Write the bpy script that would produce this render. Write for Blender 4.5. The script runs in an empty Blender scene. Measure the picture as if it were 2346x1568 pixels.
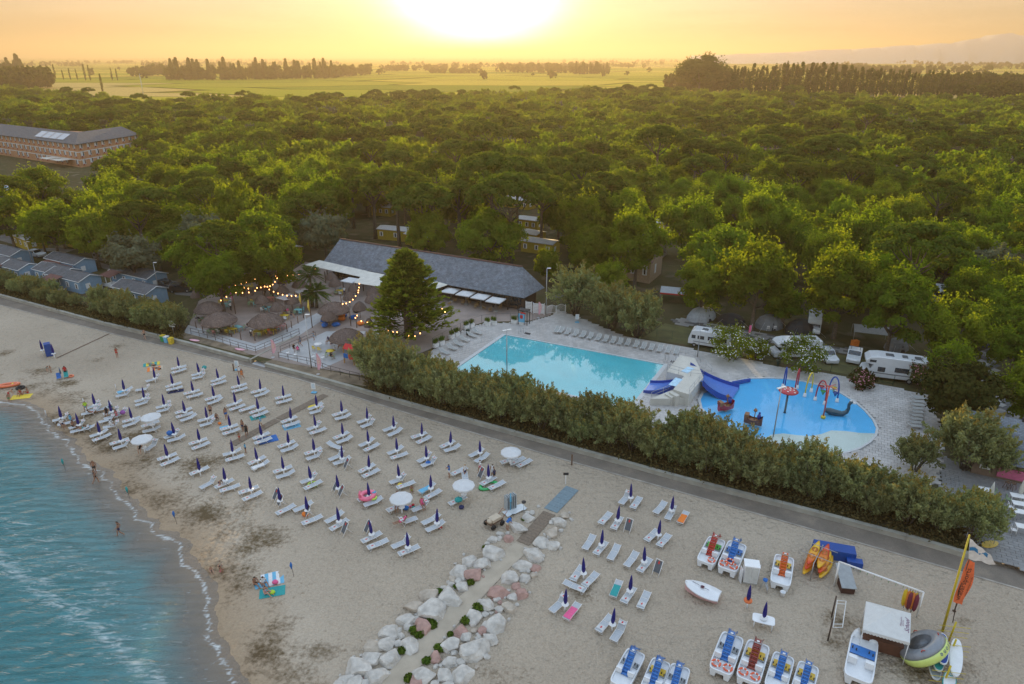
import bpy, bmesh, math, random
from mathutils import Vector, Matrix, noise
R = math.radians
PI = math.pi
sc = bpy.context.scene
col = sc.collection
# ------------------------------------------------------------------ camera
H = 42.0; FPX = 1564.0; PITCH = R(22.72)          # picture measured on a 2346 x 1568 grid
cam_d = bpy.data.cameras.new('camera'); cam = bpy.data.objects.new('camera', cam_d)
col.objects.link(cam); sc.camera = cam
cam_d.sensor_width = 36.0; cam_d.lens = 36.0*FPX/2346.0
cam_d.clip_start = 0.5; cam_d.clip_end = 60000.0
cam.location = (0,0, H); cam.rotation_euler = (PI/2-PITCH, 0,0)
# ------------------------------------------------------------------ sky and sun
SUN_EL = R(5.8); SUN_AZ = R(-2.5)                 # azimuth from +Y towards +X
SD = Vector((math.sin(SUN_AZ)*math.cos(SUN_EL), math.cos(SUN_AZ)*math.cos(SUN_EL), math.sin(SUN_EL)))
world = bpy.data.worlds.new('World'); sc.world = world; world.use_nodes = True
nt = world.node_tree; nt.nodes.clear()
def wn(t, **k):
 n = nt.nodes.new(t)
 for a, b in k.items(): setattr(n, a, b)
 return n
sky = wn('ShaderNodeTexSky', sky_type='NISHITA', sun_disc=False, sun_elevation=SUN_EL, sun_rotation=SUN_AZ,
         altitude=0.0, air_density=1.0, dust_density=7.5, ozone_density=2.0)
bg = wn('ShaderNodeBackground'); wout = wn('ShaderNodeOutputWorld'); ln = nt.links.new
# the photograph holds the whole range of the evening sky: the physical sky is laid, softened, under the colours that show:
# gold at the horizon, pale above, blue overhead, and the glow round the sun
gam = wn('ShaderNodeGamma'); gam.inputs['Gamma'].default_value = 0.33; ln(sky.outputs[0], gam.inputs[0])
tco = wn('ShaderNodeTexCoord'); sxyz = wn('ShaderNodeSeparateXYZ'); ln(tco.outputs['Generated'], sxyz.inputs[0])
rmp = wn('ShaderNodeValToRGB'); ln(sxyz.outputs[2], rmp.inputs[0]); el = rmp.color_ramp.elements
for i in range(4): el.new(.5)
for e_, (p_, c_) in zip(el, [(0, (.41,.275,.13)),(.045, (.42,.30,.17)),(.10, (.47,.40,.31)),(.22, (.63,.62,.57)),(.42, (.53,.61,.71)),(1, (.45,.60,.81))]): e_.position = p_; e_.color = (*c_, 1)
mixs = wn('ShaderNodeMix', data_type='RGBA'); mixs.inputs[0].default_value = .15; ln(rmp.outputs[0], mixs.inputs[6]); ln(gam.outputs[0], mixs.inputs[7])
dot = wn('ShaderNodeVectorMath', operation='DOT_PRODUCT'); ln(tco.outputs['Generated'], dot.inputs[0]); dot.inputs[1].default_value = SD
acs = wn('ShaderNodeMath', operation='ARCCOSINE'); ln(dot.outputs['Value'], acs.inputs[0])
last = mixs.outputs[2]
for rad, colr in ((R(4.5),(5.0,4.5,3.4)),(R(13),(.26,.185,.05))):
 dv = wn('ShaderNodeMath', operation='DIVIDE'); ln(acs.outputs[0], dv.inputs[0]); dv.inputs[1].default_value = rad
 sq = wn('ShaderNodeMath', operation='POWER'); ln(dv.outputs[0], sq.inputs[0]); sq.inputs[1].default_value = 2
 ng = wn('ShaderNodeMath', operation='MULTIPLY'); ln(sq.outputs[0], ng.inputs[0]); ng.inputs[1].default_value = -1
 ex_ = wn('ShaderNodeMath', operation='EXPONENT'); ln(ng.outputs[0], ex_.inputs[0])
 ad_ = wn('ShaderNodeMix', data_type='RGBA', blend_type='ADD'); ln(ex_.outputs[0], ad_.inputs[0]); ln(last, ad_.inputs[6]); ad_.inputs[7].default_value = (*colr, 1); last = ad_.outputs[2]
# faint streaks of thin cloud
mpc = wn('ShaderNodeMapping'); mpc.inputs['Scale'].default_value = (2.5,2.5,34); ln(tco.outputs['Generated'], mpc.inputs['Vector'])
cld = wn('ShaderNodeTexNoise'); cld.inputs['Scale'].default_value = 1.6; cld.inputs['Detail'].default_value = 6; ln(mpc.outputs[0], cld.inputs['Vector'])
crm = wn('ShaderNodeMapRange'); crm.inputs['From Min'].default_value = .35; crm.inputs['From Max'].default_value = .7; crm.inputs['To Min'].default_value = .90; crm.inputs['To Max'].default_value = 1.06; ln(cld.outputs['Fac'], crm.inputs['Value'])
cml = wn('ShaderNodeVectorMath', operation='SCALE'); ln(last, cml.inputs[0]); ln(crm.outputs[0], cml.inputs['Scale']); last = cml.outputs[0]
ln(last, bg.inputs[0]); ln(bg.outputs[0], wout.inputs[0]); bg.inputs['Strength'].default_value = 1.0
sun_d = bpy.data.lights.new('sun', 'SUN'); sun_o = bpy.data.objects.new('sun', sun_d); col.objects.link(sun_o)
sun_d.energy = 5.0; sun_d.angle = R(0.6); sun_d.color = (1.0,0.68,0.30)
sun_o.rotation_euler = SD.to_track_quat('Z', 'Y').to_euler()
sun_o.location = (0,0,80)
# ------------------------------------------------------------------ film
vs = sc.view_settings; vs.view_transform = 'Standard'; vs.look = 'None'; vs.gamma = 1.0; vs.use_curve_mapping = False
vs.exposure = 0.62
cy = sc.cycles
cy.use_denoising = True
cy.max_bounces = 8; cy.diffuse_bounces = 3; cy.glossy_bounces = 3; cy.transmission_bounces = 3; cy.transparent_max_bounces = 16; cy.volume_bounces = 1
cy.sample_clamp_indirect = 6.0; cy.caustics_reflective = False; cy.caustics_refractive = False
# ------------------------------------------------------------------ pixel -> place helpers
import numpy as np
cP, sP = math.cos(PITCH), math.sin(PITCH)
def P(x, y, z=0.0):
 """the point at height z seen at picture position x, y (2346 x 1568 grid)"""
 u = (x-1173.0)/FPX; v = (784.0-y)/FPX
 d = Vector((u, cP+v*sP, -sP+v*cP))
 t = (z-H)/d.z
 return Vector((d.x*t, d.y*t, z))
def ppm(p):
 """picture units per metre at a place"""
 p = Vector(p); return FPX/(p.y*cP-(p.z-H)*sP)
def ZW(ox, oy, s):
 return lambda x, y: (x*s+ox, y*s+oy)
z1 = ZW(0,0,.3354); z2 = ZW(783.2,0,.3354); z3 = ZW(1562.8,0,.3354)
z4 = ZW(0,514.3,.3354); z5 = ZW(642.9,514.3,.3354); z6 = ZW(1562.8,514.3,.3354); z7 = ZW(0,1042.1,.3354); z8 = ZW(783.2,1042.1,.3354)
a1 = ZW(1562.8,1042.1,.3354); a2 = ZW(409.1,607.8,.1993); a3 = ZW(1402.7,724.7,.27405); a4 = ZW(642.9,993.6,.205)
a5 = ZW(1519.6,1198.1,.23595); a6 = ZW(1899.5,1198.1,.23601); a7 = ZW(0,748.1,.1993); a8 = ZW(1987.1,905.9,.22359)
T0 = 0.5                                            # level of the terraces behind the sea wall
def heading(pa, pb, z=0.0):
 a = P(*pa, z); b = P(*pb, z); return math.atan2(b.y-a.y, b.x-a.x)
# ------------------------------------------------------------------ materials
MATS = {}
def pmat(name, c, rough=.6, metal=0.0, var=.12, scale=3.0, bump=0.0, bscale=40.0, emit=0.0, trans=0.0, spec=.5, c2=None, objvar=0.0, coat=0.0):
 """principled material: base colour broken up by soft noise, optional fine relief"""
 if name in MATS: return MATS[name]
 m = bpy.data.materials.new(name); m.use_nodes = True; t = m.node_tree; b = t.nodes['Principled BSDF']
 b.inputs['Roughness'].default_value = rough; b.inputs['Metallic'].default_value = metal; b.inputs['Specular IOR Level'].default_value = spec
 tc = t.nodes.new('ShaderNodeTexCoord')
 n = t.nodes.new('ShaderNodeTexNoise'); n.inputs['Scale'].default_value = scale; n.inputs['Detail'].default_value = 5
 t.links.new(tc.outputs['Object'], n.inputs['Vector'])
 r = t.nodes.new('ShaderNodeValToRGB'); e = r.color_ramp.elements
 k = c2 if c2 else tuple(min(1, x*(1+var)) for x in c)
 e[0].position = .3; e[1].position = .7
 e[0].color = (*[x*(1-var) for x in c], 1); e[1].color = (*k, 1)
 t.links.new(n.outputs['Fac'], r.inputs['Fac'])
 out = r.outputs['Color']
 if objvar:
  oi = t.nodes.new('ShaderNodeObjectInfo'); hs = t.nodes.new('ShaderNodeHueSaturation')
  mr = t.nodes.new('ShaderNodeMapRange'); mr.inputs['To Min'].default_value = 1-objvar; mr.inputs['To Max'].default_value = 1+objvar
  t.links.new(oi.outputs['Random'], mr.inputs['Value']); t.links.new(mr.outputs[0], hs.inputs['Value']); t.links.new(out, hs.inputs['Color']); out = hs.outputs[0]
 t.links.new(out, b.inputs['Base Color'])
 if bump:
  n2 = t.nodes.new('ShaderNodeTexNoise'); n2.inputs['Scale'].default_value = bscale; n2.inputs['Detail'].default_value = 4
  t.links.new(tc.outputs['Object'], n2.inputs['Vector'])
  bp = t.nodes.new('ShaderNodeBump'); bp.inputs['Strength'].default_value = bump; bp.inputs['Distance'].default_value = .05
  t.links.new(n2.outputs['Fac'], bp.inputs['Height']); t.links.new(bp.outputs[0], b.inputs['Normal'])
 if emit:
  b.inputs['Emission Color'].default_value = (*c, 1); b.inputs['Emission Strength'].default_value = emit
 if trans: b.inputs['Transmission Weight'].default_value = trans
 if coat: b.inputs['Coat Weight'].default_value = coat
 MATS[name] = m; return m
WHITE = pmat('white_paint', (.74,.74,.73), .45, var=.06, scale=2)
PLASTIC = pmat('white_plastic', (.78,.79,.80), .35, var=.05, scale=1.5)
STEEL = pmat('galvanised_steel', (.42,.43,.44), .4,.6, var=.1)
DARK = pmat('dark_metal', (.03,.03,.033), .5,.2)
GLASS = pmat('dark_glass', (.02,.025,.03), .08, var=.3, spec=.8)
WOOD = pmat('brown_wood', (.13,.075,.045), .75, var=.3, scale=8, bump=.3)
CONC = pmat('concrete', (.36,.35,.32), .85, var=.18, scale=1.2, bump=.4, bscale=20)
NAVY = pmat('navy_fabric', (.010,.009,.16), .8, var=.25, scale=6, bump=.3, bscale=25)
FABRIC = pmat('light_grey_mesh_fabric', (.43,.46,.49), .8, var=.08, scale=6)
DFAB = pmat('dark_grey_mesh_fabric', (.10,.11,.125), .8, var=.15, scale=6)
REDP = pmat('red_print', (.55,.03,.03), .7, var=.1)
CANVAS = pmat('white_canvas', (.60,.61,.62), .8, var=.06, scale=2)
RUBBER = pmat('black_rubber', (.015,.015,.016), .8)
# ------------------------------------------------------------------ mesh helpers
class MB:
 def __init__(s): s.v = []; s.f = []; s.m = []; s.sm = []
 def add(s, vs, fs, mi=0, smooth=False, M=None):
  o = len(s.v)
  s.v += [tuple(M @ Vector(p)) for p in vs] if M is not None else [tuple(p) for p in vs]
  for f in fs: s.f.append(tuple(i+o for i in f)); s.m.append(mi); s.sm.append(smooth)
  return s
 def box(s, c, d, rz=0.0, mi=0, M=None, taper=1.0):
  x, y, z = d[0]/2, d[1]/2, d[2]/2; k = taper
  vs = [(-x, -y, -z),(x, -y, -z),(x, y, -z),(-x, y, -z),(-x*k, -y*k, z),(x*k, -y*k, z),(x*k, y*k, z),(-x*k, y*k, z)]
  ca, sa = math.cos(rz), math.sin(rz)
  vs = [(c[0]+a*ca-b*sa, c[1]+a*sa+b*ca, c[2]+e) for a, b, e in vs]
  return s.add(vs, [(0,3,2,1),(4,5,6,7),(0,1,5,4),(1,2,6,5),(2,3,7,6),(3,0,4,7)], mi, False, M)
 def tube(s, pts, r, n=6, mi=0, cap=True, smooth=True, M=None):
  pts = [Vector(p) for p in pts]; rr = r if isinstance(r, (list, tuple)) else [r]*len(pts)
  vs, fs = [], []; up = None
  for i, p in enumerate(pts):
   d = (pts[min(i+1, len(pts)-1)]-pts[max(i-1,0)])
   d = d.normalized() if d.length > 1e-9 else Vector((0,0,1))
   if up is None: up = Vector((0,0,1)) if abs(d.z) < .9 else Vector((1,0,0))
   a = d.cross(up); a = a.normalized() if a.length > 1e-6 else Vector((1,0,0)); b = d.cross(a); up = -b if False else up
   for k in range(n):
    t = 2*PI*k/n; vs.append(p+a*(math.cos(t)*rr[i])+b*(math.sin(t)*rr[i]))
  for i in range(len(pts)-1):
   for k in range(n):
    j = (k+1) % n; fs.append((i*n+k, i*n+j, (i+1)*n+j, (i+1)*n+k))
  if cap: fs.append(tuple(range(n-1,-1,-1))); fs.append(tuple((len(pts)-1)*n+k for k in range(n)))
  return s.add(vs, fs, mi, smooth, M)
 def lathe(s, prof, n=12, c=(0,0,0), mi=0, smooth=True, M=None, wob=0.0, ex=1.0):
  vs, fs = [], []
  for i, (r, z) in enumerate(prof):
   for k in range(n):
    t = 2*PI*k/n; q = r*(1+wob*(((k*7+i*3) % 5)/2.5-1)); vs.append((c[0]+q*math.cos(t)*ex, c[1]+q*math.sin(t), c[2]+z))
  for i in range(len(prof)-1):
   for k in range(n):
    j = (k+1) % n; fs.append((i*n+k, i*n+j, (i+1)*n+j, (i+1)*n+k))
  if prof[0][0] > 1e-4: fs.append(tuple(range(n-1,-1,-1)))
  if prof[-1][0] > 1e-4: fs.append(tuple((len(prof)-1)*n+k for k in range(n)))
  return s.add(vs, fs, mi, smooth, M)
 def prism(s, poly, z0, z1, mi=0, M=None, bottom=True):
  n = len(poly)
  vs = [(p[0], p[1], z0) for p in poly]+[(p[0], p[1], z1) for p in poly]
  fs = [tuple(range(n, 2*n))]+[(i, (i+1) % n, n+(i+1) % n, n+i) for i in range(n)]
  if bottom: fs.append(tuple(range(n-1,-1,-1)))
  return s.add(vs, fs, mi, False, M)
 def blob(s, c, r, seed=0, amp=.25, n=2, mi=0, flat=1.0, smooth=False, freq=1.1):
  bm = bmesh.new(); bmesh.ops.create_icosphere(bm, subdivisions=n, radius=1.0)
  off = Vector((seed*3.7, seed*1.3, seed*2.1)); vs = []
  for v in bm.verts:
   p = v.co.normalized(); k = 1+amp*noise.noise(p*freq+off)+amp*.4*noise.noise(p*3+off)
   q = Vector((p.x*k*r[0], p.y*k*r[1], p.z*k*r[2])); vs.append((c[0]+q.x, c[1]+q.y, c[2]+q.z))
  fs = [tuple(v.index for v in f.verts) for f in bm.faces]; bm.free()
  return s.add(vs, fs, mi, smooth)
 def mesh(s, name, mats):
  me = bpy.data.meshes.new(name); me.from_pydata(s.v, [], s.f)
  mats = mats if isinstance(mats, (list, tuple)) else [mats]
  for m in mats: me.materials.append(m)
  if s.f:
   me.polygons.foreach_set('material_index', s.m); me.polygons.foreach_set('use_smooth', s.sm)
  me.update(); return me
 def build(s, name, mats, parent=None, loc=None, rz=0.0):
  o = bpy.data.objects.new(name, s.mesh(name, mats)); col.objects.link(o); o.parent = parent
  if loc is not None: o.location = loc
  if rz: o.rotation_euler = (0,0, rz)
  return o
def tag(o, label=None, cat=None, group=None, kind=None):
 if label: o['label'] = label
 if cat: o['category'] = cat
 if group: o['group'] = group
 if kind: o['kind'] = kind
 return o
def empty(name, loc=(0,0,0), rz=0.0, label=None, cat=None, group=None):
 o = bpy.data.objects.new(name, None); col.objects.link(o); o.location = loc; o.rotation_euler = (0,0, rz); o.empty_display_size = .3
 return tag(o, label, cat, group)
def copy_tree(o, loc=None, rz=None, parent=None, label=None, group=None, scale=None):
 c = o.copy(); col.objects.link(c); c.parent = parent
 if loc is not None: c.location = loc
 if rz is not None: c.rotation_euler = (0,0, rz)
 if scale is not None: c.scale = scale if isinstance(scale, (tuple, list)) else (scale,)*3
 if label: c['label'] = label
 if group: c['group'] = group
 for ch in KIDS.get(o.name, ()): copy_tree(ch, parent=c)
 return c
KIDS = {}
def proto(o):
 """remember a thing's parts so that copies can be made without searching"""
 KIDS[o.name] = [c for c in bpy.data.objects if c.parent == o]
 for c in KIDS[o.name]:
  proto(c)
 return o
def park(o):
 """take a prototype and its parts out of the scene once its copies stand"""
 for c in KIDS.get(o.name, ()): park(c)
 if o.name in col.objects: col.objects.unlink(o)
def text_mesh(mb, s, M, size=1.0, mi=0, align='CENTER'):
 """flat lettering laid on a plane by the matrix M"""
 cu = bpy.data.curves.new('lettering', 'FONT'); cu.body = s; cu.size = size; cu.align_x = align; cu.align_y = 'CENTER'; cu.resolution_u = 2
 ob = bpy.data.objects.new('lettering', cu); me = ob.to_mesh()
 mb.add([v.co for v in me.vertices], [tuple(p.vertices) for p in me.polygons], mi, False, M)
 ob.to_mesh_clear(); bpy.data.objects.remove(ob); bpy.data.curves.remove(cu)
def sheet(name, poly, z, mat, parent=None, kind='structure'):
 mb = MB(); mb.add([(p[0], p[1], z) for p in ccw(poly)], [tuple(range(len(poly)))]); o = mb.build(name, mat, parent)
 if kind and parent is None: o['kind'] = kind
 return o
def ccw(poly):
 a = sum(p[0]*q[1]-q[0]*p[1] for p, q in zip(poly, list(poly[1:])+[poly[0]])); return list(poly) if a > 0 else list(poly)[::-1]
def inside(p, poly):
 x, y = p[0], p[1]; c = False; j = len(poly)-1
 for i in range(len(poly)):
  a, b = poly[i], poly[j]
  if (a[1] > y) != (b[1] > y) and x < (b[0]-a[0])*(y-a[1])/(b[1]-a[1])+a[0]: c = not c
  j = i
 return c
def lerp(a, b, t): return a+(b-a)*t
# ================================================================== the setting
DZ = 0.60                                           # top of the pool deck
def nodes_of(name):
 m = bpy.data.materials.new(name); m.use_nodes = True; t = m.node_tree; MATS[name] = m
 def N(ty, **k):
  n = t.nodes.new(ty)
  for a, b in k.items():
   if a.startswith('i_'): n.inputs[a[2:].replace('_', ' ')].default_value = b
   else: setattr(n, a, b)
  return n
 return m, t, N, t.nodes['Principled BSDF'], t.links.new
def ramp(N, stops):
 r = N('ShaderNodeValToRGB'); e = r.color_ramp.elements
 while len(e) < len(stops): e.new(.5)
 for k, (p, c) in zip(e, stops): k.position = p; k.color = (*c, 1) if len(c) == 3 else c
 return r
# --- polylines measured on the photograph
WALL_A = [P(x, y) for x, y in [(-260,612),(0,682),(235,746),(412,788),(570,831)]]
WALL_B = [P(x, y) for x, y in [(607,841),(783,888),(891,920),(1079,972),(1213,1009),(1360,1049),(1563,1106),(1848,1179),(2066,1237),(2183,1270),(2233,1286)]]
PROM = [P(x, y) for x, y in [(-260,630),(0,700),(251,764),(436,809),(671,866),(891,935),(1286,1053),(1563,1130),(1960,1243),(2346,1354),(2700,1460)]]
SHORE = [P(x, y, -.1) for x, y in [(-260,905),(0,920),(60,925),(88,940),(104,962),(122,988),(160,1010),(178,1042),(200,1066),(240,1078),(262,1115),(290,1147),(318,1167),(324,1187),(352,1200),(362,1220),(418,1240),(425,1270),(435,1300),(470,1320),(485,1362),(478,1400),(490,1450),(512,1500),(560,1580),(660,1720),(950,2000)]]
CREST = [P(x, y, -.1) for x, y in [(-80,1230),(20,1300),(84,1350),(150,1395),(215,1444),(260,1478),(302,1511),(362,1562),(460,1650)]]
def pl_dist(X, Y, pl):
 """distance and signed side of grid points to a polyline"""
 best = np.full(X.shape, 1e9); side = np.zeros(X.shape)
 for a, b in zip(pl[:-1], pl[1:]):
  dx, dy = b.x-a.x, b.y-a.y; L = dx*dx+dy*dy
  t = np.clip(((X-a.x)*dx+(Y-a.y)*dy)/L, 0,1)
  d = np.hypot(X-a.x-t*dx, Y-a.y-t*dy); s = np.sign(dx*(Y-a.y)-dy*(X-a.x))
  k = d < best; best[k] = d[k]; side[k] = s[k]
 return best*np.where(side == 0,1, side)
_rs = np.random.RandomState(5); _ph = _rs.uniform(0,6.28, (40,)); _an = _rs.uniform(0,6.28, (40,))
def wob(X, Y, wl, k0=0, n=6):
 s = 0
 for k in range(k0, k0+n):
  w = 2*PI/(wl*(.6+.15*(k-k0))); s = s+np.sin(w*(X*math.cos(_an[k])+Y*math.sin(_an[k]))+_ph[k])
 return s/n
def grid_obj(name, x0, x1, y0, y1, st, zf, mat, attrs=None, keep=None):
 xs = np.arange(x0, x1+st, st); ys = np.arange(y0, y1+st, st); X, Y = np.meshgrid(xs, ys); Z = zf(X, Y)
 nx, ny = len(xs), len(ys)
 idx = np.arange(nx*ny).reshape(ny, nx); q = np.stack([idx[:-1, :-1], idx[:-1,1:], idx[1:, 1:], idx[1:, :-1]], -1).reshape(-1,4)
 if keep is not None:
  K = keep(X, Y).ravel(); q = q[K[q].any(1)]
 used = np.unique(q); mp = np.full(nx*ny, -1); mp[used] = np.arange(len(used)); q = mp[q]
 me = bpy.data.meshes.new(name); co = np.stack([X, Y, Z], -1).reshape(-1,3)[used]
 me.vertices.add(len(co)); me.vertices.foreach_set('co', co.ravel())
 me.loops.add(q.size); me.loops.foreach_set('vertex_index', q.ravel()); me.polygons.add(len(q)); me.polygons.foreach_set('loop_start', np.arange(0, q.size, 4))
 me.polygons.foreach_set('use_smooth', np.ones(len(q), bool)); me.update(); me.validate()
 for an, fn in (attrs or {}).items():
  a = me.attributes.new(an, 'FLOAT', 'POINT'); a.data.foreach_set('value', fn(X, Y).ravel()[used].astype(np.float32))
 me.materials.append(mat); o = bpy.data.objects.new(name, me); col.objects.link(o); o['kind'] = 'structure'; return o
def shore_d(X, Y): return pl_dist(X, Y, SHORE)+.35*wob(X, Y, 3.0)+.15*wob(X, Y, 1.1,8)
# --- sand
m, t, N, b, L = nodes_of('beach_sand')
b.inputs['Roughness'].default_value = .95; b.inputs['Specular IOR Level'].default_value = .2
tc = N('ShaderNodeNewGeometry'); pos = tc.outputs['Position']
big = N('ShaderNodeTexNoise', i_Scale=.06, i_Detail=6.0); L(pos, big.inputs['Vector'])
fine = N('ShaderNodeTexNoise', i_Scale=7.0, i_Detail=6.0); L(pos, fine.inputs['Vector'])
rb = ramp(N, [(.3, (.39,.325,.25)),(.7, (.49,.415,.325))]); L(big.outputs['Fac'], rb.inputs['Fac'])
rf = ramp(N, [(.25, (.84,.83,.82)),(.75, (1.1,1.1,1.1))]); L(fine.outputs['Fac'], rf.inputs['Fac'])
mx = N('ShaderNodeMix', data_type='RGBA', blend_type='MULTIPLY'); mx.inputs[0].default_value = 1; L(rb.outputs[0], mx.inputs[6]); L(rf.outputs[0], mx.inputs[7])
# dark drifted weed and debris, in patches
db = N('ShaderNodeTexNoise', i_Scale=.22, i_Detail=5.0, i_Roughness=.6); L(pos, db.inputs['Vector'])
db2 = N('ShaderNodeTexNoise', i_Scale=2.6, i_Detail=6.0, i_Roughness=.7); L(pos, db2.inputs['Vector'])
wa = N('ShaderNodeAttribute', attribute_name='weed')
s1 = N('ShaderNodeMath', operation='MULTIPLY_ADD', use_clamp=False); L(db.outputs['Fac'], s1.inputs[0]); s1.inputs[1].default_value = 1.0; L(wa.outputs['Fac'], s1.inputs[2])
s2 = N('ShaderNodeMath', operation='MULTIPLY_ADD'); L(db2.outputs['Fac'], s2.inputs[0]); s2.inputs[1].default_value = .85; L(s1.outputs[0], s2.inputs[2])
rw = ramp(N, [(.76, (0,0,0)),(.93, (1,1,1))]);
sh = N('ShaderNodeMath', operation='MULTIPLY'); L(s2.outputs[0], sh.inputs[0]); sh.inputs[1].default_value = .62; L(sh.outputs[0], rw.inputs['Fac'])
mw = N('ShaderNodeMix', data_type='RGBA'); L(rw.outputs[0], mw.inputs[0]); L(mx.outputs[2], mw.inputs[6]); mw.inputs[7].default_value = (.125,.09,.048,1)
wet = N('ShaderNodeAttribute', attribute_name='wet')
mt = N('ShaderNodeMix', data_type='RGBA', blend_type='MULTIPLY'); L(wet.outputs['Fac'], mt.inputs[0]); L(mw.outputs[2], mt.inputs[6]); mt.inputs[7].default_value = (.72,.62,.50,1)
L(mt.outputs[2], b.inputs['Base Color'])
ro = N('ShaderNodeMapRange'); ro.inputs['To Min'].default_value = .95; ro.inputs['To Max'].default_value = .45; L(wet.outputs['Fac'], ro.inputs['Value']); L(ro.outputs[0], b.inputs['Roughness'])
# footprints: dimples of foot size, soft and worn
wv = N('ShaderNodeTexVoronoi', i_Scale=1.35, feature='SMOOTH_F1'); wv.inputs['Smoothness'].default_value = .5
wm = N('ShaderNodeTexNoise', i_Scale=1.3, i_Detail=3.0); L(pos, wm.inputs['Vector'])
wa2 = N('ShaderNodeVectorMath', operation='MULTIPLY_ADD'); L(wm.outputs['Color'], wa2.inputs[0]); wa2.inputs[1].default_value = (1.1,1.1,1.1); L(pos, wa2.inputs[2]); L(wa2.outputs[0], wv.inputs['Vector'])
n3 = N('ShaderNodeTexNoise', i_Scale=2.2, i_Detail=3.0, i_Roughness=.6); L(pos, n3.inputs['Vector'])
ad = N('ShaderNodeMath', operation='MULTIPLY_ADD'); L(n3.outputs['Fac'], ad.inputs[0]); ad.inputs[1].default_value = 1.5; L(wv.outputs['Distance'], ad.inputs[2])
pr = N('ShaderNodeAttribute', attribute_name='press');
bp = N('ShaderNodeBump', i_Distance=.26); L(ad.outputs[0], bp.inputs['Height']); L(pr.outputs['Fac'], bp.inputs['Strength']); L(bp.outputs[0], b.inputs['Normal'])
SAND = m
def sand_z(X, Y):
 d = shore_d(X, Y); z = np.where(d > 0,-.10+.085*np.clip(d/7,0,1), -.10+np.maximum(d, -30)*.055)
 return z+.02*wob(X, Y, 2.3,12)*np.clip(d/5,0,1)-.02*np.clip(d/5,0,1)
WEED = [(x, y, w) for (x, y), w in [(z7(1330,60), 4),(z7(870,220), 3),(z7(1100,300), 3.5),(z7(1400,420), 4),(z7(1700,600), 3.5),(z7(1480,800), 2.2),(z7(1870,950), 2),(z7(1900,1330), 2.5),(z7(2200,1350), 2),(z4(280,1000), 2.5),(z4(60,880), 2.5),(z4(460,1090), 2.5),(z4(350,1150), 3),(z4(650,930), 1.6),(z4(800,830), 1.6),(z4(330,1330), 4),(z4(600,1400), 4),(z4(900,1450), 3),(z4(1080,1480), 2),(z8(1690,960), 1.8),(a1(1080,1150), 2),(a1(1060,1270), 1.5),(a1(1940,1140), .9),(a1(1600,1480), 2.5),(a1(1400,1300), 1.5),(a1(1900,1450), 1.6),(z8(1060,1460), 2.5),(z7(1800,560), 3.5),(z4(740,1520), 3)]]
def weed(X, Y):
 w = np.zeros(X.shape)
 for x, y, r in WEED:
  p = P(x, y); w = np.maximum(w, np.exp(-(((X-p.x)/1.3)**2+(Y-p.y)**2)/(r*r)))
 d = shore_d(X, Y); w = np.maximum(w, .80*np.exp(-((d-4.0)/6.0)**2)*(1+.25*wob(X, Y, 6,7)))
 return .52*w-.06
def press(X, Y):
 d = shore_d(X, Y); return np.clip(.25+d/14,.05,1.0)*np.where(d > -.5,1,0)
SANDO = grid_obj('beach', -110,100,18,150,.55, sand_z, SAND, {'wet': lambda X, Y: np.clip(1-shore_d(X, Y)/(5.0+3*wob(X, Y, 13,20)), 0,1)**.8, 'weed': weed, 'press': press},
 keep=lambda X, Y: pl_dist(X, Y, WALL_A+WALL_B+[P(2700,1410)]) < .6)
# --- sea
m, t, N, b, L = nodes_of('sea_water'); t.nodes.remove(b)
out = t.nodes['Material Output']; geo = N('ShaderNodeNewGeometry'); pos = geo.outputs['Position']
dp = N('ShaderNodeAttribute', attribute_name='depth'); fo = N('ShaderNodeAttribute', attribute_name='foam_and_glint')
mp = N('ShaderNodeMapping'); mp.inputs['Rotation'].default_value = (0,0, R(-33)); mp.inputs['Scale'].default_value = (.30,1.6,1); L(pos, mp.inputs['Vector'])
w1 = N('ShaderNodeTexNoise', i_Scale=1.0, i_Detail=5.0, i_Roughness=.62, i_Distortion=.6); L(mp.outputs[0], w1.inputs['Vector'])
bp = N('ShaderNodeBump', i_Distance=.55); bp.inputs['Strength'].default_value = .5; L(w1.outputs['Fac'], bp.inputs['Height'])
sa = N('ShaderNodeMapRange'); sa.inputs['From Max'].default_value = .5; sa.inputs['To Min'].default_value = .35; sa.inputs['To Max'].default_value = 1.0; L(dp.outputs['Fac'], sa.inputs['Value']); L(sa.outputs[0], bp.inputs['Strength'])
rc = ramp(N, [(0, (.20,.17,.14)),(.16, (.16,.17,.16)),(.36, (.085,.22,.235)),(.7, (.045,.205,.225)),(1, (.035,.19,.21))]); L(dp.outputs['Fac'], rc.inputs['Fac'])
dif = N('ShaderNodeBsdfDiffuse'); L(rc.outputs[0], dif.inputs['Color']); L(bp.outputs[0], dif.inputs['Normal'])
tr = N('ShaderNodeBsdfTransparent'); op = N('ShaderNodeMapRange'); op.inputs['From Max'].default_value = .32; op.inputs['To Min'].default_value = .42; op.inputs['To Max'].default_value = .95; L(dp.outputs['Fac'], op.inputs['Value'])
m1 = N('ShaderNodeMixShader'); L(op.outputs[0], m1.inputs[0]); L(tr.outputs[0], m1.inputs[1]); L(dif.outputs[0], m1.inputs[2])
gl = N('ShaderNodeBsdfGlossy', i_Roughness=.12); L(bp.outputs[0], gl.inputs['Normal'])
fr = N('ShaderNodeFresnel', i_IOR=1.45); L(bp.outputs[0], fr.inputs['Normal'])
fq = N('ShaderNodeMath', operation='MULTIPLY_ADD'); L(geo.outputs['Backfacing'], fq.inputs[0]); fq.inputs[1].default_value = -1; fq.inputs[2].default_value = 1; fx = N('ShaderNodeMath', operation='MULTIPLY'); L(fr.outputs[0], fx.inputs[0]); L(fq.outputs[0], fx.inputs[1])
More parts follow.
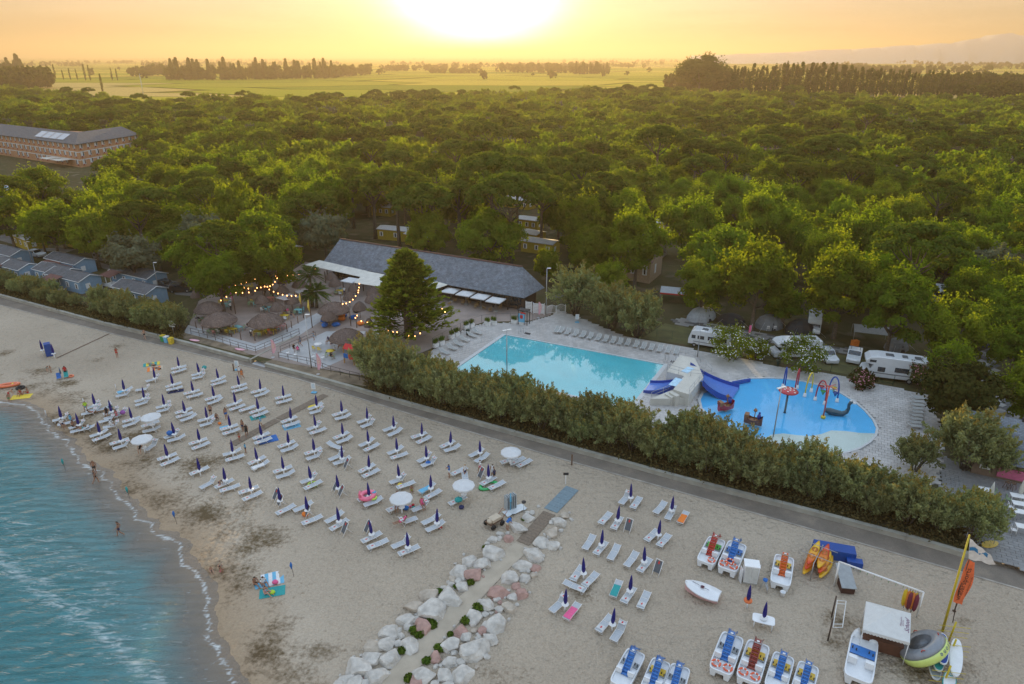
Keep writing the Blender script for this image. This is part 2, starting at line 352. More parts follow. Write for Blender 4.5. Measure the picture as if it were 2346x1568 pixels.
m2 = N('ShaderNodeMixShader'); L(fx.outputs[0], m2.inputs[0]); L(m1.outputs[0], m2.inputs[1]); L(gl.outputs[0], m2.inputs[2])
fn = N('ShaderNodeTexNoise', i_Scale=1.7, i_Detail=8.0, i_Roughness=.72, i_Distortion=1.2); L(mp.outputs[0], fn.inputs['Vector'])
fa = N('ShaderNodeMath', operation='ADD'); L(fn.outputs['Fac'], fa.inputs[0]); L(fo.outputs['Fac'], fa.inputs[1])
rfm = ramp(N, [(.72, (0,0,0)),(.98, (1,1,1))]); L(fa.outputs[0], rfm.inputs['Fac'])
fd = N('ShaderNodeBsdfDiffuse'); fd.inputs['Color'].default_value = (.72,.76,.76,1)
fm = N('ShaderNodeMath', operation='MULTIPLY'); L(rfm.outputs[0], fm.inputs[0]); fm.inputs[1].default_value = .75
m3 = N('ShaderNodeMixShader'); L(fm.outputs[0], m3.inputs[0]); L(m2.outputs[0], m3.inputs[1]); L(fd.outputs[0], m3.inputs[2]); L(m3.outputs[0], out.inputs['Surface'])
def sea_z(X, Y):
 d = -shore_d(X, Y); k = np.clip(d/14,0,1); c = pl_dist(X, Y, CREST)
 u = X*math.cos(R(33))+Y*math.sin(R(33)); v = -X*math.sin(R(33))+Y*math.cos(R(33))
 w = .05*np.sin(v*3.1+1.3*wob(X, Y, 5,2)+.3*u)+.03*np.sin(v*5.3+u*.7+2*wob(X, Y, 3,9))
 return -.10+k*(w+.16*np.exp(-(c/1.3)**2)-.05*np.exp(-((c+2)/1.5)**2))+.004
def foam_and_glint(X, Y):
 d = -shore_d(X, Y); c = pl_dist(X, Y, CREST); n = wob(X, Y, 4.5,3)
 f = .17*np.exp(-((c+.4*n)/1.1)**2)+.12*np.exp(-((c-3.2+.8*n)/2.2)**2)+.10*np.clip(d/6,0,1)  # crest terms are foam; the offshore term paints streaks of sky reflection
 for q, a, wd in ((.3,.42,.26),(1.6,.2,.35),(3.4,.14,.5),(6.0,.10,.8)): f = np.maximum(f, a*np.exp(-((d-q-.5*n*(q > 1))/wd)**2))
 return f*np.clip(1.0-0.0*Y, 0,1)-.02
SEA = grid_obj('sea', -110,6,18,92,.3, sea_z, m, {'depth': lambda X, Y: np.clip(-shore_d(X, Y)*.075+.02,0,1)*np.clip(1+.22*wob(X, Y, 9,5), .5,2), 'foam_and_glint': foam_and_glint}, keep=lambda X, Y: shore_d(X, Y) < .7)
# --- the land behind the sea wall, out to the horizon
m, t, N, b, L = nodes_of('land'); b.inputs['Roughness'].default_value = 1.0; b.inputs['Specular IOR Level'].default_value = 0.0
geo = N('ShaderNodeNewGeometry'); pos = geo.outputs['Position']
n1 = N('ShaderNodeTexNoise', i_Scale=.25, i_Detail=6.0); L(pos, n1.inputs['Vector'])
near = ramp(N, [(.35, (.10,.082,.05)),(.55, (.075,.072,.035)),(.7, (.15,.125,.09))]); L(n1.outputs['Fac'], near.inputs['Fac'])
mp = N('ShaderNodeMapping'); mp.inputs['Rotation'].default_value = (0,0, R(14)); mp.inputs['Scale'].default_value = (.0024,.0052,1); L(pos, mp.inputs['Vector'])
vo = N('ShaderNodeTexVoronoi', distance='CHEBYCHEV', i_Scale=1.0); vo.inputs['Randomness'].default_value = .75; L(mp.outputs[0], vo.inputs['Vector'])
sep = N('ShaderNodeSeparateColor'); L(vo.outputs['Color'], sep.inputs[0])
fld = ramp(N, [(0, (.30,.29,.03)),(.25, (.40,.34,.04)),(.45, (.22,.23,.028)),(.62, (.48,.37,.06)),(.8, (.32,.29,.035)),(.93, (.5,.36,.12))]); fld.color_ramp.interpolation = 'CONSTANT'; L(sep.outputs[0], fld.inputs['Fac'])
wvt = N('ShaderNodeTexWave', i_Scale=.05, i_Distortion=1.0); wvt.inputs['Detail'].default_value = 2; mp2 = N('ShaderNodeMapping'); mp2.inputs['Rotation'].default_value = (0,0, R(76)); L(pos, mp2.inputs['Vector']); L(mp2.outputs[0], wvt.inputs['Vector'])
rs = ramp(N, [(.2, (.86,.86,.86)),(.8, (1.1,1.1,1.1))]); L(wvt.outputs['Fac'], rs.inputs['Fac'])
ms = N('ShaderNodeMix', data_type='RGBA', blend_type='MULTIPLY'); ms.inputs[0].default_value = 1; L(fld.outputs[0], ms.inputs[6]); L(rs.outputs[0], ms.inputs[7])
vd = N('ShaderNodeTexVoronoi', distance='CHEBYCHEV', feature='F2', i_Scale=1.0); vd.inputs['Randomness'].default_value = .75; L(mp.outputs[0], vd.inputs['Vector'])
sb = N('ShaderNodeMath', operation='SUBTRACT'); L(vd.outputs['Distance'], sb.inputs[0]); L(vo.outputs['Distance'], sb.inputs[1])
rd = ramp(N, [(.02, (.35,.38,.3)),(.045, (1,1,1))]); L(sb.outputs[0], rd.inputs['Fac'])
md = N('ShaderNodeMix', data_type='RGBA', blend_type='MULTIPLY'); md.inputs[0].default_value = 1; L(ms.outputs[2], md.inputs[6]); L(rd.outputs[0], md.inputs[7])
sx = N('ShaderNodeSeparateXYZ'); L(pos, sx.inputs[0]); fr_ = N('ShaderNodeMapRange'); fr_.inputs['From Min'].default_value = 420; fr_.inputs['From Max'].default_value = 520; L(sx.outputs[1], fr_.inputs['Value'])
mf = N('ShaderNodeMix', data_type='RGBA'); L(fr_.outputs[0], mf.inputs[0]); L(near.outputs[0], mf.inputs[6]); L(md.outputs[2], mf.inputs[7]); L(mf.outputs[2], b.inputs['Base Color'])
bn = N('ShaderNodeBump', i_Distance=.3); bn.inputs['Strength'].default_value = .5; L(n1.outputs['Fac'], bn.inputs['Height']); L(bn.outputs[0], b.inputs['Normal'])
LAND = m
inner = [p.copy() for p in WALL_A+WALL_B]+[P(2346,1312), P(2700,1400)]
def off(pl, d):
 """polyline moved sideways by d metres (to its land side)"""
 o = []
 for i, p in enumerate(pl):
  a = pl[max(i-1,0)]; c = pl[min(i+1, len(pl)-1)]; q = (c-a); n = Vector((-q.y, q.x, 0)).normalized(); o.append(p+n*d)
 return o
land_edge = off(inner, .3)
far = 30000.0
mb = MB(); n = len(land_edge)
rows = [[(p.x, p.y, .46) for p in land_edge]]
for yy, k in ((260,1.0),(1200,4.0),(6000,22),(far, 90)):
 rows.append([(lerp(-300*k, 300*k, i/(n-1)), yy, .46) for i in range(n)])
for r_ in rows: mb.v += r_
for r in range(len(rows)-1):
 for i in range(n-1): mb.f.append((r*n+i, r*n+i+1, (r+1)*n+i+1, (r+1)*n+i)); mb.m.append(0); mb.sm.append(False)
mb.build('ground', LAND)['kind'] = 'structure'
# --- promenade with its pale kerb line
m, t, N, b, L = nodes_of('promenade_asphalt'); b.inputs['Roughness'].default_value = .9; b.inputs['Specular IOR Level'].default_value = .25
geo = N('ShaderNodeNewGeometry'); pos = geo.outputs['Position']
n1 = N('ShaderNodeTexNoise', i_Scale=.35, i_Detail=7.0, i_Roughness=.65); L(pos, n1.inputs['Vector'])
n2 = N('ShaderNodeTexNoise', i_Scale=14.0, i_Detail=4.0); L(pos, n2.inputs['Vector'])
r1 = ramp(N, [(.35, (.17,.147,.122)),(.55, (.215,.183,.15)),(.72, (.29,.243,.19))]); L(n1.outputs['Fac'], r1.inputs['Fac'])
r2 = ramp(N, [(.3, (.85,.85,.85)),(.7, (1.1,1.1,1.1))]); L(n2.outputs['Fac'], r2.inputs['Fac'])
mm = N('ShaderNodeMix', data_type='RGBA', blend_type='MULTIPLY'); mm.inputs[0].default_value = 1; L(r1.outputs[0], mm.inputs[6]); L(r2.outputs[0], mm.inputs[7]); L(mm.outputs[2], b.inputs['Base Color'])
bn = N('ShaderNodeBump', i_Distance=.02); bn.inputs['Strength'].default_value = .4; L(n2.outputs['Fac'], bn.inputs['Height']); L(bn.outputs[0], b.inputs['Normal'])
def resample(pl, n):
 ls = [0];
 for a, c in zip(pl[:-1], pl[1:]): ls.append(ls[-1]+(c-a).length)
 o = []
 for k in range(n):
  s = ls[-1]*k/(n-1); i = max(j for j in range(len(ls)-1) if ls[j] <= s+1e-6); o.append(pl[i].lerp(pl[i+1], (s-ls[i])/(ls[i+1]-ls[i])))
 return o
A_ = resample(PROM, 60); B_ = resample([p for p in inner], 60)
mb = MB(); mb.v = [(p.x, p.y, .03) for p in A_]+[(p.x, p.y, .03) for p in off(B_, .1)]
mb.f = [(i, i+1,61+i, 60+i) for i in range(59)]; mb.m = [0]*59; mb.sm = [False]*59
mb.build('promenade', m)['kind'] = 'structure'
KERB = pmat('pale_kerb', (.34,.31,.27), .9, var=.25, scale=.8)
mb = MB(); K0, K1 = off(A_, -.02), off(A_, .16)
for a, c in zip(range(59), range(1,60)):
 mb.add([K0[a]+Vector((0,0,-.1)), K0[c]+Vector((0,0,-.1)), K0[c]+Vector((0,0,.045)), K0[a]+Vector((0,0,.045)), K1[a]+Vector((0,0,.045)), K1[c]+Vector((0,0,.045))], [(0,1,2,3),(3,2,5,4)])
mb.build('kerb', KERB)['kind'] = 'structure'
# --- sea wall: cast in lengths, each with a joint
WCON = pmat('sea_wall_concrete', (.33,.32,.275), .9, var=.2, scale=.7, bump=.5, bscale=6)
def sea_wall(pl, label):
 w = empty('sea_wall', pl[0], 0, label, 'wall'); o = pl[0]
 total = sum((c-a).length for a, c in zip(pl[:-1], pl[1:])); n = max(2, int(total/5.5)); q = resample(pl, n+1); F, Bk, Cf = q, off(q, .42), off(q, -.05)
 for i in range(n):
  g = .012
  def at(pp, u, z): return tuple(pp[i].lerp(pp[i+1], u)-o+Vector((0,0, z)))
  e = .0025
  v = [at(F, e, -.15), at(F, 1-e, -.15), at(F, 1-e, .47), at(F, e, .47), at(Bk, e, .47), at(Bk, 1-e, .47), at(Cf, e, .47), at(Cf, 1-e, .47), at(Cf, e, .58), at(Cf, 1-e, .58), at(Bk, e, .58), at(Bk, 1-e, .58), at(Bk, e, -.15), at(Bk, 1-e, -.15)]
  f = [(0,1,2,3),(3,2,7,6),(6,7,9,8),(8,9,11,10),(10,11,13,12),(0,3,6,8,10,12),(1,13,11,9,7,2)]
  MB().add(v, f).build('wall_section', WCON, w)
sea_wall(WALL_A, 'low concrete sea wall along the promenade below the blue cabins and bar terrace')
sea_wall(WALL_B, 'long low concrete sea wall along the promenade under the tamarisk hedge')
# steps up the wall in the hedge run
# --- hills on the horizon, fields' haze
HILL = pmat('far_hill', (.42,.42,.42), .95, var=.15, scale=.0005)
def ridge(y0, pts, dep, name):
 mb = MB(); n = len(pts)
 for k, (dy, hk) in enumerate(((0,0),(dep*.25,.55),(dep*.5,1.0),(dep, 0))):
  for i, (x, h) in enumerate(pts):
   mb.v.append((x*(1+dy/y0), y0+dy+200*noise.noise((i*.7, k, 3)), max(0, h*hk*(1+.10*noise.noise((i*.9, k*2.1,0))))))
 for k in range(3):
  for i in range(n-1): mb.f.append((k*n+i, k*n+i+1, (k+1)*n+i+1, (k+1)*n+i)); mb.m.append(0); mb.sm.append(True)
 o = mb.build(name, HILL); o['kind'] = 'structure'; return o
def az(px, yd): return (px-1173)/FPX/cP*yd
Yh = 4500.0
prof = [(1500,0),(1680,8),(1760,14),(1850,17),(1930,24),(2000,30),(2040,38),(2075,47),(2110,46),(2150,47),(2200,50),(2260,49),(2346,47),(2450,55),(2600,45),(2800,50),(3000,20)]
pp = []
for i in range(90):
 x = lerp(1500,3000, i/89); j = max(k for k in range(len(prof)-1) if prof[k][0] <= x+1e-6); a, c = prof[j], prof[j+1]
 h = lerp(a[1], c[1], (x-a[0])/(c[0]-a[0])); h *= 1+.06*noise.noise((x*.03,0,0))+.03*noise.noise((x*.11,2,0))
 pp.append((az(x, Yh),(h*.86/FPX*Yh/cP+42)*(1 if h > .5 else 0)))
ridge(Yh*.97, pp, 700, 'hills')
# --- the air: warm evening haze
hz = bpy.data.materials.new('haze_air'); hz.use_nodes = True; t = hz.node_tree; t.nodes.clear()
va = t.nodes.new('ShaderNodeVolumePrincipled'); vo = t.nodes.new('ShaderNodeOutputMaterial'); t.links.new(va.outputs[0], vo.inputs['Volume'])
va.inputs['Density'].default_value = 2.1e-4; va.inputs['Anisotropy'].default_value = .5; va.inputs['Color'].default_value = (.485,.395,.285,1)
mb = MB(); mb.box((0,15450,91),(62000,31500,188)); hb = mb.build('haze', hz); tag(hb, 'thin golden evening haze over the plain', 'haze', kind='stuff')
# ================================================================== vegetation
def foliage(name, dark, light, trans=.45, tcol=None, objv=.18, tip=None, hue=.015):
 m, t, N, b, L = nodes_of(name); t.nodes.remove(b); out = t.nodes['Material Output']
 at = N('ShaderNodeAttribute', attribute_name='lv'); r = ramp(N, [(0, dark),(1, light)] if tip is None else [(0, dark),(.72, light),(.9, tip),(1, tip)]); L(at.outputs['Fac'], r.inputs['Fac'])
 oi = N('ShaderNodeObjectInfo'); hs = N('ShaderNodeHueSaturation')
 a = N('ShaderNodeMapRange'); a.inputs['To Min'].default_value = 1-objv; a.inputs['To Max'].default_value = 1+objv; L(oi.outputs['Random'], a.inputs['Value']); L(a.outputs[0], hs.inputs['Value'])
 mu = N('ShaderNodeMath', operation='MULTIPLY', i_Value=1.0); L(oi.outputs['Random'], mu.inputs[0]); mu.inputs[1].default_value = 7.31; fc = N('ShaderNodeMath', operation='FRACT'); L(mu.outputs[0], fc.inputs[0])
 h = N('ShaderNodeMapRange'); h.inputs['To Min'].default_value = .5-hue; h.inputs['To Max'].default_value = .5+hue; L(fc.outputs[0], h.inputs['Value']); L(h.outputs[0], hs.inputs['Hue'])
 L(r.outputs[0], hs.inputs['Color'])
 d = N('ShaderNodeBsdfDiffuse'); L(hs.outputs[0], d.inputs['Color']); tr = N('ShaderNodeBsdfTranslucent')
 tm = N('ShaderNodeMix', data_type='RGBA', blend_type='MULTIPLY'); tm.inputs[0].default_value = 1; L(hs.outputs[0], tm.inputs[6]); tm.inputs[7].default_value = (*(tcol or (1.7,1.6,.7)), 1); L(tm.outputs[2], tr.inputs['Color'])
 mx = N('ShaderNodeMixShader'); mx.inputs[0].default_value = trans; L(d.outputs[0], mx.inputs[1]); L(tr.outputs[0], mx.inputs[2])
 L(mx.outputs[0], out.inputs['Surface']); return m
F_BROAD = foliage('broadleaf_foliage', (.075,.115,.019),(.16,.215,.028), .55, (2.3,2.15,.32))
F_SILVER = foliage('silver_foliage', (.085,.098,.058),(.17,.19,.12), .35, (1.3,1.3,.8))
F_PINE = foliage('pine_foliage', (.055,.08,.017),(.115,.15,.025), .45, (2.2,2.05,.35))
F_POP = foliage('poplar_foliage', (.036,.05,.012),(.08,.10,.02), .4, (2.1,1.8,.4))
F_TAM = foliage('tamarisk_foliage', (.12,.14,.07),(.28,.31,.15), .45, (1.35,1.3,.75), tip=(.25,.20,.06), objv=.14)  # warm tip colour paints low sunlight onto the hedge tops
F_CYP = foliage('cypress_foliage', (.05,.078,.012),(.22,.25,.03), .4)
F_DARK = foliage('evergreen_foliage', (.028,.036,.012),(.085,.085,.024), .25)
F_PALM = foliage('palm_foliage', (.045,.08,.022),(.12,.17,.05), .35)
F_GRASS = foliage('tuft_foliage', (.05,.095,.015),(.12,.19,.03), .35)
BARK = pmat('bark', (.105,.082,.062), .9, var=.35, scale=5, bump=.6, bscale=14)
def leaf_mesh(name, C, Nn, S, lv, mat, seed=0, aspect=.6, along=None):
 """rhombic leaves: centres C, normals Nn, half lengths S; 'along' fixes the leaf's long axis"""
 rs = np.random.RandomState(seed); n = len(C)
 Nn = Nn/np.maximum(np.linalg.norm(Nn, axis=1, keepdims=True), 1e-6)
 A = rs.normal(size=(n, 3)) if along is None else along
 A = A-Nn*(A*Nn).sum(1, keepdims=True) if along is None else A
 A = A/np.maximum(np.linalg.norm(A, axis=1, keepdims=True), 1e-6); B = np.cross(Nn, A)
 B = B/np.maximum(np.linalg.norm(B, axis=1, keepdims=True), 1e-6)
 s = S[:, None]
 V = np.stack([C-A*s, C+B*s*aspect, C+A*s, C-B*s*aspect], 1).reshape(-1,3)
 me = bpy.data.meshes.new(name); me.vertices.add(4*n); me.vertices.foreach_set('co', V.astype(np.float32).ravel())
 me.loops.add(4*n); me.loops.foreach_set('vertex_index', np.arange(4*n, dtype=np.int32)); me.polygons.add(n); me.polygons.foreach_set('loop_start', np.arange(0,4*n, 4, dtype=np.int32))
 me.update(); a = me.attributes.new('lv', 'FLOAT', 'POINT'); a.data.foreach_set('value', np.repeat(np.clip(lv, 0,1), 4).astype(np.float32)); me.materials.append(mat)
 return me
def unit(rs, n):
 v = rs.normal(size=(n, 3)); return v/np.linalg.norm(v, axis=1, keepdims=True)
def broad_crown(seed, rx, rz, zc, nb=46, per=110, leaf=.26, spikes=.5, flat=1.0):
 rs = np.random.RandomState(seed); Cs, Ns, Ss, Ls = [], [], [], []
 lob = unit(rs, 5);
 for k in range(nb):
  d = unit(rs, 1)[0]; d[2] = d[2]*.75+.22; d /= np.linalg.norm(d)
  bump = 1+.22*max(0, (lob@d).max())-.15*rs.rand()
  q = rs.uniform(.5,.86)*bump; c = np.array([d[0]*rx*q, d[1]*rx*q, zc+d[2]*rz*q]); br = rx*rs.uniform(.2,.36)
  n = int(per*rs.uniform(.7,1.3)); u = unit(rs, n); u[:, 2] = np.where(u[:, 2] < -.3,-u[:, 2], u[:, 2])
  p = c+u*br*rs.uniform(.62,1.05, (n, 1))*np.array([1,1,.85]); tint = rs.uniform(-.18,.18)
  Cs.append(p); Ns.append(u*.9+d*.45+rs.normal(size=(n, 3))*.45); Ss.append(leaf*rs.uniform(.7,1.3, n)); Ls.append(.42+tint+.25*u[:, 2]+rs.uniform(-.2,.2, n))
  if spikes and d[2] > -.1:
   ns = int(5*spikes)+1
   for j in range(ns):
    e = d*.6+np.array([0,0,.9])+rs.normal(size=3)*.35; e /= np.linalg.norm(e); m = 9
    tt = np.linspace(.5,1.0+.75*spikes, m)[:, None]; st = c+unit(rs, 1)[0]*br*.5
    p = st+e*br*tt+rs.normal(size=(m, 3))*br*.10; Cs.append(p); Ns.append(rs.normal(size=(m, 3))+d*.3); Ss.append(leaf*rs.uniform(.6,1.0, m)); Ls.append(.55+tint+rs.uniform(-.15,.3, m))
 return [np.concatenate(x) for x in (Cs, Ns, Ss, Ls)]
def trunk_mb(seed, h, r, limbs, spread, lean=0.0):
 rnd = random.Random(seed); mb = MB(); top = Vector((lean, rnd.uniform(-.3,.3), h))
 mid = Vector((lean*.4,0, h*.5)); mb.tube([(0,0,-.2),(0,0,.25), mid, top], [r*1.5, r*1.1, r*.85, r*.55], 7)
 for k in range(limbs):
  a = 2*PI*k/limbs+rnd.uniform(-.4,.4); s = rnd.uniform(.7,1)*spread
  st = mid.lerp(top, rnd.uniform(.2,1)); e = st+Vector((math.cos(a)*s, math.sin(a)*s, spread*rnd.uniform(.6,1.1)))
  mb.tube([st, st.lerp(e, .5)+Vector((0,0,-.15*s)), e], [r*.5, r*.36, r*.14], 5)
 return mb
def tree_proto(name, crown_mesh, trunk, label, cat='tree', group=None, extra=None):
 o = empty(name, (0,0,0), 0, label, cat, group)
 trunk.build('trunk', BARK, o); c = bpy.data.objects.new('crown', crown_mesh); col.objects.link(c); c.parent = o
 for nm, me in (extra or []):
  e = bpy.data.objects.new(nm, me); col.objects.link(e); e.parent = o
 return proto(o)
G_WOOD = 'broadleaf trees of the camp site wood'
def zone(x, y):
 if x < -95 and y > 170: return 'standing near the brick hotel'
 if x < -52 and y < 185: return 'behind the blue cabins'
 if x < 12 and y < 190: return 'behind the long beach bar'
 if x >= 12 and y < 140: return 'above the camper pitches beside the pools'
 if x >= 12 and y < 230: return 'in the wood behind the camper pitches'
 return 'deep inside the camp site wood'
BROAD = []
for k, (rx, rz, zc, sp) in enumerate([(3.6,3.6,4.7,.5),(3.9,3.4,4.5,.9),(3.3,4.2,5.3,.8),(4.2,3.6,4.7,.3),(3.5,3.8,4.9,1.0),(3.0,3.0,4.0,.6)]):
 C, Nn, S, lv = broad_crown(11+k, rx, rz, zc, 56,230,.175, sp)
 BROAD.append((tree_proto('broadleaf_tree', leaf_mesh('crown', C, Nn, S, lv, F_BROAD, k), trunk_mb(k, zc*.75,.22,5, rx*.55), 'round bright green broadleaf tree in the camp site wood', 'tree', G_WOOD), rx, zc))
SILV = []
for k in range(2):
 C, Nn, S, lv = broad_crown(31+k, 3.2,2.7,3.9,48,130,.2,.3)
 SILV.append((tree_proto('silver_leaf_tree', leaf_mesh('crown', C, Nn, S, lv, F_SILVER, k), trunk_mb(40+k, 2.8,.2,5,1.8), 'rounded grey green silver leaved tree in the camp site wood', 'tree', 'silver leaved trees of the camp site'), 3.2,3.9))
def pine_crown(seed, rx, th, zc, nb=60, per=85, leaf=.24):
 rs = np.random.RandomState(seed); Cs, Ns, Ss, Ls = [], [], [], []
 for k in range(nb):
  a = rs.uniform(0,2*PI); q = math.sqrt(rs.rand())*.92; br = rx*rs.uniform(.15,.24)
  c = np.array([math.cos(a)*rx*q, math.sin(a)*rx*q, zc+th*(1-q*q)*.9-(rs.rand() < .3)*th*.6*rs.rand()]); n = int(per*rs.uniform(.7,1.2)); u = unit(rs, n); u[:, 2] = np.where(u[:, 2] < -.35,-u[:, 2], u[:, 2])
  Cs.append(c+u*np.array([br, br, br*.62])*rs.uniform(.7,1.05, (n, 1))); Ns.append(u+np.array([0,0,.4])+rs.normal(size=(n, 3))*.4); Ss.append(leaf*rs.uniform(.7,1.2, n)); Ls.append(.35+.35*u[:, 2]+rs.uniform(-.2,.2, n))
 return [np.concatenate(x) for x in (Cs, Ns, Ss, Ls)]
def pine_trunk(seed, h, r, rx, th):
 rnd = random.Random(seed); mb = MB(); ln = rnd.uniform(-.8,.8)
 mb.tube([(0,0,-.2),(ln*.1,0, h*.3),(ln*.5,0, h*.62),(ln*.6,.1, h*.82)], [r*1.3, r, r*.85, r*.7], 7)
 for k in range(9):
  a = 2*PI*k/9+rnd.uniform(-.3,.3); s = rx*rnd.uniform(.35,.85); st = Vector((ln*.5,0, h*rnd.uniform(.6,.82)))
  e = Vector((math.cos(a)*s, math.sin(a)*s, h+th*.2)); mb.tube([st, st.lerp(e, .45)+Vector((0,0,-.25)), e], [r*.45, r*.3, r*.12], 5)
 return mb
PINES = []
for k, (rx, th, zc) in enumerate([(4.6,2.2,8.6),(5.4,2.6,9.4),(3.8,2.0,7.8)]):
 C, Nn, S, lv = pine_crown(51+k, rx, th, zc, 66,90)
 PINES.append((tree_proto('umbrella_pine', leaf_mesh('crown', C, Nn, S, lv, F_PINE, k), pine_trunk(60+k, zc, .26, rx, th), 'flat topped dark green umbrella pine in the camp site wood', 'tree', 'umbrella pines of the camp site'), rx, zc+.8))
POPL = []
for k, (h, w) in enumerate([(24,2.0),(22,1.8),(25.5,2.3)]):
 rs = np.random.RandomState(70+k); Cs, Ns, Ss, Ls = [], [], [], []
 for j in range(46):
  f = rs.rand(); z = h*(.04+.94*f); ww = w*(.5+1.1*min(f*2.6,1)*(1-f)**.6)*.75; a = rs.uniform(0,2*PI); c = np.array([math.cos(a)*ww*.45, math.sin(a)*ww*.45, z]); n = 34; u = unit(rs, n)
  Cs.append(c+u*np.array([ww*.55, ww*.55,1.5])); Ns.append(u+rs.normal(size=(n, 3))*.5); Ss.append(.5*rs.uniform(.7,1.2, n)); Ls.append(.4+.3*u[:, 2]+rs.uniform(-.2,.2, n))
 C, Nn, S, lv = [np.concatenate(x) for x in (Cs, Ns, Ss, Ls)]
 mb = MB(); mb.tube([(0,0,-.3),(0,0, h*.5),(0,0, h*.9)], [.4,.25,.05], 6)
 POPL.append(tree_proto('poplar_tree', leaf_mesh('crown', C, Nn, S, lv, F_POP, k), mb, 'tall narrow poplar in the long row at the edge of the fields', 'tree', 'poplars in the row along the fields'))
def tam_mesh(seed, rx, h, n=8600, sunlit_z=.80):
 rs = np.random.RandomState(seed); Cs, Ns, Ss, Ls, Al = [], [], [], [], []
 npl = 105
 for k in range(npl):
  d = unit(rs, 1)[0]; d[2] = abs(d[2])*.9+.12*rs.rand(); d /= np.linalg.norm(d); q = rs.uniform(.45,1.0)
  base = np.array([d[0]*rx*q*.8, d[1]*rx*q*.8, h*.30+d[2]*h*.48*q]); e = d*.55+np.array([0,0,.75])+rs.normal(size=3)*.3; e /= np.linalg.norm(e); Lp = rs.uniform(.55,1.3)*h*.32; m = n//npl
  tt = rs.rand(m); sp = .27*(1-tt*.72); p = base+e*(tt*Lp)[:, None]+rs.normal(size=(m, 3))*sp[:, None]
  al = e*.7+rs.normal(size=(m, 3))*.55; Cs.append(p); Al.append(al); Ns.append(rs.normal(size=(m, 3))+d*.5); Ss.append(.155*rs.uniform(.6,1.3, m)); zz = p[:, 2]/h
  Ls.append(np.clip(.22+.45*tt+rs.uniform(-.18,.18, m), 0,.70)+np.where((zz > sunlit_z+.12*rs.rand(m)) & (tt > .35), .28,0))  # highest leaves take the painted sunlit tip colour
 C, Nn, S, lv, al = [np.concatenate(x) for x in (Cs, Ns, Ss, Ls, Al)]
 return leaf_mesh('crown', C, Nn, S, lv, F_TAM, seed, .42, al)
TAM = []
for k, (rx, h) in enumerate([(2.3,4.6),(2.1,4.1),(2.6,5.0),(2.2,4.4)]):
 rnd = random.Random(80+k); mb = MB()
 for j in range(7):
  a = 2*PI*j/7+rnd.uniform(-.3,.3); s = rx*rnd.uniform(.45,.9); mb.tube([(math.cos(a)*.15, math.sin(a)*.15,-.1),(math.cos(a)*s*.4, math.sin(a)*s*.4, h*.28),(math.cos(a)*s, math.sin(a)*s, h*.68)], [.09,.07,.02], 5)
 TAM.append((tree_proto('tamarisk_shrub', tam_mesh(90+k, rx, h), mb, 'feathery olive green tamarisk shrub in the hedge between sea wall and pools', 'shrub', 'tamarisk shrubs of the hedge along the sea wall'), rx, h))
def used(o):
 o['_used'] = True
def place_tree(pr, loc, rz, s, label=None, group=None):
 return copy_tree(pr, loc, rz, None, label, group, s)
# --- trees picked out one by one on the photograph: crown middle, crown width, kind
HAND = [(85,440,140, 'b3'),(240,497,112, 'b1'),(118,522,128, 'b0'),(212,548,90, 'b5'),(14,498,80, 'b2'),(585,560,145, 'b3'),(612,602,130, 'b1'),(500,640,112, 'b0'),(470,545,130, 's0'),(742,535,112, 's1'),(690,482,110, 'b4'),
 (1050,468,112, 'b2'),(1122,545,170, 'b3'),(985,540,110, 'b5'),(1328,532,132, 'b4'),(1420,512,118, 'b0'),(1252,612,62, 'b5'),(1580,520,142, 'b1'),(1652,590,150, 'b3'),(1612,655,110, 'b0'),(1736,652,150, 'b4'),(1880,560,135, 'b1'),(1930,668,150, 'b4'),(2052,712,128, 'b2'),(2190,762,140, 'b1'),(2325,700,130, 'b3'),(2180,845,95, 'b5'),(1800,700,80, 'b5'),(1750,520,140, 'b2'),(1990,560,140, 'b4'),
 (2330,800,110, 'b0'),(2380,900,150, 'b1'),(2290,610,130, 's1'),(550,500,100, 'b2'),(420,520,100, 'b1'),(330,470,120, 'b3'),(390,430,90, 'b0'),(640,430,110, 'b4'),(300,585,110, 's0'),(760,470,90, 'b2'),(1460,570,110, 'b2'),(1280,500,90, 'b5'),
 (905,412,165, 'p1'),(965,440,140, 'p0'),(850,418,110, 'p2'),(1045,332,112, 'p2'),(1105,352,125, 'p0'),(1125,398,200, 'p1'),(1185,392,165, 'p1'),(1262,385,140, 'p0'),(1335,376,122, 'p0'),(1382,422,122, 'p2'),(1292,352,92, 'p2'),(1510,318,115, 'p1'),(1050,432,112, 'p0'),(1242,432,125, 'p1'),(1325,432,140, 'p0'),(1170,442,160, 'p1'),(2110,560,180, 'p1'),(800,400,100, 'p0'),(1600,335,90, 'p2'),(1780,300,100, 'p0'),(1990,260,100, 'p1'),(1000,380,110, 'p0')]
taken = []
rnd = random.Random(3)
nb_ind = 0
for (x, y, w, k) in HAND:
 pr, rx, zc = {'b': BROAD, 's': SILV, 'p': PINES}[k[0]][int(k[1])]
 p = P(x, y, zc); s = w/2/ppm(p)/rx*1.04; s = min(max(s, .55), 1.6); p = P(x, y, zc*s+T0)
 zn = zone(p.x, p.y); place_tree(pr, (p.x, p.y, .42), rnd.uniform(0,6.28),(s, s, s*rnd.uniform(.95,1.08)), pr['label'].split(' in the')[0]+' '+zn, pr['group']+' '+zn); taken.append((p.x, p.y, rx*s)); nb_ind += k[0] == 'b'
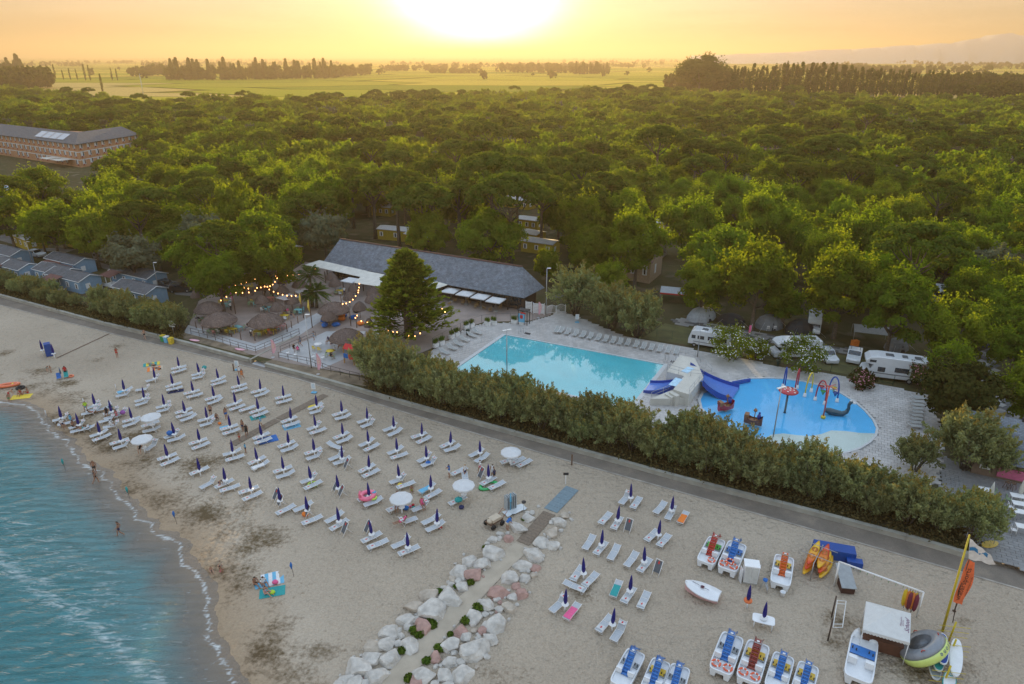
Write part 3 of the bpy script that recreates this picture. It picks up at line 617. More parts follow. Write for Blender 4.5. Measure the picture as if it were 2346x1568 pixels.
# --- zones without random trees (ground outlines on the photograph)
def W(pts, z=T0): return [P(x, y, z) for x, y in pts]
CLEAR = [W([(-200,560),(0,575),(180,590),(420,640),(470,700),(640,640),(700,585),(780,560),(830,580),(1200,620),(1290,690),(1290,720),(1560,730),(1700,760),(2330,820),(2346,980),(2600,1000),(2700,1700),(-300,1000)]),
         W([(-120,330),(0,330),(300,330),(290,405),(235,450),(150,492),(0,500),(-120,510)])]
FARB = [(-300,208),(0,216),(200,236),(300,256),(560,250),(800,246),(900,240),(1300,228),(1520,226),(1660,232),(2346,250),(2700,250)]
ROOFS = [(1655,350,9),(1755,352,10),(1690,262,10),(1905,240,14),(2040,242,9),(2145,262,6),(1770,298,7),(1910,318,9),(2080,362,9),(2330,268,8),(240,236,11),(2310,345,6),(1440,580,8),(920,530,10),(1230,560,8),(1490,512,8),(1190,465,8)]
RW = [(P(x, y, 2), r) for x, y, r in ROOFS]
def far_y(x):
 for (a, ya),(b, yb) in zip(FARB[:-1], FARB[1:]):
  if a <= x <= b: return lerp(ya, yb, (x-a)/(b-a))
 return 240
def proj(p):
 d = Vector(p)-Vector((0,0, H)); zz = d.y*cP-d.z*sP; return 1173+FPX*d.x/zz, 784-FPX*(d.y*sP+d.z*cP)/zz
cand = []
yy = 95.0
while yy < 900:
 st = 7.6 if yy < 260 else 9.0 if yy < 450 else 10.2
 xx = -.80*yy-12
 while xx < .80*yy+12:
  q = (xx+rnd.uniform(-.42,.42)*st, yy+rnd.uniform(-.42,.42)*st); xx += st
  px, py = proj((q[0], q[1], T0))
  if py < far_y(px) or any(inside(q, c) for c in CLEAR): continue
  if any((q[0]-a)**2+(q[1]-b)**2 < (.8*r+2.4)**2 for a, b, r in taken): continue
  if any((q[0]-a.x)**2 < r*r and -(r+34) < q[1]-a.y < r*.6 for a, r in RW): continue
  if rnd.random() < .07: continue
  cand.append(q)
 yy += st*.9
cand.sort(key=lambda q: q[0]**2+q[1]**2)
far_pts = []; npine = nsil = 0
for q in cand:
 u = noise.noise((q[0]*.011, q[1]*.011,1.7)); pine = rnd.random() < (.42 if u > .12 else .10); sil = (not pine) and rnd.random() < .09
 s = rnd.uniform(.78,1.45)*(1+.22*noise.noise((q[0]*.03, q[1]*.03,5)))
 if pine and npine < 95 and q[1] < 480: pr = PINES[rnd.randrange(3)][0]; npine += 1
 elif sil and nsil < 45 and q[1] < 420: pr = SILV[rnd.randrange(2)][0]; nsil += 1
 elif not pine and not sil and nb_ind < 298: pr = BROAD[rnd.randrange(6)][0]; nb_ind += 1
 else: far_pts.append((q[0], q[1], .42, s, rnd.uniform(0,6.28), rnd.randrange(4,6) if pine else rnd.randrange(6,7) if sil else rnd.randrange(4))); continue
 zn = zone(*q); kd = pr['label'].split(' in the')[0]; place_tree(pr, (q[0], q[1], .42), rnd.uniform(0,6.28),(s, s, s*rnd.uniform(.9,1.1)), kd+' '+zn, pr['group']+' '+zn)
# --- the rest of the wood and the far tree lines: one mass each, leaf clumps set out by geometry nodes
def low_tree(name, seed, kind):
 if kind == 'b': C, Nn, S, lv = broad_crown(seed, 3.7,3.6,4.7,26,70,.40,.6)
 elif kind == 's': C, Nn, S, lv = broad_crown(seed, 3.2,2.8,4.2,24,44,.45,.2)
 elif kind == 'p': C, Nn, S, lv = pine_crown(seed, 4.4,2.2,8.2,34,36,.46)
 elif kind == 'f': C, Nn, S, lv = broad_crown(seed, 6.0,6.0,7.0,14,26,1.5,.3)
 else:
  rs = np.random.RandomState(seed); n = 420; f = rs.rand(n); w = 2.2*(.5+1.1*np.minimum(f*2.6,1)*(1-f)**.6); a = rs.uniform(0,2*PI, n); C = np.stack([np.cos(a)*w*.7, np.sin(a)*w*.7,22*(.06+.9*f)], 1); Nn = np.stack([np.cos(a), np.sin(a), .4*np.ones(n)], 1)+rs.normal(size=(n, 3))*.4; S = 1.1*rs.uniform(.7,1.2, n); lv = rs.uniform(.2,.8, n)
 return bpy.data.objects.new(name, leaf_mesh(name, C, Nn, S, lv, {'b': F_BROAD, 's': F_SILVER, 'p': F_PINE, 'f': F_POP, 'c': F_POP}[kind], seed))
def scatter(name, pts, protos, label):
 cl = bpy.data.collections.new(name+'_kinds')
 for i, o in enumerate(protos): o.name = 'kind_%02d_%s' % (i, name); cl.objects.link(o)
 me = bpy.data.meshes.new(name); me.from_pydata([p[:3] for p in pts], [], [])
 for an, ty, k in (('sc', 'FLOAT', 3),('rt', 'FLOAT', 4),('ki', 'INT', 5)):
  a = me.attributes.new(an, ty, 'POINT'); a.data.foreach_set('value', np.array([p[k] for p in pts], dtype=np.int32 if ty == 'INT' else np.float32))
 o = bpy.data.objects.new(name, me); col.objects.link(o); tag(o, label, 'trees', kind='stuff')
 g = bpy.data.node_groups.new(name, 'GeometryNodeTree'); g.interface.new_socket('Geometry', in_out='INPUT', socket_type='NodeSocketGeometry'); g.interface.new_socket('Geometry', in_out='OUTPUT', socket_type='NodeSocketGeometry')
 gi = g.nodes.new('NodeGroupInput'); go = g.nodes.new('NodeGroupOutput'); ip = g.nodes.new('GeometryNodeInstanceOnPoints'); ci = g.nodes.new('GeometryNodeCollectionInfo')
 ci.inputs['Collection'].default_value = cl; ci.inputs['Separate Children'].default_value = True; ci.inputs['Reset Children'].default_value = True; ip.inputs['Pick Instance'].default_value = True
 def na(n, ty):
  x = g.nodes.new('GeometryNodeInputNamedAttribute'); x.data_type = ty; x.inputs['Name'].default_value = n; return x.outputs[0]
 cx = g.nodes.new('ShaderNodeCombineXYZ'); g.links.new(na('rt', 'FLOAT'), cx.inputs[2])
 g.links.new(gi.outputs[0], ip.inputs['Points']); g.links.new(ci.outputs[0], ip.inputs['Instance']); g.links.new(na('ki', 'INT'), ip.inputs['Instance Index']); g.links.new(cx.outputs[0], ip.inputs['Rotation']); g.links.new(na('sc', 'FLOAT'), ip.inputs['Scale']); g.links.new(ip.outputs[0], go.inputs[0])
 o.modifiers.new('scatter', 'NODES').node_group = g; return o
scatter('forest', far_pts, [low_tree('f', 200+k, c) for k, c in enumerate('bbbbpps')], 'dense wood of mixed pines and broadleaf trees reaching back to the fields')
# poplar row, broad clump before it, and lone poplars across the plain
n = 92
for i in range(n):
 f = i/(n-1); px = lerp(1662,2330, f)+rnd.uniform(-2,2); py = lerp(214,214, f)+(8*math.sin(f*3.1))
 p = P(px, py, T0); top = lerp(158,176, f)-(8*math.exp(-((f-.3)/.25)**2)); hh = 24.0
 s = (py-top)/ppm(p)/hh*rnd.uniform(.86,1.08)*1.02
 place_tree(POPL[i % 3], (p.x, p.y, .4), rnd.uniform(0,6),(s*rnd.uniform(1.2,1.5), s*1.3, s))
pop_far = [(70,172,24),(92,176,21),(112,178,26),(128,178,25),(146,180,20),(162,180,23),(178,181,20),(197,182,26),(208,182,25),(258,182,22),(270,182,23),(236,208,20),(1632,212,20)]
for px, py, hh in pop_far:
 p = P(px, py+3, T0); place_tree(POPL[rnd.randrange(3)], (p.x, p.y, .4), rnd.uniform(0,6), hh/24, 'tall dark poplar standing alone or in a short file beyond the green field', 'poplars scattered beyond the green field')
# big round clump left of the row
C, Nn, S, lv = broad_crown(301,15,16,17,90,110,.8,.3)
bt = tree_proto('poplar_grove_tree', leaf_mesh('crown', C, Nn, S, lv, F_POP, 5), trunk_mb(302,12,.8,6,9), 'huge dark domed tree clump at the end of the poplar row', 'tree')
p = P(1600,214, T0); bt.location = (p.x, p.y, .4); bt.scale = (2.0,1.6,1.3)
far2 = []
def line(x0, y0, x1, y1, n, s0, s1, kinds=(0,1), jit=1.5):
 for i in range(n):
  f = rnd.random(); px = lerp(x0, x1, f)+rnd.uniform(-3,3); py = lerp(y0, y1, f)+rnd.uniform(-jit, jit)*.5; p = P(px, py, T0)
  if p.y < 26000: far2.append((p.x, p.y, .3, rnd.uniform(s0, s1), rnd.uniform(0,6), rnd.choice(kinds)))
line(500,184,780,180,130,.9,1.9, (0,1,2)); line(380,184,495,183,60,.9,1.9, (0,1,2)); line(760,178,850,172,50,.9,1.9, (0,1)); line(300,176,400,172,26,1,2)
line(0,180,60,178,40,1.2,2.2, (0,1,2)); line(0,210,120,200,60,1.2,2.2, (0,1)); line(880,164,1100,160,70,.8,1.5); line(985,168,1100,169,60,.6,1.1); line(1140,166,1330,164,60,.9,1.8); line(1315,171,1400,170,40,.6,1.5, (0,1,2)); line(1850,160,1990,157,40,.9,1.6); line(2255,160,2290,158,10,.9,1.5); line(1530,206,1680,216,50,1.2,2.0, (0,1))
line(2120,215,2500,205,110,1.0,1.8, (0,1)); line(2200,236,2500,228,60,.9,1.4, (0,1))
for k in range(46):
 y0 = 131.5+38*rnd.random()**2.4; x0 = rnd.uniform(-150,2500); w = rnd.uniform(60,420); line(x0, y0, x0+w, y0+rnd.uniform(-1.2,1.2), int(w/5), .7,1.6, (0,1), .5)
for k in range(70): line(rnd.uniform(-100,2450), 0,0,0,0,1,1); px, py = rnd.uniform(-50,2400), rnd.uniform(140,185); line(px, py, px+8, py, rnd.randrange(1,4), .6,1.3)
scatter('far_woodland', far2, [low_tree('w', 220, 'f'), low_tree('w', 221, 'f'), low_tree('w', 222, 'c')], 'dark tree lines and copses between the fields out to the horizon')
# ================================================================== people
def flat(name, c, rough=.8): return pmat(name, c, rough, var=.1, scale=6)
SKINS = [flat('skin_fair', (.46,.27,.19), .6), flat('skin_tan', (.33,.17,.105), .6), flat('skin_dark', (.2,.1,.06), .6)]
HAIRS = [flat('hair_dark', (.025,.016,.012)), flat('hair_brown', (.09,.05,.028)), flat('hair_blond', (.34,.22,.1))]
CL = {k: flat('cloth_'+k, c) for k, c in {'white': (.7,.7,.7), 'black': (.015,.015,.018), 'navy': (.015,.022,.09), 'blue': (.02,.13,.42), 'sky': (.14,.42,.62), 'red': (.5,.03,.03), 'pink': (.75,.12,.28), 'lime': (.45,.65,.05), 'teal': (.02,.3,.3), 'grey': (.2,.2,.21), 'orange': (.75,.2,.03), 'yellow': (.7,.52,.05), 'green': (.04,.25,.08), 'purple': (.3,.1,.35), 'beige': (.5,.42,.32), 'lilac': (.5,.35,.5)}.items()}
def pose_pts(pose):
 J = {'pel': (0,0,.95), 'che': (0,.01,1.24), 'nec': (0,.01,1.46), 'hea': (0,-.02,1.585), 'top': (0,-.015,1.665)}
 for s, n in ((-1, 'l'),(1, 'r')):
  J.update({n+'sh': (s*.175,.01,1.40), n+'el': (s*.245,.04,1.13), n+'wr': (s*.25,-.03,.90), n+'ha': (s*.25,-.06,.81), n+'hi': (s*.095,0,.90), n+'kn': (s*.105,-.02,.50), n+'an': (s*.105,.03,.09), n+'to': (s*.115,-.13,.04)})
 if pose == 'walk':
  J.update({'lkn': (-.1,-.17,.52), 'lan': (-.1,-.19,.10), 'lto': (-.11,-.35,.06), 'rkn': (.1,.05,.50), 'ran': (.1,.36,.14), 'rto': (.11,.27,.03), 'lel': (-.24,.18,1.15), 'lwr': (-.25,.16,.92), 'lha': (-.25,.13,.84), 'rel': (.24,-.1,1.14), 'rwr': (.22,-.28,1.0), 'rha': (.21,-.36,.99)})
 if pose == 'hold':
  for s, n in ((-1, 'l'),(1, 'r')): J.update({n+'el': (s*.27,-.08,1.14), n+'wr': (s*.16,-.30,1.20), n+'ha': (s*.12,-.38,1.22)})
 if pose == 'raise':
  J.update({'rel': (.30,-.16,1.42), 'rwr': (.28,-.36,1.58), 'rha': (.27,-.44,1.64), 'lel': (-.27,-.10,1.14), 'lwr': (-.15,-.30,1.12), 'lha': (-.1,-.37,1.12)})
 if pose in ('bend',):
  k = {'pel': (0,.08,.90), 'che': (0,-.16,1.10), 'nec': (0,-.34,1.18), 'hea': (0,-.45,1.22), 'top': (0,-.53,1.24)}; J.update(k)
  for s, n in ((-1, 'l'),(1, 'r')): J.update({n+'sh': (s*.175,-.29,1.14), n+'el': (s*.22,-.36,.87), n+'wr': (s*.16,-.46,.66), n+'ha': (s*.14,-.5,.58), n+'hi': (s*.095,.08,.86), n+'kn': (s*.11,-.04,.48)})
 if pose in ('sit', 'floor', 'squat'):
  z = {'sit': .47, 'floor': .10, 'squat': .26}[pose]; dz = z-.95+.07
  for q in ('pel', 'che', 'nec', 'hea', 'top'): x, y, zz = J[q]; J[q] = (x, y+.05*(q == 'che'), zz+dz)
  for s, n in ((-1, 'l'),(1, 'r')):
   for q in ('sh', 'el', 'wr', 'ha', 'hi'): x, y, zz = J[n+q]; J[n+q] = (x, y, zz+dz)
   x, y, zz = J[n+'el']; J[n+'el'] = (s*.24,-.06, zz+.02); J[n+'wr'] = (s*.16,-.28, zz-.06); J[n+'ha'] = (s*.14,-.36, zz-.08)
   if pose == 'sit': J.update({n+'kn': (s*.13,-.45, z+.04), n+'an': (s*.12,-.47,.09), n+'to': (s*.13,-.62,.04)})
   elif pose == 'floor': J.update({n+'kn': (s*.15,-.36,.42), n+'an': (s*.14,-.62,.09), n+'to': (s*.14,-.77,.05)})
   else: J.update({n+'kn': (s*.17,-.38,.46), n+'an': (s*.13,-.12,.09), n+'to': (s*.14,-.28,.04)})
 if pose in ('lie', 'lounge'):
  def lay(p): return (p[0], 1.0-p[2]*1.0+0,.12-p[1]*.6)      # on the back, head towards -y
  J = {k: lay(v) for k, v in J.items()}
  for n in 'lr': x, y, z = J[n+'to']; J[n+'to'] = (x, y, .20)
  if pose == 'lounge':
   for k in J:
    x, y, z = J[k]
    if y < .02: a = R(38); J[k] = (x, y*math.cos(a), z-y*math.sin(a))
 return J
BONES = [('pel', 'che'),('che', 'nec'),('nec', 'hea'),('hea', 'top')]+[(a+x, a+y) for a in 'lr' for x, y in (('sh', 'el'),('el', 'wr'),('wr', 'ha'),('hi', 'kn'),('kn', 'an'),('an', 'to'))]+[('nec', 'lsh'),('nec', 'rsh'),('pel', 'lhi'),('pel', 'rhi')]
RAD = {'pel': .125, 'che': .135, 'nec': .055, 'hea': .10, 'top': .075, 'sh': .065, 'el': .045, 'wr': .032, 'ha': .034, 'hi': .088, 'kn': .06, 'an': .04, 'to': .036}
BODY = {}
def body_mesh(pose):
 if pose in BODY: return BODY[pose]
 J = pose_pts(pose); names = list(J); me = bpy.data.meshes.new('body'); me.from_pydata([J[n] for n in names], [(names.index(a), names.index(b)) for a, b in BONES], [])
 o = bpy.data.objects.new('body', me); col.objects.link(o); sm = o.modifiers.new('skin', 'SKIN'); sm.use_smooth_shade = True
 for n, v in zip(names, me.skin_vertices[0].data):
  r = RAD.get(n) or RAD[n[1:]]; v.radius = (r*(1.18 if n in ('pel', 'che') else 1), r*(.82 if n in ('pel', 'che') else 1)); v.use_root = n == 'pel'
 ss = o.modifiers.new('sub', 'SUBSURF'); ss.levels = 1; ss.render_levels = 1
 dg = bpy.context.evaluated_depsgraph_get(); out = bpy.data.meshes.new_from_object(o.evaluated_get(dg)); bpy.data.objects.remove(o)
 reg = []                                          # region of every face: nearest bone and where along it
 bs = [(a, b, Vector(J[a]), Vector(J[b])) for a, b in BONES]
 for p in out.polygons:
  c = p.center; best = None
  for a, b, A, B in bs:
   d = B-A; t = max(0, min(1, (c-A).dot(d)/d.length_squared)); q = (c-A-d*t).length-(.05 if a in ('pel', 'che') else 0)
   if best is None or q < best[0]: best = (q, a, b, t)
  reg.append(best[1:]+(c, p.normal.copy()))
 BODY[pose] = (out, reg, J); return BODY[pose]
def wear(reg, kind, J):
 s = set()
 for i, (a, b, t, c, nn) in enumerate(reg):
  hip = b in ('lhi', 'rhi') or (a == 'pel' and b == 'che' and t < .30)
  th = a in ('lhi', 'rhi'); tor = (a == 'pel' and b == 'che') or (a == 'che') or b in ('lsh', 'rsh')
  if kind == 'hair':
   if a == 'hea' or (a == 'nec' and t > .5):
    f = (Vector(J['hea'])-Vector(J['nec'])).normalized(); fw = Vector((0,-1,0))
    if abs(f.z) < .6: fw = Vector((0,0,1)) if abs(f.y) > .7 and c.z < .6 else Vector((0,0,-1))
    h = (c-Vector(J['hea']))
    if h.dot(f) > .035 or h.dot(fw) < .01: s.add(i)
  elif kind == 'trunks' and (hip or (th and t < .45)): s.add(i)
  elif kind == 'brief' and (hip or (th and t < .10)): s.add(i)
  elif kind == 'trousers' and (hip or th or a in ('lkn', 'rkn')): s.add(i)
  elif kind == 'shirt' and (tor or (a in ('lsh', 'rsh') and t < .55)): s.add(i)
  elif kind == 'top' and (a == 'che' and t < .55 or (a == 'pel' and b == 'che' and t > .75)): s.add(i)
  elif kind == 'dress' and (tor or hip or (th and t < .6)): s.add(i)
 return s
_cl = {}
def cloth_mesh(pose, kind, mat, th=.016):
 k = (pose, kind, mat.name)
 if k in _cl: return _cl[k]
 me, reg, J = body_mesh(pose); fs = wear(reg, kind, J); vn = [v.normal.copy() for v in me.vertices]; mp = {}; mb = MB(); th = .022 if kind == 'hair' else th
 for i in sorted(fs):
  f = []
  for v in me.polygons[i].vertices:
   if v not in mp: mp[v] = len(mb.v); mb.v.append(tuple(me.vertices[v].co+vn[v]*th))
   f.append(mp[v])
  mb.f.append(tuple(f)); mb.m.append(0); mb.sm.append(True)
 _cl[k] = mb.mesh(kind, mat); return _cl[k]
_bm = {}
def person(loc, pose, rz, label, skin=1, hair=0, wearing=(), s=1.0, group=None):
 """facing local -y; wearing = ((kind, colour), ...)"""
 o = empty('person', loc, rz, label, 'person', group); o.scale = (s, s, s)
 if (pose, skin) not in _bm:
  me = body_mesh(pose)[0].copy(); me.materials.clear(); me.materials.append(SKINS[skin]); me.polygons.foreach_set('material_index', [0]*len(me.polygons)); _bm[(pose, skin)] = me
 def ch(n, me): c = bpy.data.objects.new(n, me); col.objects.link(c); c.parent = o
 ch('body', _bm[(pose, skin)]); ch('hair', cloth_mesh(pose, 'hair', HAIRS[hair]))
 for k, c in wearing: ch({'trunks': 'swim_trunks', 'brief': 'bikini_bottom', 'top': 'bikini_top'}.get(k, k), cloth_mesh(pose, k, CL[c]))
 return o
# ================================================================== beach bar and its terrace
SLATE = pmat('grey_shingle_roof', (.17,.19,.215), .8, var=.16, scale=2.2, bump=.8, bscale=9)
def roofmat(name, c, rows=2.2, strength=.7):
 m, t, N, b, L = nodes_of(name); b.inputs['Roughness'].default_value = .8
 tc = N('ShaderNodeTexCoord'); br = N('ShaderNodeTexBrick', i_Scale=1.0); br.inputs['Brick Width'].default_value = .9; br.inputs['Row Height'].default_value = .45; br.inputs['Mortar Size'].default_value = .03
 br.inputs['Color1'].default_value = (*[x*.82 for x in c], 1); br.inputs['Color2'].default_value = (*[x*1.15 for x in c], 1); br.inputs['Mortar'].default_value = (*[x*.5 for x in c], 1)
 mp = N('ShaderNodeMapping'); mp.inputs['Scale'].default_value = (rows, rows, rows); L(tc.outputs['UV'], mp.inputs['Vector']); L(mp.outputs[0], br.inputs['Vector'])
 no = N('ShaderNodeTexNoise', i_Scale=1.2, i_Detail=6.0); L(tc.outputs['Object'], no.inputs['Vector']); rr = ramp(N, [(.3, (.75,.75,.75)),(.7, (1.2,1.2,1.2))]); L(no.outputs['Fac'], rr.inputs['Fac'])
 mx = N('ShaderNodeMix', data_type='RGBA', blend_type='MULTIPLY'); mx.inputs[0].default_value = 1; L(br.outputs['Color'], mx.inputs[6]); L(rr.outputs[0], mx.inputs[7]); L(mx.outputs[2], b.inputs['Base Color'])
 bp = N('ShaderNodeBump', i_Distance=.05); bp.inputs['Strength'].default_value = strength; L(br.outputs['Fac'], bp.inputs['Height']); bp.invert = True; L(bp.outputs[0], b.inputs['Normal']); return m
SHING = roofmat('shingle_rows', (.175,.20,.235))
TILE_D = roofmat('dark_tile_rows', (.10,.105,.115)); TILE_R = roofmat('brown_tile_rows', (.17,.10,.075)); TILE_O = roofmat('orange_tile_rows', (.36,.14,.05))
def slab_roof(name, quads, mat, parent, th=.14, origin=(0,0,0)):
 """pitched roof planes with thickness; each quad listed eave-left, eave-right, ridge-right, ridge-left"""
 mb = MB(); o = Vector(origin); uvs = []
 for q in quads:
  q = [Vector(p)-o for p in q]; n = (q[1]-q[0]).cross(q[-1]-q[0]).normalized()
  if n.z < 0: q = q[::-1]; n = -n
  lo = [p-n*th for p in q]; k = len(q); b0 = len(mb.v)
  mb.add(q+lo, [tuple(range(k)), tuple(range(2*k-1, k-1,-1))]+[(i, k+i, k+(i+1) % k, (i+1) % k) for i in range(k)])
  ex = (q[1]-q[0]).normalized() if q[0].z <= q[2].z else (q[3 % k]-q[2]).normalized(); ey = n.cross(ex); uvs += [((p).dot(ex),(p).dot(ey)) for p in q+lo]
 me = mb.mesh(name, mat); uv = me.uv_layers.new(name='UVMap')
 for l in me.loops: uv.data[l.index].uv = uvs[l.vertex_index]
 ob = bpy.data.objects.new(name, me); col.objects.link(ob); ob.parent = parent; return ob
V = Vector
rL, rR = V((-35.2,137.0,7.5)), V((1.8,117.0,7.5)); ax = (rR-rL); ax.z = 0; ax.normalize(); fn = V((ax.y, -ax.x, 0))   # fn points to the sea
eR = V((2.1,111.8,3.4)); eL = eR-ax*46.0; bR = V((5.9,117.6,3.4)); bL = rL-ax*3-fn*4.2; bL.z = 3.4; bkR = bR-ax*.3
bar = empty('beach_bar', (eR.x-ax.x*22, eR.y-ax.y*22, T0), 0, 'long beach bar under a steep grey shingle roof with white awnings', 'building')
BO = bar.location
slab_roof('roof', [(eL, eR, rR, rL),(eR, bR, rR),(bL, eL, rL),(bR, bL, rL, rR)], SHING, bar, .16, BO)
CHOC = pmat('chocolate_wood', (.07,.045,.034), .7, var=.25, scale=4)
mb = MB()
for a, c in ((rL, rR), ): mb.tube([a-BO+V((0,0,.06)), c-BO+V((0,0,.06))], .16,6)
mb.build('ridge_cap', pmat('ridge_brown', (.13,.07,.055), .8), bar)
def bpt(u, v, z): return eR-ax*u-fn*v+V((0,0, z-3.4))-BO      # u metres along from the pool end, v metres in from the eave
mb = MB()
def wallbox(u0, u1, v, z0, z1, th=.15, mi=0):
 a, b_ = bpt(u0, v, 0), bpt(u1, v, 0); c = (a+b_)/2; mb.box((c.x, c.y, (z0+z1)/2-T0),((a-b_).length, th, z1-z0), math.atan2((b_-a).y, (b_-a).x), mi)
wallbox(.8,45,1.6, T0,3.6); wallbox(.8,45,6.2, T0,3.6)
for u in (.8,45):
 a, b_ = bpt(u, 1.6,0), bpt(u, 6.2,0); c = (a+b_)/2; mb.box((c.x, c.y, 1.5),((a-b_).length, .15,3.0), math.atan2((b_-a).y, (b_-a).x))
mb.build('wall', CHOC, bar)
for k in range(14):
 mb = MB(); u0 = 1.4+k*3.1; wallbox(u0, u0+2.6,1.48,1.1,3.0,.06); mb.build('window', GLASS, bar)
for k in range(16):
 mb = MB(); p = bpt(.5+k*3.0,.5,0); mb.box((p.x, p.y, 1.45),(.16,.16,2.9), math.atan2(ax.y, ax.x)); mb.build('post', CHOC, bar)
AWN = pmat('white_awning_sheet', (.62,.60,.54), .6, var=.1, scale=1.0, bump=.3, bscale=3)
def awning(pts, name, parent, o, th=.08, mat=AWN):
 q = [V(p)-V(o) for p in pts]; k = len(q); lo = [p-V((0,0, th)) for p in q]
 return MB().add(q+lo, [tuple(range(k)), tuple(range(2*k-1, k-1,-1))]+[(i, k+i, k+(i+1) % k, (i+1) % k) for i in range(k)]).build(name, mat, parent)
c1 = [P(*z5(165,275), 3.2), P(*z5(565,362), 3.15), P(*z5(520,395), 3.0), P(*z5(735,432), 3.0), P(*z5(760,352), 3.75), P(*z5(265,245), 3.9)]
awning([c1[0], c1[1], P(*z5(590,318), 3.8), c1[5]], 'awning', bar, BO); awning([P(*z5(500,398), 2.95), P(*z5(735,434), 2.95), c1[4], P(*z5(592,320), 3.78)], 'awning', bar, BO); awning([P(*z5(1000,440), 3.0), P(*z5(1040,448), 3.0), P(*z5(1140,412), 3.45), P(*z5(1075,390), 3.6), P(*z5(1000,400), 3.6)], 'awning', bar, BO)
for q in ((180,285),(300,320),(420,345),(560,372),(620,420),(730,436),(510,400)):
 p = P(*z5(*q), 3.0)-BO; MB().box((p.x, p.y, 1.2),(.14,.14,2.5)).build('awning_post', CHOC, bar)
pk = P(*z5(818,262), 5.6); gl, gr = P(*z5(690,366), 3.7), P(*z5(960,402), 3.7); bk = pk-fn*3.6
slab_roof('dormer_roof', [(gl-fn*-.3, gl-fn*3.2, bk, pk),(gr-fn*-.3, gr-fn*3.2, bk, pk)], SHING, bar, .12, BO)
MB().add([gl-fn*.2-BO, gr-fn*.2-BO, pk-fn*.2-BO], [(0,1,2)]).build('gable', pmat('cream_boards', (.5,.44,.33), .8), bar)
MB().tube([gl-BO, pk-BO, gr-BO], .12,5).build('gable_trim', CHOC, bar)
# square parasols along the bar front, and chairs in their shade
def square_parasol(c, s, label, rz):
 o = empty('square_parasol', (c.x, c.y, T0), rz, label, 'parasol', 'square white parasols at the bar front'); h = c.z-T0; d = s/2
 MB().add([(-d, -d, h-.25),(d, -d, h-.25),(d, d, h-.25),(-d, d, h-.25),(0,0, h+.1),(-d, -d, h-.4),(d, -d, h-.4),(d, d, h-.4),(-d, d, h-.4)], [(0,1,4),(1,2,4),(2,3,4),(3,0,4),(5,6,1,0),(6,7,2,1),(7,8,3,2),(8,5,0,3)]).build('canopy', CANVAS, o)
 MB().tube([(0,0,0),(0,0, h)], .04,6).build('pole', STEEL, o); MB().box((0,0,.06),(.7,.7,.12)).build('base', CONC, o); return o
ra = math.atan2(ax.y, ax.x)
for q, w in (((1162,442), 'square white parasol beside the awning end at the bar front'),((1264,462), 'second square white parasol from the awning end'),((1367,483), 'third square white parasol from the awning end'),((1470,507), 'square white parasol at the pool end of the bar front'),((476,371), 'single square white parasol under the long awning')):
 square_parasol(P(*z5(*q), 2.9), 2.75, w, ra+.05)
# --- terrace sheets
TERR = pmat('terrace_sand_paving', (.29,.235,.205), .9, var=.14, scale=.5, bump=.4, bscale=9)
WALKM = pmat('pale_concrete_walk', (.40,.40,.40), .85, var=.12, scale=.6, bump=.25, bscale=8)
SOIL = pmat('sandy_soil', (.20,.155,.105), .95, var=.35, scale=.8, bump=.6, bscale=5)
sheet('bar_terrace', W([(430,752),(572,812),(660,832),(835,862),(1005,792),(1065,752),(1110,738),(1215,735),(1262,722),(1268,700),(1195,700),(1000,668),(880,636),(700,600),(640,640),(520,656),(455,690)], .50), .50, TERR)
sheet('terrace_walk', [P(*a2(*q), .508) for q in [(60,775),(880,988),(1400,800),(1700,600),(1600,545),(1180,770),(870,905),(110,690)]], .508, WALKM)
sheet('terrace_walk', [P(*a2(*q), .508) for q in [(1160,1000),(1540,835),(1700,760),(2150,760),(2120,830),(1960,980),(1900,1080),(1650,1190),(1160,1050)]], .508, WALKM)
sheet('planting_strip', [P(*a2(*q), .49) for q in [(0,830),(800,1040),(880,985),(60,775)]], .49, SOIL)
sheet('planting_strip', [P(*a2(*q), .49) for q in [(1000,1110),(1560,1290),(2300,1420),(2200,1310),(1640,1195),(1150,1060)]], .49, SOIL)
ra_ = [P(577,834,.035), P(606,842,.035), P(*a2(1165,985), .512), P(*a2(1040,1010), .512)]
MB().add(ra_, [(0,1,2,3)]).build('ramp', WALKM)['kind'] = 'structure'
# paved side wall of the ramp
mb = MB(); a, c = P(575,832), P(*a2(1400,790), .5); d = (c-a); d.z = 0; mb.add([a, c, V((c.x, c.y, .56)), V((a.x, a.y, .56)), *[p+V((-d.y, d.x, 0)).normalized()*.25 for p in (a, c, V((c.x, c.y, .56)), V((a.x, a.y, .56)))]], [(0,1,2,3),(3,2,6,7),(1,5,6,2),(0,3,7,4),(4,7,6,5)])
tag(mb.build('ramp_wall', WCON), 'short concrete wall edging the ramp up to the bar terrace', 'wall')
RAIL = pmat('brown_railing', (.11,.085,.075), .6, var=.2)
def railing(pts, label, z=T0, h=1.0, step=1.7, mat=RAIL, r=.04):
 pts = [P(*q, z) for q in pts]; o = empty('railing', pts[0], 0, label, 'railing'); n = max(2, int(sum((b-a).length for a, b in zip(pts[:-1], pts[1:]))/step)); q = resample(pts, n+1)
 for p in q:
  mb = MB(); d = p-pts[0]; mb.tube([d, d+V((0,0, h))], r, 5); mb.build('post', mat, o)
 for zz in (h, h*.52):
  MB().tube([p-pts[0]+V((0,0, zz)) for p in pts], r*.9,5).build('rail', mat, o)
 return o
railing([a2(145,790), a2(385,850), a2(630,935), a2(890,1010)], 'brown metal railing along the sea front of the bar terrace')
railing([a2(890,1008), a2(1390,795)], 'brown metal railing on the bar terrace side of the ramp')
railing([a2(1175,1005), a2(1580,835)], 'brown metal railing across the ramp beside the cafe tables')
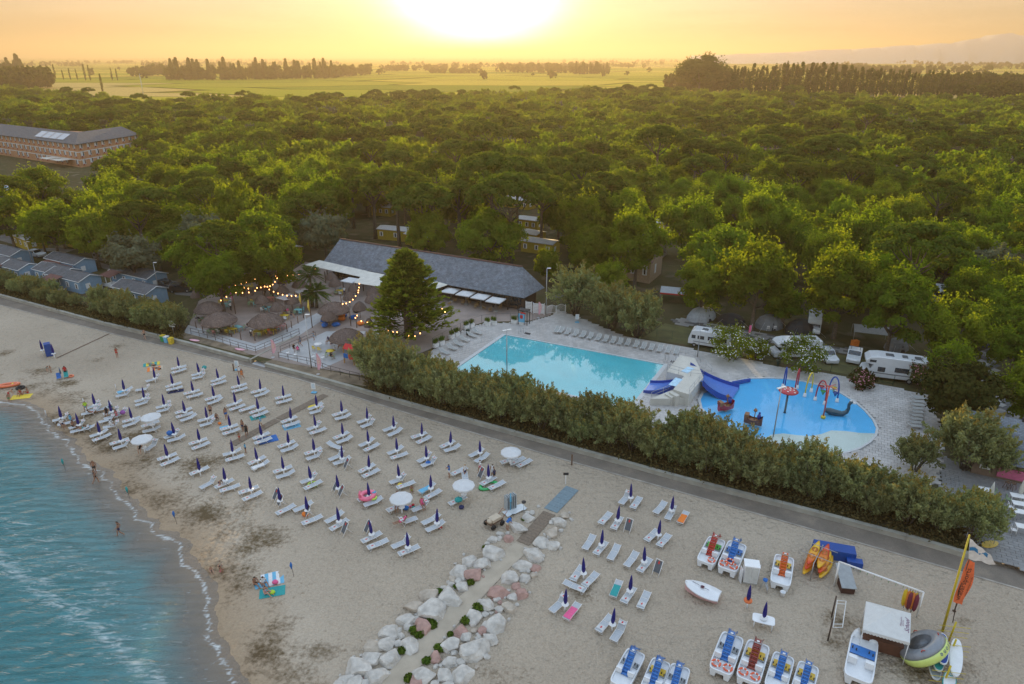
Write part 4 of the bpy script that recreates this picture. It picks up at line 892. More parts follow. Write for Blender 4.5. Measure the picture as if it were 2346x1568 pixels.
railing([a2(1155,1070), a2(1530,1145), a2(1720,1225), a2(2080,1320)], 'brown metal railing below the cafe tables above the planting strip')
# --- thatched parasols
STRAW = pmat('dry_thatch', (.155,.112,.098), .95, var=.3, scale=5, bump=.8, bscale=18, c2=(.25,.185,.155))
def thatch(seed, R0=3.1, hh=1.75):
 prof = [(.05, hh),(R0*.22, hh*.93),(R0*.5, hh*.72),(R0*.8, hh*.36),(R0*.97, hh*.05),(R0*1.0,-.18),(R0*.9,-.2),(R0*.3, hh*.55),(.05, hh*.8)]
 mb = MB(); mb.lathe(prof, 28, wob=.03); base = mb
 rs = np.random.RandomState(seed); n = 1500; q = np.sqrt(rs.rand(n)); a = rs.uniform(0,2*PI, n)
 zz = np.interp(q, [0,.22,.5,.8,.97,1.0], [hh, hh*.93, hh*.72, hh*.36, hh*.05,-.1])+.03; q2 = q*R0
 C = np.stack([np.cos(a)*q2, np.sin(a)*q2, zz], 1); sl = .25+.75*q; rad = np.stack([np.cos(a), np.sin(a), np.zeros(n)], 1)
 al = rad+np.array([0,0,-1.0])*sl[:, None]*.9+rs.normal(size=(n, 3))*.22; Nn = rad*sl[:, None]+np.array([0,0,.8])+rs.normal(size=(n, 3))*.4
 me = leaf_mesh('thatch_straw', C, Nn, .26*rs.uniform(.6,1.3, n), rs.rand(n), STRAW, seed, .16, al)
 return base, me
def thatched(label):
 o = empty('thatched_parasol', (0,0,0), 0, label, 'parasol'); b_, me = thatch(1)
 c = b_.build('canopy', STRAW, o, (0,0,2.35)); s = bpy.data.objects.new('thatch_straw', me); col.objects.link(s); s.parent = c
 MB().tube([(0,0,0),(0,0,3.6)], .11,7).build('pole', WOOD, o)
 mb = MB()
 for k in range(8): a = k*PI/4; mb.tube([(0,0,2.9),(math.cos(a)*2.6, math.sin(a)*2.6,2.45)], .05,4)
 mb.build('rafter', WOOD, o); return proto(o)
TH = thatched('thatched parasol')
def th_at(x, y, w, label, group=None):
 p = P(*a2(x, y), 3.1); s = w*.1993/2/ppm(p)/3.1; zc = 2.35+.75*s; p = P(*a2(x, y), T0+2.2*max(s, .72)+.75*s)
 o = copy_tree(TH, (p.x, p.y, T0), random.Random(int(x)).uniform(0,6), None, label, group, (s, s, max(s, .72) if s < .8 else s*.92)); return p
GT = 'small thatched parasols of the bar terrace'
for q, l in (((340,480,325), 'big thatched parasol next to the tamarisk hedge end'),((455,595,405), 'big thatched parasol over the tables behind the sea front railing'),((1000,605,405), 'big thatched parasol over the busy table with a waiter'),((1780,475,365), 'big thatched parasol behind the blue bean bags'),((1925,785,400), 'big thatched parasol above the playground panels'),((2250,385,230), 'thatched parasol half behind the tall cypress')): th_at(*q, l)
for q in ((785,325,155),(955,408,172),(1135,492,182),(960,262,150),(1190,188,120),(1195,298,162),(1300,412,172),(1390,222,182),(1755,142,140),(1795,212,152),(2010,282,132),(1960,372,152),(2235,322,162),(2080,488,170),(1725,598,182),(2190,690,120),(205,348,135)): th_at(*q, 'small thatched parasol on a post on the bar terrace', GT)
park(TH)
# --- tables and chairs
COLS = {'yellow': pmat('yellow_paint', (.62,.45,.04), .5), 'green': pmat('sage_paint', (.25,.34,.2), .5), 'pink': pmat('pink_paint', (.55,.25,.24), .5), 'white': WHITE, 'turquoise': pmat('turquoise_paint', (.2,.48,.5), .5)}
def table(p, rz, c, lx=1.5, ly=.8, label='', group='tables of the beach bar', h=.75):
 o = empty('cafe_table', (p.x, p.y, p.z), rz, label, 'table', group); MB().box((0,0, h),(lx, ly, .05)).build('table_top', COLS[c], o)
 for sx in (-1,1):
  for sy in (-1,1): MB().box((sx*(lx/2-.08), sy*(ly/2-.08), h/2-.01),(.06,.06, h-.04)).build('leg', COLS[c], o)
 return o
_chairs = {}
def chair(p, rz, c, label, group='chairs of the beach bar'):
 if c not in _chairs:
  o = empty('cafe_chair', (0,0,0), 0, label, 'chair', group); MB().box((0,0,.45),(.44,.44,.04)).build('seat', COLS[c], o); mb = MB(); mb.box((0,.21,.82),(.44,.03,.18)); mb.box((0,.21,.66),(.44,.03,.06)); mb.build('backrest', COLS[c], o)
  for sx in (-1,1):
   for sy in (-1,1): MB().tube([(sx*.19, sy*.19,0),(sx*.19, sy*.2,.9 if sy > 0 else .45)], .02,4).build('leg', COLS[c], o)
  _chairs[c] = proto(o)
 return copy_tree(_chairs[c], p, rz, None, label, group)
rnd = random.Random(21)
SIT = [((430,700), 'yellow'),((400,735), 'green'),((500,720), 'green'),((610,730), 'yellow'),((680,705), 'turquoise'),((910,760), 'yellow'),((1060,740), 'yellow'),((1150,690), 'pink'),((1215,575), 'yellow'),((1380,510), 'turquoise'),((540,440), 'turquoise'),((530,400), 'yellow'),((1855,290), 'yellow'),((1270,150), 'yellow'),((820,240), 'yellow'),((1010,480), 'turquoise'),((850,420), 'green'),((1060,370), 'pink'),((300,610), 'green'),((1945,930), 'yellow'),((2230,810), 'white'),((2290,770), 'white')]
tabs = []
for i, ((x, y), c) in enumerate(SIT):
 p = P(*a2(x, y), T0+.75); p.z = T0+.01; a = rnd.uniform(-.6,.2); tabs.append((p, a, c)); table(p, a, c, 1.5,.8, '%s topped table on the beach bar terrace' % c)
 for j, (dx, dy) in enumerate(((-.45,.72),(.45,.72),(-.45,-.72),(.45,-.72))):
  if rnd.random() < .78: q = p+V((dx*math.cos(a)-dy*math.sin(a), dx*math.sin(a)+dy*math.cos(a), 0)); cc = rnd.choice(['yellow', 'green', 'turquoise', 'pink', c, 'white']); chair(q, a+(0 if dy > 0 else PI)+rnd.uniform(-.3,.3), cc, '%s slatted chair at a beach bar table' % cc)
for (x, y), c in (((1610,955), 'white'),((1748,1035), 'yellow')):
 p = P(*a2(x, y), T0); o = empty('round_table', (p.x, p.y, T0+.01), 0, 'round %s cafe table below the big thatched parasol' % c, 'table'); MB().lathe([(.02,.70),(.62,.70),(.62,.75),(.02,.75)], 16).build('table_top', COLS[c], o); MB().lathe([(.3,0),(.28,.04),(.04,.06),(.04,.70)], 10).build('pedestal', COLS[c], o)
for x, y, c in ((1560,985, 'yellow'),(1620,1000, 'yellow'),(1690,1060, 'green'),(1780,1080, 'green'),(1255,1040, 'white'),(1550,1080, 'white'),(1340,1060, 'white'),(1660,1090, 'white'),(2170,840, 'pink')): chair(P(*a2(x, y), T0+.01), rnd.uniform(0,6), c, '%s chair near the cafe tables by the ramp railing' % c, 'chairs near the ramp')
for q in ((1150,540),(1190,520),(1290,525),(1345,545),(1390,570),(1430,580),(1500,560),(1330,560),(1245,535)):
 p = P(*z5(*q), T0+.4); p.z = T0+.01; o = empty('wicker_armchair', p, rnd.uniform(0,6), 'round backed wicker armchair in the shade of the square parasols', 'chair', 'wicker chairs at the bar front'); WK = pmat('wicker', (.35,.23,.1), .8, var=.25, scale=20)
 MB().lathe([(.05,.38),(.3,.40),(.3,.46),(.05,.46)], 10).build('seat', WK, o); mb = MB()
 for k in range(9): a = PI*.15+k*PI*.7/8; mb.tube([(.3*math.cos(a), .3*math.sin(a), .42),(.36*math.cos(a), .36*math.sin(a), .95-.2*abs(k-4)/4)], .025,4)
 mb.build('backrest', WK, o); mb = MB()
 for k in range(4): a = PI/4+k*PI/2; mb.tube([(.25*math.cos(a), .25*math.sin(a), 0),(.2*math.cos(a), .2*math.sin(a), .4)], .025,4)
 mb.build('leg', WK, o)
for x, y, c in ((1680,655, 'blue'),(1685,705, 'blue'),(1810,700, 'blue'),(1885,595, 'orange'),(1840,575, 'orange'),(1875,630, 'orange'),(2005,618, 'blue'),(2095,685, 'orange'),(1900,590, 'blue'),(1930,545, 'black'),(2045,540, 'black')):
 p = P(*a2(x, y), T0); mb = MB(); mb.blob((0,0,.3),(.75,.55,.38), x, .25,2, smooth=True); o = mb.build('bean_bag', CL[c], None, (p.x, p.y, T0), x*.37); tag(o, 'slumped %s bean bag lying on the bar terrace sand' % c, 'bean bag', 'bean bags on the bar terrace')
# --- poles, strings of lit bulbs, pennants
BULB = bpy.data.materials.new('lit_bulb'); BULB.use_nodes = True; bb = BULB.node_tree.nodes['Principled BSDF']; bb.inputs['Emission Color'].default_value = (1,.42,.12,1); bb.inputs['Emission Strength'].default_value = 5; bb.inputs['Base Color'].default_value = (1,.6,.3,1)
def bulbs(pts, conv, label, z=4.0):
 q = [P(*conv(*p), z) for p in pts]; o = empty('string_lights', (q[0].x, q[0].y, T0), 0, label, 'string lights'); b0 = V((q[0].x, q[0].y, T0)); mb = MB(); w = []
 for a, c in zip(q[:-1], q[1:]): w += [a-b0, (a+c)/2-b0+V((0,0,-.06))]
 w.append(q[-1]-b0)
 if len(w) > 1: mb.tube([p+V((0,0,.14)) for p in w], .012,3); mb.build('wire', DARK, o)
 for p in q: MB().lathe([(.02,.12),(.06,.10),(.085,0),(.05,-.08),(.01,-.11)], 6, p-b0).build('bulb', BULB, o)
bulbs([(600,215),(650,235),(722,215),(778,203),(830,185),(880,160),(978,122)], a2, 'string of lit bulbs leading into the trees behind the terrace')
bulbs([(600,312),(660,315),(735,320),(808,315),(880,296),(946,258),(990,247),(1020,250),(1052,243),(1082,225),(1108,193),(1133,152)], a2, 'string of lit bulbs sagging over the small thatched parasols')
bulbs([(1117,132),(1185,130),(1250,125),(1318,117),(1384,104),(1570,43)], a2, 'string of lit bulbs along the back of the terrace to the awning')
bulbs([(665,225),(702,255),(752,264),(802,271),(902,264)], a2, 'short string of lit bulbs between two terrace poles')
bulbs([(1043,281),(1093,307),(1144,327),(1196,342),(1247,351),(1298,355),(1347,353)], a2, 'string of lit bulbs over the flat grey shade sail')
bulbs([(550,365),(487,407)], a2, 'pair of lit bulbs over the yellow table', 3.2)
bulbs([(2078,215),(2074,258),(2068,290),(2065,315),(2035,355),(2003,397),(1967,425),(1927,441),(1886,447)], a2, 'string of lit bulbs hanging from the awning to the big thatched parasol')
bulbs([(2052,581),(2033,608),(2100,645),(2170,658)], a2, 'string of lit bulbs over the orange bean bags', 3.0)
bulbs([(1123,600),(1103,577),(1135,577)], z5, 'lit bulbs on the lamp post beside the cypress', 4.2)
bulbs([(735,730),(767,735),(796,738),(876,763),(918,766),(953,745),(1046,660)], z5, 'string of lit bulbs under the foot of the cypress', 3.0)
PEN = [pmat('pink_pennant', (.62,.2,.36), .7), pmat('yellow_pennant', (.7,.5,.08), .7)]
for (x, y), h, pn in (((655,560), 4.6,0),((1000,400), 4.2,0),((1165,290), 4.2,0),((1438,610), 4.6,1),((1538,720), 5.0,1),((720,860), 1.4, None),((880,870), 1.4, None),((1303,725), 1.3, None),((1375,670), 1.3, None),((1250,765), 1.3, None),((1982,700), 2.6, None),((2050,720), 1.4, None),((285,780), 1.2, None),((612,825), 1.2, None),((205,725), 1.2, None),((2220,800), 3.2, None),((1885,570), 3.8, None),((2315,850), 3.2, None)):
 p = P(*a2(x, y), T0); o = empty('wooden_pole', p, 0, 'wooden pole with a hanging pennant on the bar terrace' if pn is not None else ('tall bare wooden pole on the bar terrace' if h > 2 else 'short wooden post on the bar terrace'), 'pole', 'wooden poles of the bar terrace'); MB().tube([(0,0,0),(0,0, h)], .07,6).build('shaft', WOOD, o)
 if pn is not None: MB().tube([(-.12,-.1, h-.1),(-.2,-.12, h*.75),(-.1,-.12, h*.55)], [.05,.2,.03], 5).build('pennant', PEN[pn], o)
# flat shade sails
SAIL = pmat('grey_shade_sail', (.36,.34,.34), .85, var=.1)
for q, l in (([(1110,375),(1280,325),(1395,365),(1215,405)], 'flat grey shade sail on posts between the small parasols'),([(1330,300),(1460,275),(1480,310),(1390,335)], 'small grey shade sail next to the palms')):
 c = [P(*a2(*p), 3.0) for p in q]; o = empty('shade_sail', (c[0].x, c[0].y, T0), 0, l, 'shade sail'); b0 = V((c[0].x, c[0].y, T0)); awning(c, 'sail', o, b0,.04, SAIL)
 for p in c: MB().tube([V((p.x, p.y, T0))-b0, p-b0], .05,5).build('post', WOOD, o)
# feather banners with their printed word
FEA = pmat('pink_banner', (.72,.32,.42), .7, c2=(.8,.5,.55), var=.1, scale=2); FEW = pmat('banner_print', (.75,.72,.45), .7)
def feather(p, h, rz, label, lean=0.0, word='VIEW'):
 o = empty('feather_banner', p, rz, label, 'banner', 'pink feather banners along the promenade'); MB().tube([(0,0,0),(0,0, h*.7),(.1,0, h*.95),(.3,0, h)], .02,4).build('pole', STEEL, o)
 n = 9; pts = []
 for i in range(n): f = i/(n-1); w = .62*math.sin(PI*(.12+.80*f))**.8; pts.append((f, w))
 mb = MB(); vs = [(0.02,.0, h*(.22+.78*f)) for f, w in pts]+[(w, .05*math.sin(f*6), h*(.22+.78*f)) for f, w in pts]; mb.add(vs, [(i, i+1, n+i+1, n+i) for i in range(n-1)])
 M = Matrix.Translation((.30,-.03, h*.66)) @ Matrix.Rotation(PI/2,4, 'X') @ Matrix.Rotation(PI/2,4, 'Z'); text_mesh(mb, word, M, .42,1); mb.build('flag', [FEA, FEW], o)
 MB().lathe([(.3,0),(.26,.06),(.03,.1)], 10).build('base', STEEL, o)
feather(P(*a2(1085,1060), T0), 2.9, R(8), 'pink feather banner standing at the ramp'); feather(P(*a2(1605,1255), .45), 3.2, R(5), 'pink feather banner above the wall in front of the cafe tables'); feather(P(*z5(1760,640), DZ), 2.9, R(20), 'pink feather banner at the white pool gate')
for x, y, l in ((185,870, 'flattened pink feather banner lying near the hedge end'),(705,975, 'flattened pink feather banner lying in front of the railing corner')):
 p = P(*a2(x, y), .5); mb = MB(); mb.blob((0,0,.1),(1.05,.32,.09), x, .2,2, smooth=True); o = mb.build('fallen_banner', FEA, None, p, R(-20)); tag(o, l, 'banner')
# palms by the awning
def palm(p, h, n, L0, label, seed):
 o = empty('palm_tree', p, 0, label, 'palm'); MB().tube([(0,0,0),(.1,0, h*.5),(.15,.05, h)], [.3,.22,.2], 8).build('trunk', BARK, o); rs = np.random.RandomState(seed); Cs, Ns, Al, Ss = [], [], [], []
 for k in range(n):
  a = 2*PI*k/n*2.4+rs.uniform(-.2,.2); el = rs.uniform(-.35,1.25); d = np.array([math.cos(a)*math.cos(el), math.sin(a)*math.cos(el), math.sin(el)]); L = L0*rs.uniform(.8,1.1); side = np.array([-math.sin(a), math.cos(a), 0]); m = 26
  for i in range(m):
   f = .2+.8*i/m; c = np.array([.15,.05, h])+d*L*f+np.array([0,0,-1])*L*.42*f*f
   for s in (-1,1): w = .42*math.sin(PI*min(1, f*1.02))+.12; al = side*s+d*.7+np.array([0,0,-.35]); Cs.append(c+al/np.linalg.norm(al)*w*.8); Al.append(al); Ns.append(np.array([0,0,1])+side*s*.4+rs.normal(size=3)*.2); Ss.append(w)
 me = leaf_mesh('fronds', np.array(Cs), np.array(Ns), np.array(Ss), rs.rand(len(Cs))*.8+.1, F_PALM, seed, .09, np.array(Al)); c = bpy.data.objects.new('fronds', me); col.objects.link(c); c.parent = o
palm(P(*a2(1540,480), T0), 6.0,40,3.0, 'taller fan palm beside the awning of the beach bar', 1); palm(P(*a2(1590,490), T0), 3.0,40,2.9, 'lower bushy palm at the foot of the taller palm', 2)
palm(P(*a2(1500,500), T0), 2.4,24,1.9, 'short palm sucker on the terrace side of the palms', 3)
# the tall spreading cypress
def cypress():
 rs = np.random.RandomState(8); Cs, Ns, Al, Ss, Ls = [], [], [], [], []; h = 12.6; mb = MB(); mb.tube([(0,0,-.2),(0,0,3),(.2,0, h*.55),(.1,0, h*.9)], [.5,.42,.25,.06], 8)
 for k in range(360):
  f = rs.rand()**.85; z = h*(.07+.86*f); a = rs.uniform(0,2*PI); R0 = 5.1*(1-f)**.72*(.62+.38*math.sin(a*3+1)*.5+.3*rs.rand()); R0 = max(R0,.25)
  e = np.array([math.cos(a), math.sin(a), .42+.5*f+.2*rs.rand()]); e /= np.linalg.norm(e); st = np.array([math.cos(a)*R0*.35, math.sin(a)*R0*.35, z]); L = R0*.75; tip = st+e*L; m = 46
  if k % 6 == 0: mb.tube([(0,0, z*.92), tuple(st), tuple(tip)], [.07,.05,.01], 4)
  t = rs.rand(m)**.6; p = st+e*(t*L)[:, None]+rs.normal(size=(m, 3))*np.array([.34,.34,.14])*(1.15-t*.7)[:, None]
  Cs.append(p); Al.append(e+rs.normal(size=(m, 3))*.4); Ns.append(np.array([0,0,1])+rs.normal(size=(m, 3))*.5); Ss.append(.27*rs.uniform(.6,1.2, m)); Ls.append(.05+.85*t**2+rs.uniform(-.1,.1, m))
 C, Nn, al, S, lv = [np.concatenate(x) for x in (Cs, Ns, Al, Ss, Ls)]
 return tree_proto('cypress_tree', leaf_mesh('crown', C, Nn, S, lv, F_CYP, 3,.4, al), mb, 'tall spreading dark cypress with yellow green tips in front of the bar', 'tree')
cy_ = cypress(); p = P(*z5(880,775), T0); cy_.location = p; cy_.scale = (1.72,1.72,1.2)
# playground panels
p = P(*z5(470,955), T0); o = empty('playground_frame', p, R(-28), 'wooden playground frame with red and blue panels and a small tunnel', 'playground')
for x, y in ((-.9,0),(.9,0),(-.9,1.3),(.9,1.3)): MB().box((x, y, 1.25),(.12,.12,2.5)).build('post', pmat('honey_wood', (.4,.22,.06), .7), o)
for x, c in ((-.5, 'blue'),(.5, 'red')): MB().box((x, -.08,1.25),(.8,.05,.7)).build('panel', CL[c], o)
MB().tube([(1.0,.65,1.9),(2.3,.65,1.9)], .5,12).build('tunnel', CL['blue'], o); MB().box((0,.65,1.0),(1.8,1.2,.06)).build('platform', MATS['honey_wood'], o); MB().add([(-1,-.1,2.3),(1,-.1,2.3),(1,.65,2.9),(-1,.65,2.9),(1,1.4,2.3),(-1,1.4,2.3)], [(0,1,2,3),(3,2,4,5)]).build('roof', CL['red'], o)
# slim street lamps
def lamp(p, h, label, heads=1, rz=0.0):
 o = empty('street_lamp', p, rz, label, 'lamp'); MB().tube([(0,0,0),(0,0, h)], [.09,.05], 7).build('pole', STEEL, o)
 for k in range(heads): s = (-1) ** k; MB().box((s*.35,0, h),(.6,.28,.08)).build('lamp_head', WHITE, o)
lamp(P(*a2(1528,1180), T0), 8.2, 'tall slim street lamp between ramp railing and cafe tables'); lamp(P(*z4(1085,450), T0), 5.5, 'street lamp beside the first blue cabin row'); lamp(P(*z4(228,290), T0), 5.5, 'street lamp between the blue cabins'); lamp(P(*z4(1080,235), T0), 4.0, 'street lamp by the silver bushes')
lamp(P(*z5(1813,628), DZ), 8.6, 'tall camera mast beside the white gate', 1)
# ================================================================== beach: umbrellas, loungers, mats, rocks
def umbrella_proto():
 o = empty('beach_umbrella', (0,0,0), 0, 'closed navy beach umbrella on a white stand with a round tray', 'umbrella', 'closed navy umbrellas set out in rows')
 MB().lathe([(.07,-.1),(.07,.68),(.03,.7),(.03,1.0)], 8).build('stand', PLASTIC, o)
 MB().lathe([(.03,.70),(.30,.72),(.31,.76),(.03,.76)], 14).build('tray', PLASTIC, o)
 mb = MB(); n = 12; prof = [(.05,.80),(.13,.90),(.175,1.15),(.15,1.6),(.10,2.0),(.05,2.28),(.012,2.36)]
 vs, fs = [], []
 for i, (r, z) in enumerate(prof):
  for k in range(n): q = r*(1.0 if k % 2 else .74); vs.append((q*math.cos(2*PI*k/n), q*math.sin(2*PI*k/n), z))
 for i in range(len(prof)-1):
  for k in range(n): j = (k+1) % n; fs.append((i*n+k, i*n+j, (i+1)*n+j, (i+1)*n+k))
 mb.add(vs, fs, 0, True); mb.tube([(0,0,2.3),(0,0,2.46)], .015,4); mb.build('canopy', NAVY, o)
 return proto(o)
UM = umbrella_proto()
UMW = empty('open_parasol', (0,0,0), 0, 'open white beach parasol', 'umbrella')
mb = MB(); n = 10; vs = [(0,0,2.25)]+[(1.15*math.cos(2*PI*k/n), 1.15*math.sin(2*PI*k/n), 1.84) for k in range(n)]+[(1.16*math.cos(2*PI*k/n), 1.16*math.sin(2*PI*k/n), 1.70) for k in range(n)]+[(.6*math.cos(2*PI*k/n), .6*math.sin(2*PI*k/n), 2.10) for k in range(n)]
mb.add(vs, [(0,1+2*n+k, 1+2*n+(k+1) % n) for k in range(n)]+[(1+2*n+k, 1+k, 1+(k+1) % n, 1+2*n+(k+1) % n) for k in range(n)]+[(1+k, 1+n+k, 1+n+(k+1) % n, 1+(k+1) % n) for k in range(n)]); mb.build('canopy', CANVAS, UMW)
MB().lathe([(.07,-.1),(.07,.68),(.03,.7),(.025,2.25)], 8).build('stand', PLASTIC, UMW); MB().lathe([(.03,.70),(.30,.72),(.31,.76),(.03,.76)], 14).build('tray', PLASTIC, UMW)
mb = MB()
for k in range(n): mb.tube([(0,0,1.9),(1.1*math.cos(2*PI*k/n), 1.1*math.sin(2*PI*k/n), 1.80)], .012,3)
mb.build('rib', STEEL, UMW); proto(UMW)
def emblem(mb, M, s=.13, mi=0):
 vs = [(s*1.3*math.cos(2*PI*k/8), s*.85*math.sin(2*PI*k/8), 0) for k in range(8)]; mb.add(vs, [tuple(range(8))], mi, False, M); mb.add([(s*1.2,0,0),(s*1.9,-s*.6,0),(s*1.9, s*.6,0)], [(0,1,2)], mi, False, M)
def lounger_proto(kind):
 dk = kind == 'chair'
 nm = {'flat': 'white framed sun lounger lying flat beside a navy umbrella', 'low': 'white framed sun lounger with its headrest slightly raised', 'high': 'white framed sun lounger with its backrest raised', 'chair': 'folded up deck chair with dark grey fabric and red emblem'}[kind]
 o = empty('deck_chair' if dk else 'sun_lounger', (0,0,0), 0, nm, 'deck chair' if dk else 'sun lounger', 'dark deck chairs among the loungers' if dk else 'sun loungers set out in rows on the sand')
 w = .31
 if dk:
  a, b_ = V((-.25,0,.28)), V((.28,0,1.22)); mb = MB()
  for s in (-1,1): mb.tube([a+V((-.12, s*w, -.2)), a+V((0, s*w, 0)), b_+V((.05, s*w, .08))], .025,5)
  mb.tube([b_+V((.04,-w, .06)), b_+V((.04, w, .06))], .025,5); mb.build('frame', WHITE, o)
  MB().add([a+V((0,-w, 0)), a+V((0, w, 0)), b_+V((0, w, 0)), b_+V((0,-w, 0))], [(0,1,2,3)]).build('fabric', DFAB, o)
  mb = MB(); d = (b_-a).normalized(); nrm = V((-d.z, 0, d.x)); M = Matrix.Translation(a.lerp(b_, .82)+nrm*.02) @ Matrix(((d.x, 0, nrm.x),(0,1,0),(d.z, 0, nrm.z))).to_4x4(); emblem(mb, M, .1); mb.build('emblem', REDP, o)
  for s in (-1,1):
   MB().tube([(.05, s*.29,.75),(.62, s*.29,0)], .022,4).build('leg', WHITE, o); MB().tube([(-.1, s*.3,.5),(-.42, s*.3,0)], .022,4).build('leg', WHITE, o)
  return proto(o)
 ang = {'flat': R(7), 'low': R(22), 'high': R(47)}[kind]; hz = .36; bx = .28; L = .74; e = V((bx+L*math.cos(ang), 0, hz+L*math.sin(ang)))
 mb = MB()
 for s in (-1,1): mb.tube([(-.98, s*w, hz),(bx, s*w, hz),(e.x+.08, s*w, e.z+.06*math.sin(ang))], .026,5)
 for x in (-.98, bx-.02): mb.tube([(x, -w, hz),(x, w, hz)], .024,5)
 mb.tube([(e.x, -w, e.z),(e.x, w, e.z)], .024,5); mb.build('frame', WHITE, o)
 MB().add([(-.95,-w+.02, hz),(-.3,-w+.02, hz-.035),(bx, -w+.02, hz),(bx, w-.02, hz),(-.3, w-.02, hz-.035),(-.95, w-.02, hz)], [(0,1,4,5),(1,2,3,4)]).build('seat', FABRIC, o)
 MB().add([(bx+.02,-w+.02, hz+.01),(e.x, -w+.02, e.z),(e.x, w-.02, e.z),(bx+.02, w-.02, hz+.01)], [(0,1,2,3)]).build('backrest', FABRIC, o)
 for x0, x1 in ((-.62,-.80),(.30,.44)):
  for s in (-1,1): MB().tube([(x0, s*(w-.02), hz),(x1, s*(w-.02), 0)], .022,4).build('leg', WHITE, o)
  MB().tube([(x1,-w, .03),(x1, w, .03)], .02,4).build('foot_bar', WHITE, o)
 if kind != 'low':
  sp = MB(); sp.box((-.52 if kind == 'flat' else e.x-.16,0, hz+.03 if kind == 'flat' else e.z-.06),(.5,.6,.025) if kind == 'flat' else (.34,.6,.025), 0,0); so = sp.build('sunshade', pmat('sunshade_fabric', (.55,.56,.56), .8), o)
  mb = MB(); emblem(mb, Matrix.Translation((-.52 if kind == 'flat' else e.x-.16,0, (hz+.048) if kind == 'flat' else e.z-.042)), .085); mb.build('emblem', REDP, so)
 return proto(o)
LG = {k: lounger_proto(k) for k in ('flat', 'low', 'high', 'chair')}
rnd = random.Random(77)
def lounger(p, hd, kind, label=None, group=None):
 return copy_tree(LG[kind], (p.x, p.y, sandz(p.x, p.y)), hd, None, label, group)
def sandz(x, y): return float(sand_z(np.array([[x]]), np.array([[y]]))[0,0])
LL = {'flat': ('white framed sun lounger lying flat with its emblem shade folded over the foot', 'flat sun loungers in the rows'), 'low': ('white framed sun lounger with bare grey mesh and slightly raised headrest', 'low sun loungers in the rows'), 'high': ('white framed sun lounger with its backrest raised up', 'raised sun loungers in the rows'), 'chair': ('dark grey deck chair standing up among the loungers', 'dark deck chairs among the loungers')}
UMB = []
def um(xy, ks='ff', hd=38, off_=(0,0), sp=.62, shift=.0, label=None):
 p = P(*xy); p.z = sandz(p.x, p.y)
 copy_tree(UM, p, rnd.uniform(0,6), None, label, None if label is None else 'navy umbrellas with something beside them').rotation_euler = (rnd.uniform(-.05,.05), rnd.uniform(-.05,.05), rnd.uniform(0,6)); h = R(hd)+rnd.uniform(-.06,.06); u = V((math.cos(h), math.sin(h), 0)); v = V((u.y, -u.x, 0))
 n = len(ks); M_ = {'f': 'flat', 'l': 'low', 'h': 'high', 'c': 'chair'}
 for i, k in enumerate(ks):
  if k == '-': continue
  d = (i-(n-1)/2)*sp*2 if n > 1 else sp
  kind = M_[k]
  if kind == 'flat': kind = rnd.choices(['flat', 'low', 'high'], [.58,.30,.12])[0]
  q = p+v*(d+rnd.uniform(-.05,.05))+u*(shift+rnd.uniform(-.12,.12)-.1*(i % 2)); hh = h+rnd.uniform(-.13,.13); lounger(q, hh, kind, *LL[kind])
  if kind in ('flat', 'low') and rnd.random() < .08:
   c = rnd.choice(['sky', 'white', 'pink', 'teal', 'orange', 'lilac', 'yellow', 'blue']); t_ = MB(); w_ = [.30,.31,.29,.305]
   t_.add([(-.9+.45*i, s*w_[i % 4], .375+.012*(i % 2)) for i in range(4) for s in (-1,1)]+[(-.9,-.33,.2),(-.9+.45,-.34,.24)], [(0,2,3,1),(2,4,5,3),(4,6,7,5),(8,9,2,0)]); tag(t_.build('beach_towel', CL[c], None, (q.x, q.y, sandz(q.x, q.y)+.03), hh), c+' towel spread on a sun lounger in the umbrella rows', 'towel', 'towels left on loungers')
for xy, ks in [(z4(1228,1002), 'ff'),(z4(1367,1045), 'hh'),(z4(1498,1085), 'ff'),(z4(1063,1082), 'h-'),(z4(1640,1130), 'ff'),(z4(1782,1162), 'ff'),(z4(1940,1208), 'ff'),(z4(1188,1125), 'ff'),(z4(1325,1172), 'ff'),(z4(1468,1210), 'ff'),(z4(1615,1252), 'ff'),(z4(1770,1300), 'ff'),(z4(2168,1275), 'lh'),
 (z4(855,1165), 'lh'),(z4(990,1220), 'hh'),(z4(1130,1268), 'hh'),(z4(1270,1315), 'fff'),(z4(1420,1360), 'ff'),(z4(1578,1415), 'ff'),(z4(1990,1362), 'ff'),(z4(2162,1414), 'ff'),(z4(655,1265), 'hf'),(z4(770,1312), 'hh'),(z4(425,1355), 'h-'),(z4(545,1402), 'hl'),(z4(908,1362), 'fl'),(z4(690,1457), 'ff'),(z4(835,1512), 'ff'),(z4(1200,1467), 'hl'),(z4(1370,1512), 'ff'),(z4(1795,1477), 'ff'),(z4(1975,1532), 'ff'),
 (z5(422,1317), 'ff'),(z5(593,1367), 'ff'),(z5(775,1420), 'ff'),(z5(965,1472), 'ff'),(z5(1160,1532), 'ff'),((1100,1049), 'ff'),(z5(428,1472), 'ff'),(z5(605,1524), 'ff'),(a4(383,252), 'ff'),(a4(690,337), 'ffc'),(a4(1307,247), 'ff'),(a4(990,442), 'ff'),(a4(1635,332), 'hh'),(a4(1330,542), '-ff'),(a4(1680,672), 'ff'),(a4(40,462), 'ff'),(a4(350,572), 'hf'),(a4(655,672), 'cc'),
 ((460,1091), 'f-'),((518,1113), '-ff'),((577,1135), 'ff'),((643,1160), 'ccf'),((706,1183), 'fcf'),((779,1208), 'ffc'),((848,1150), 'ff'),((854,1237), 'cff'),((936,1268), 'ff-'),((1001,1212), 'ff-'),((387,1058), 'ff'),((535,1049), 'ff'),((592,1067), 'ff'),((1120,1107), 'cff')]: um(xy, ks, 38)
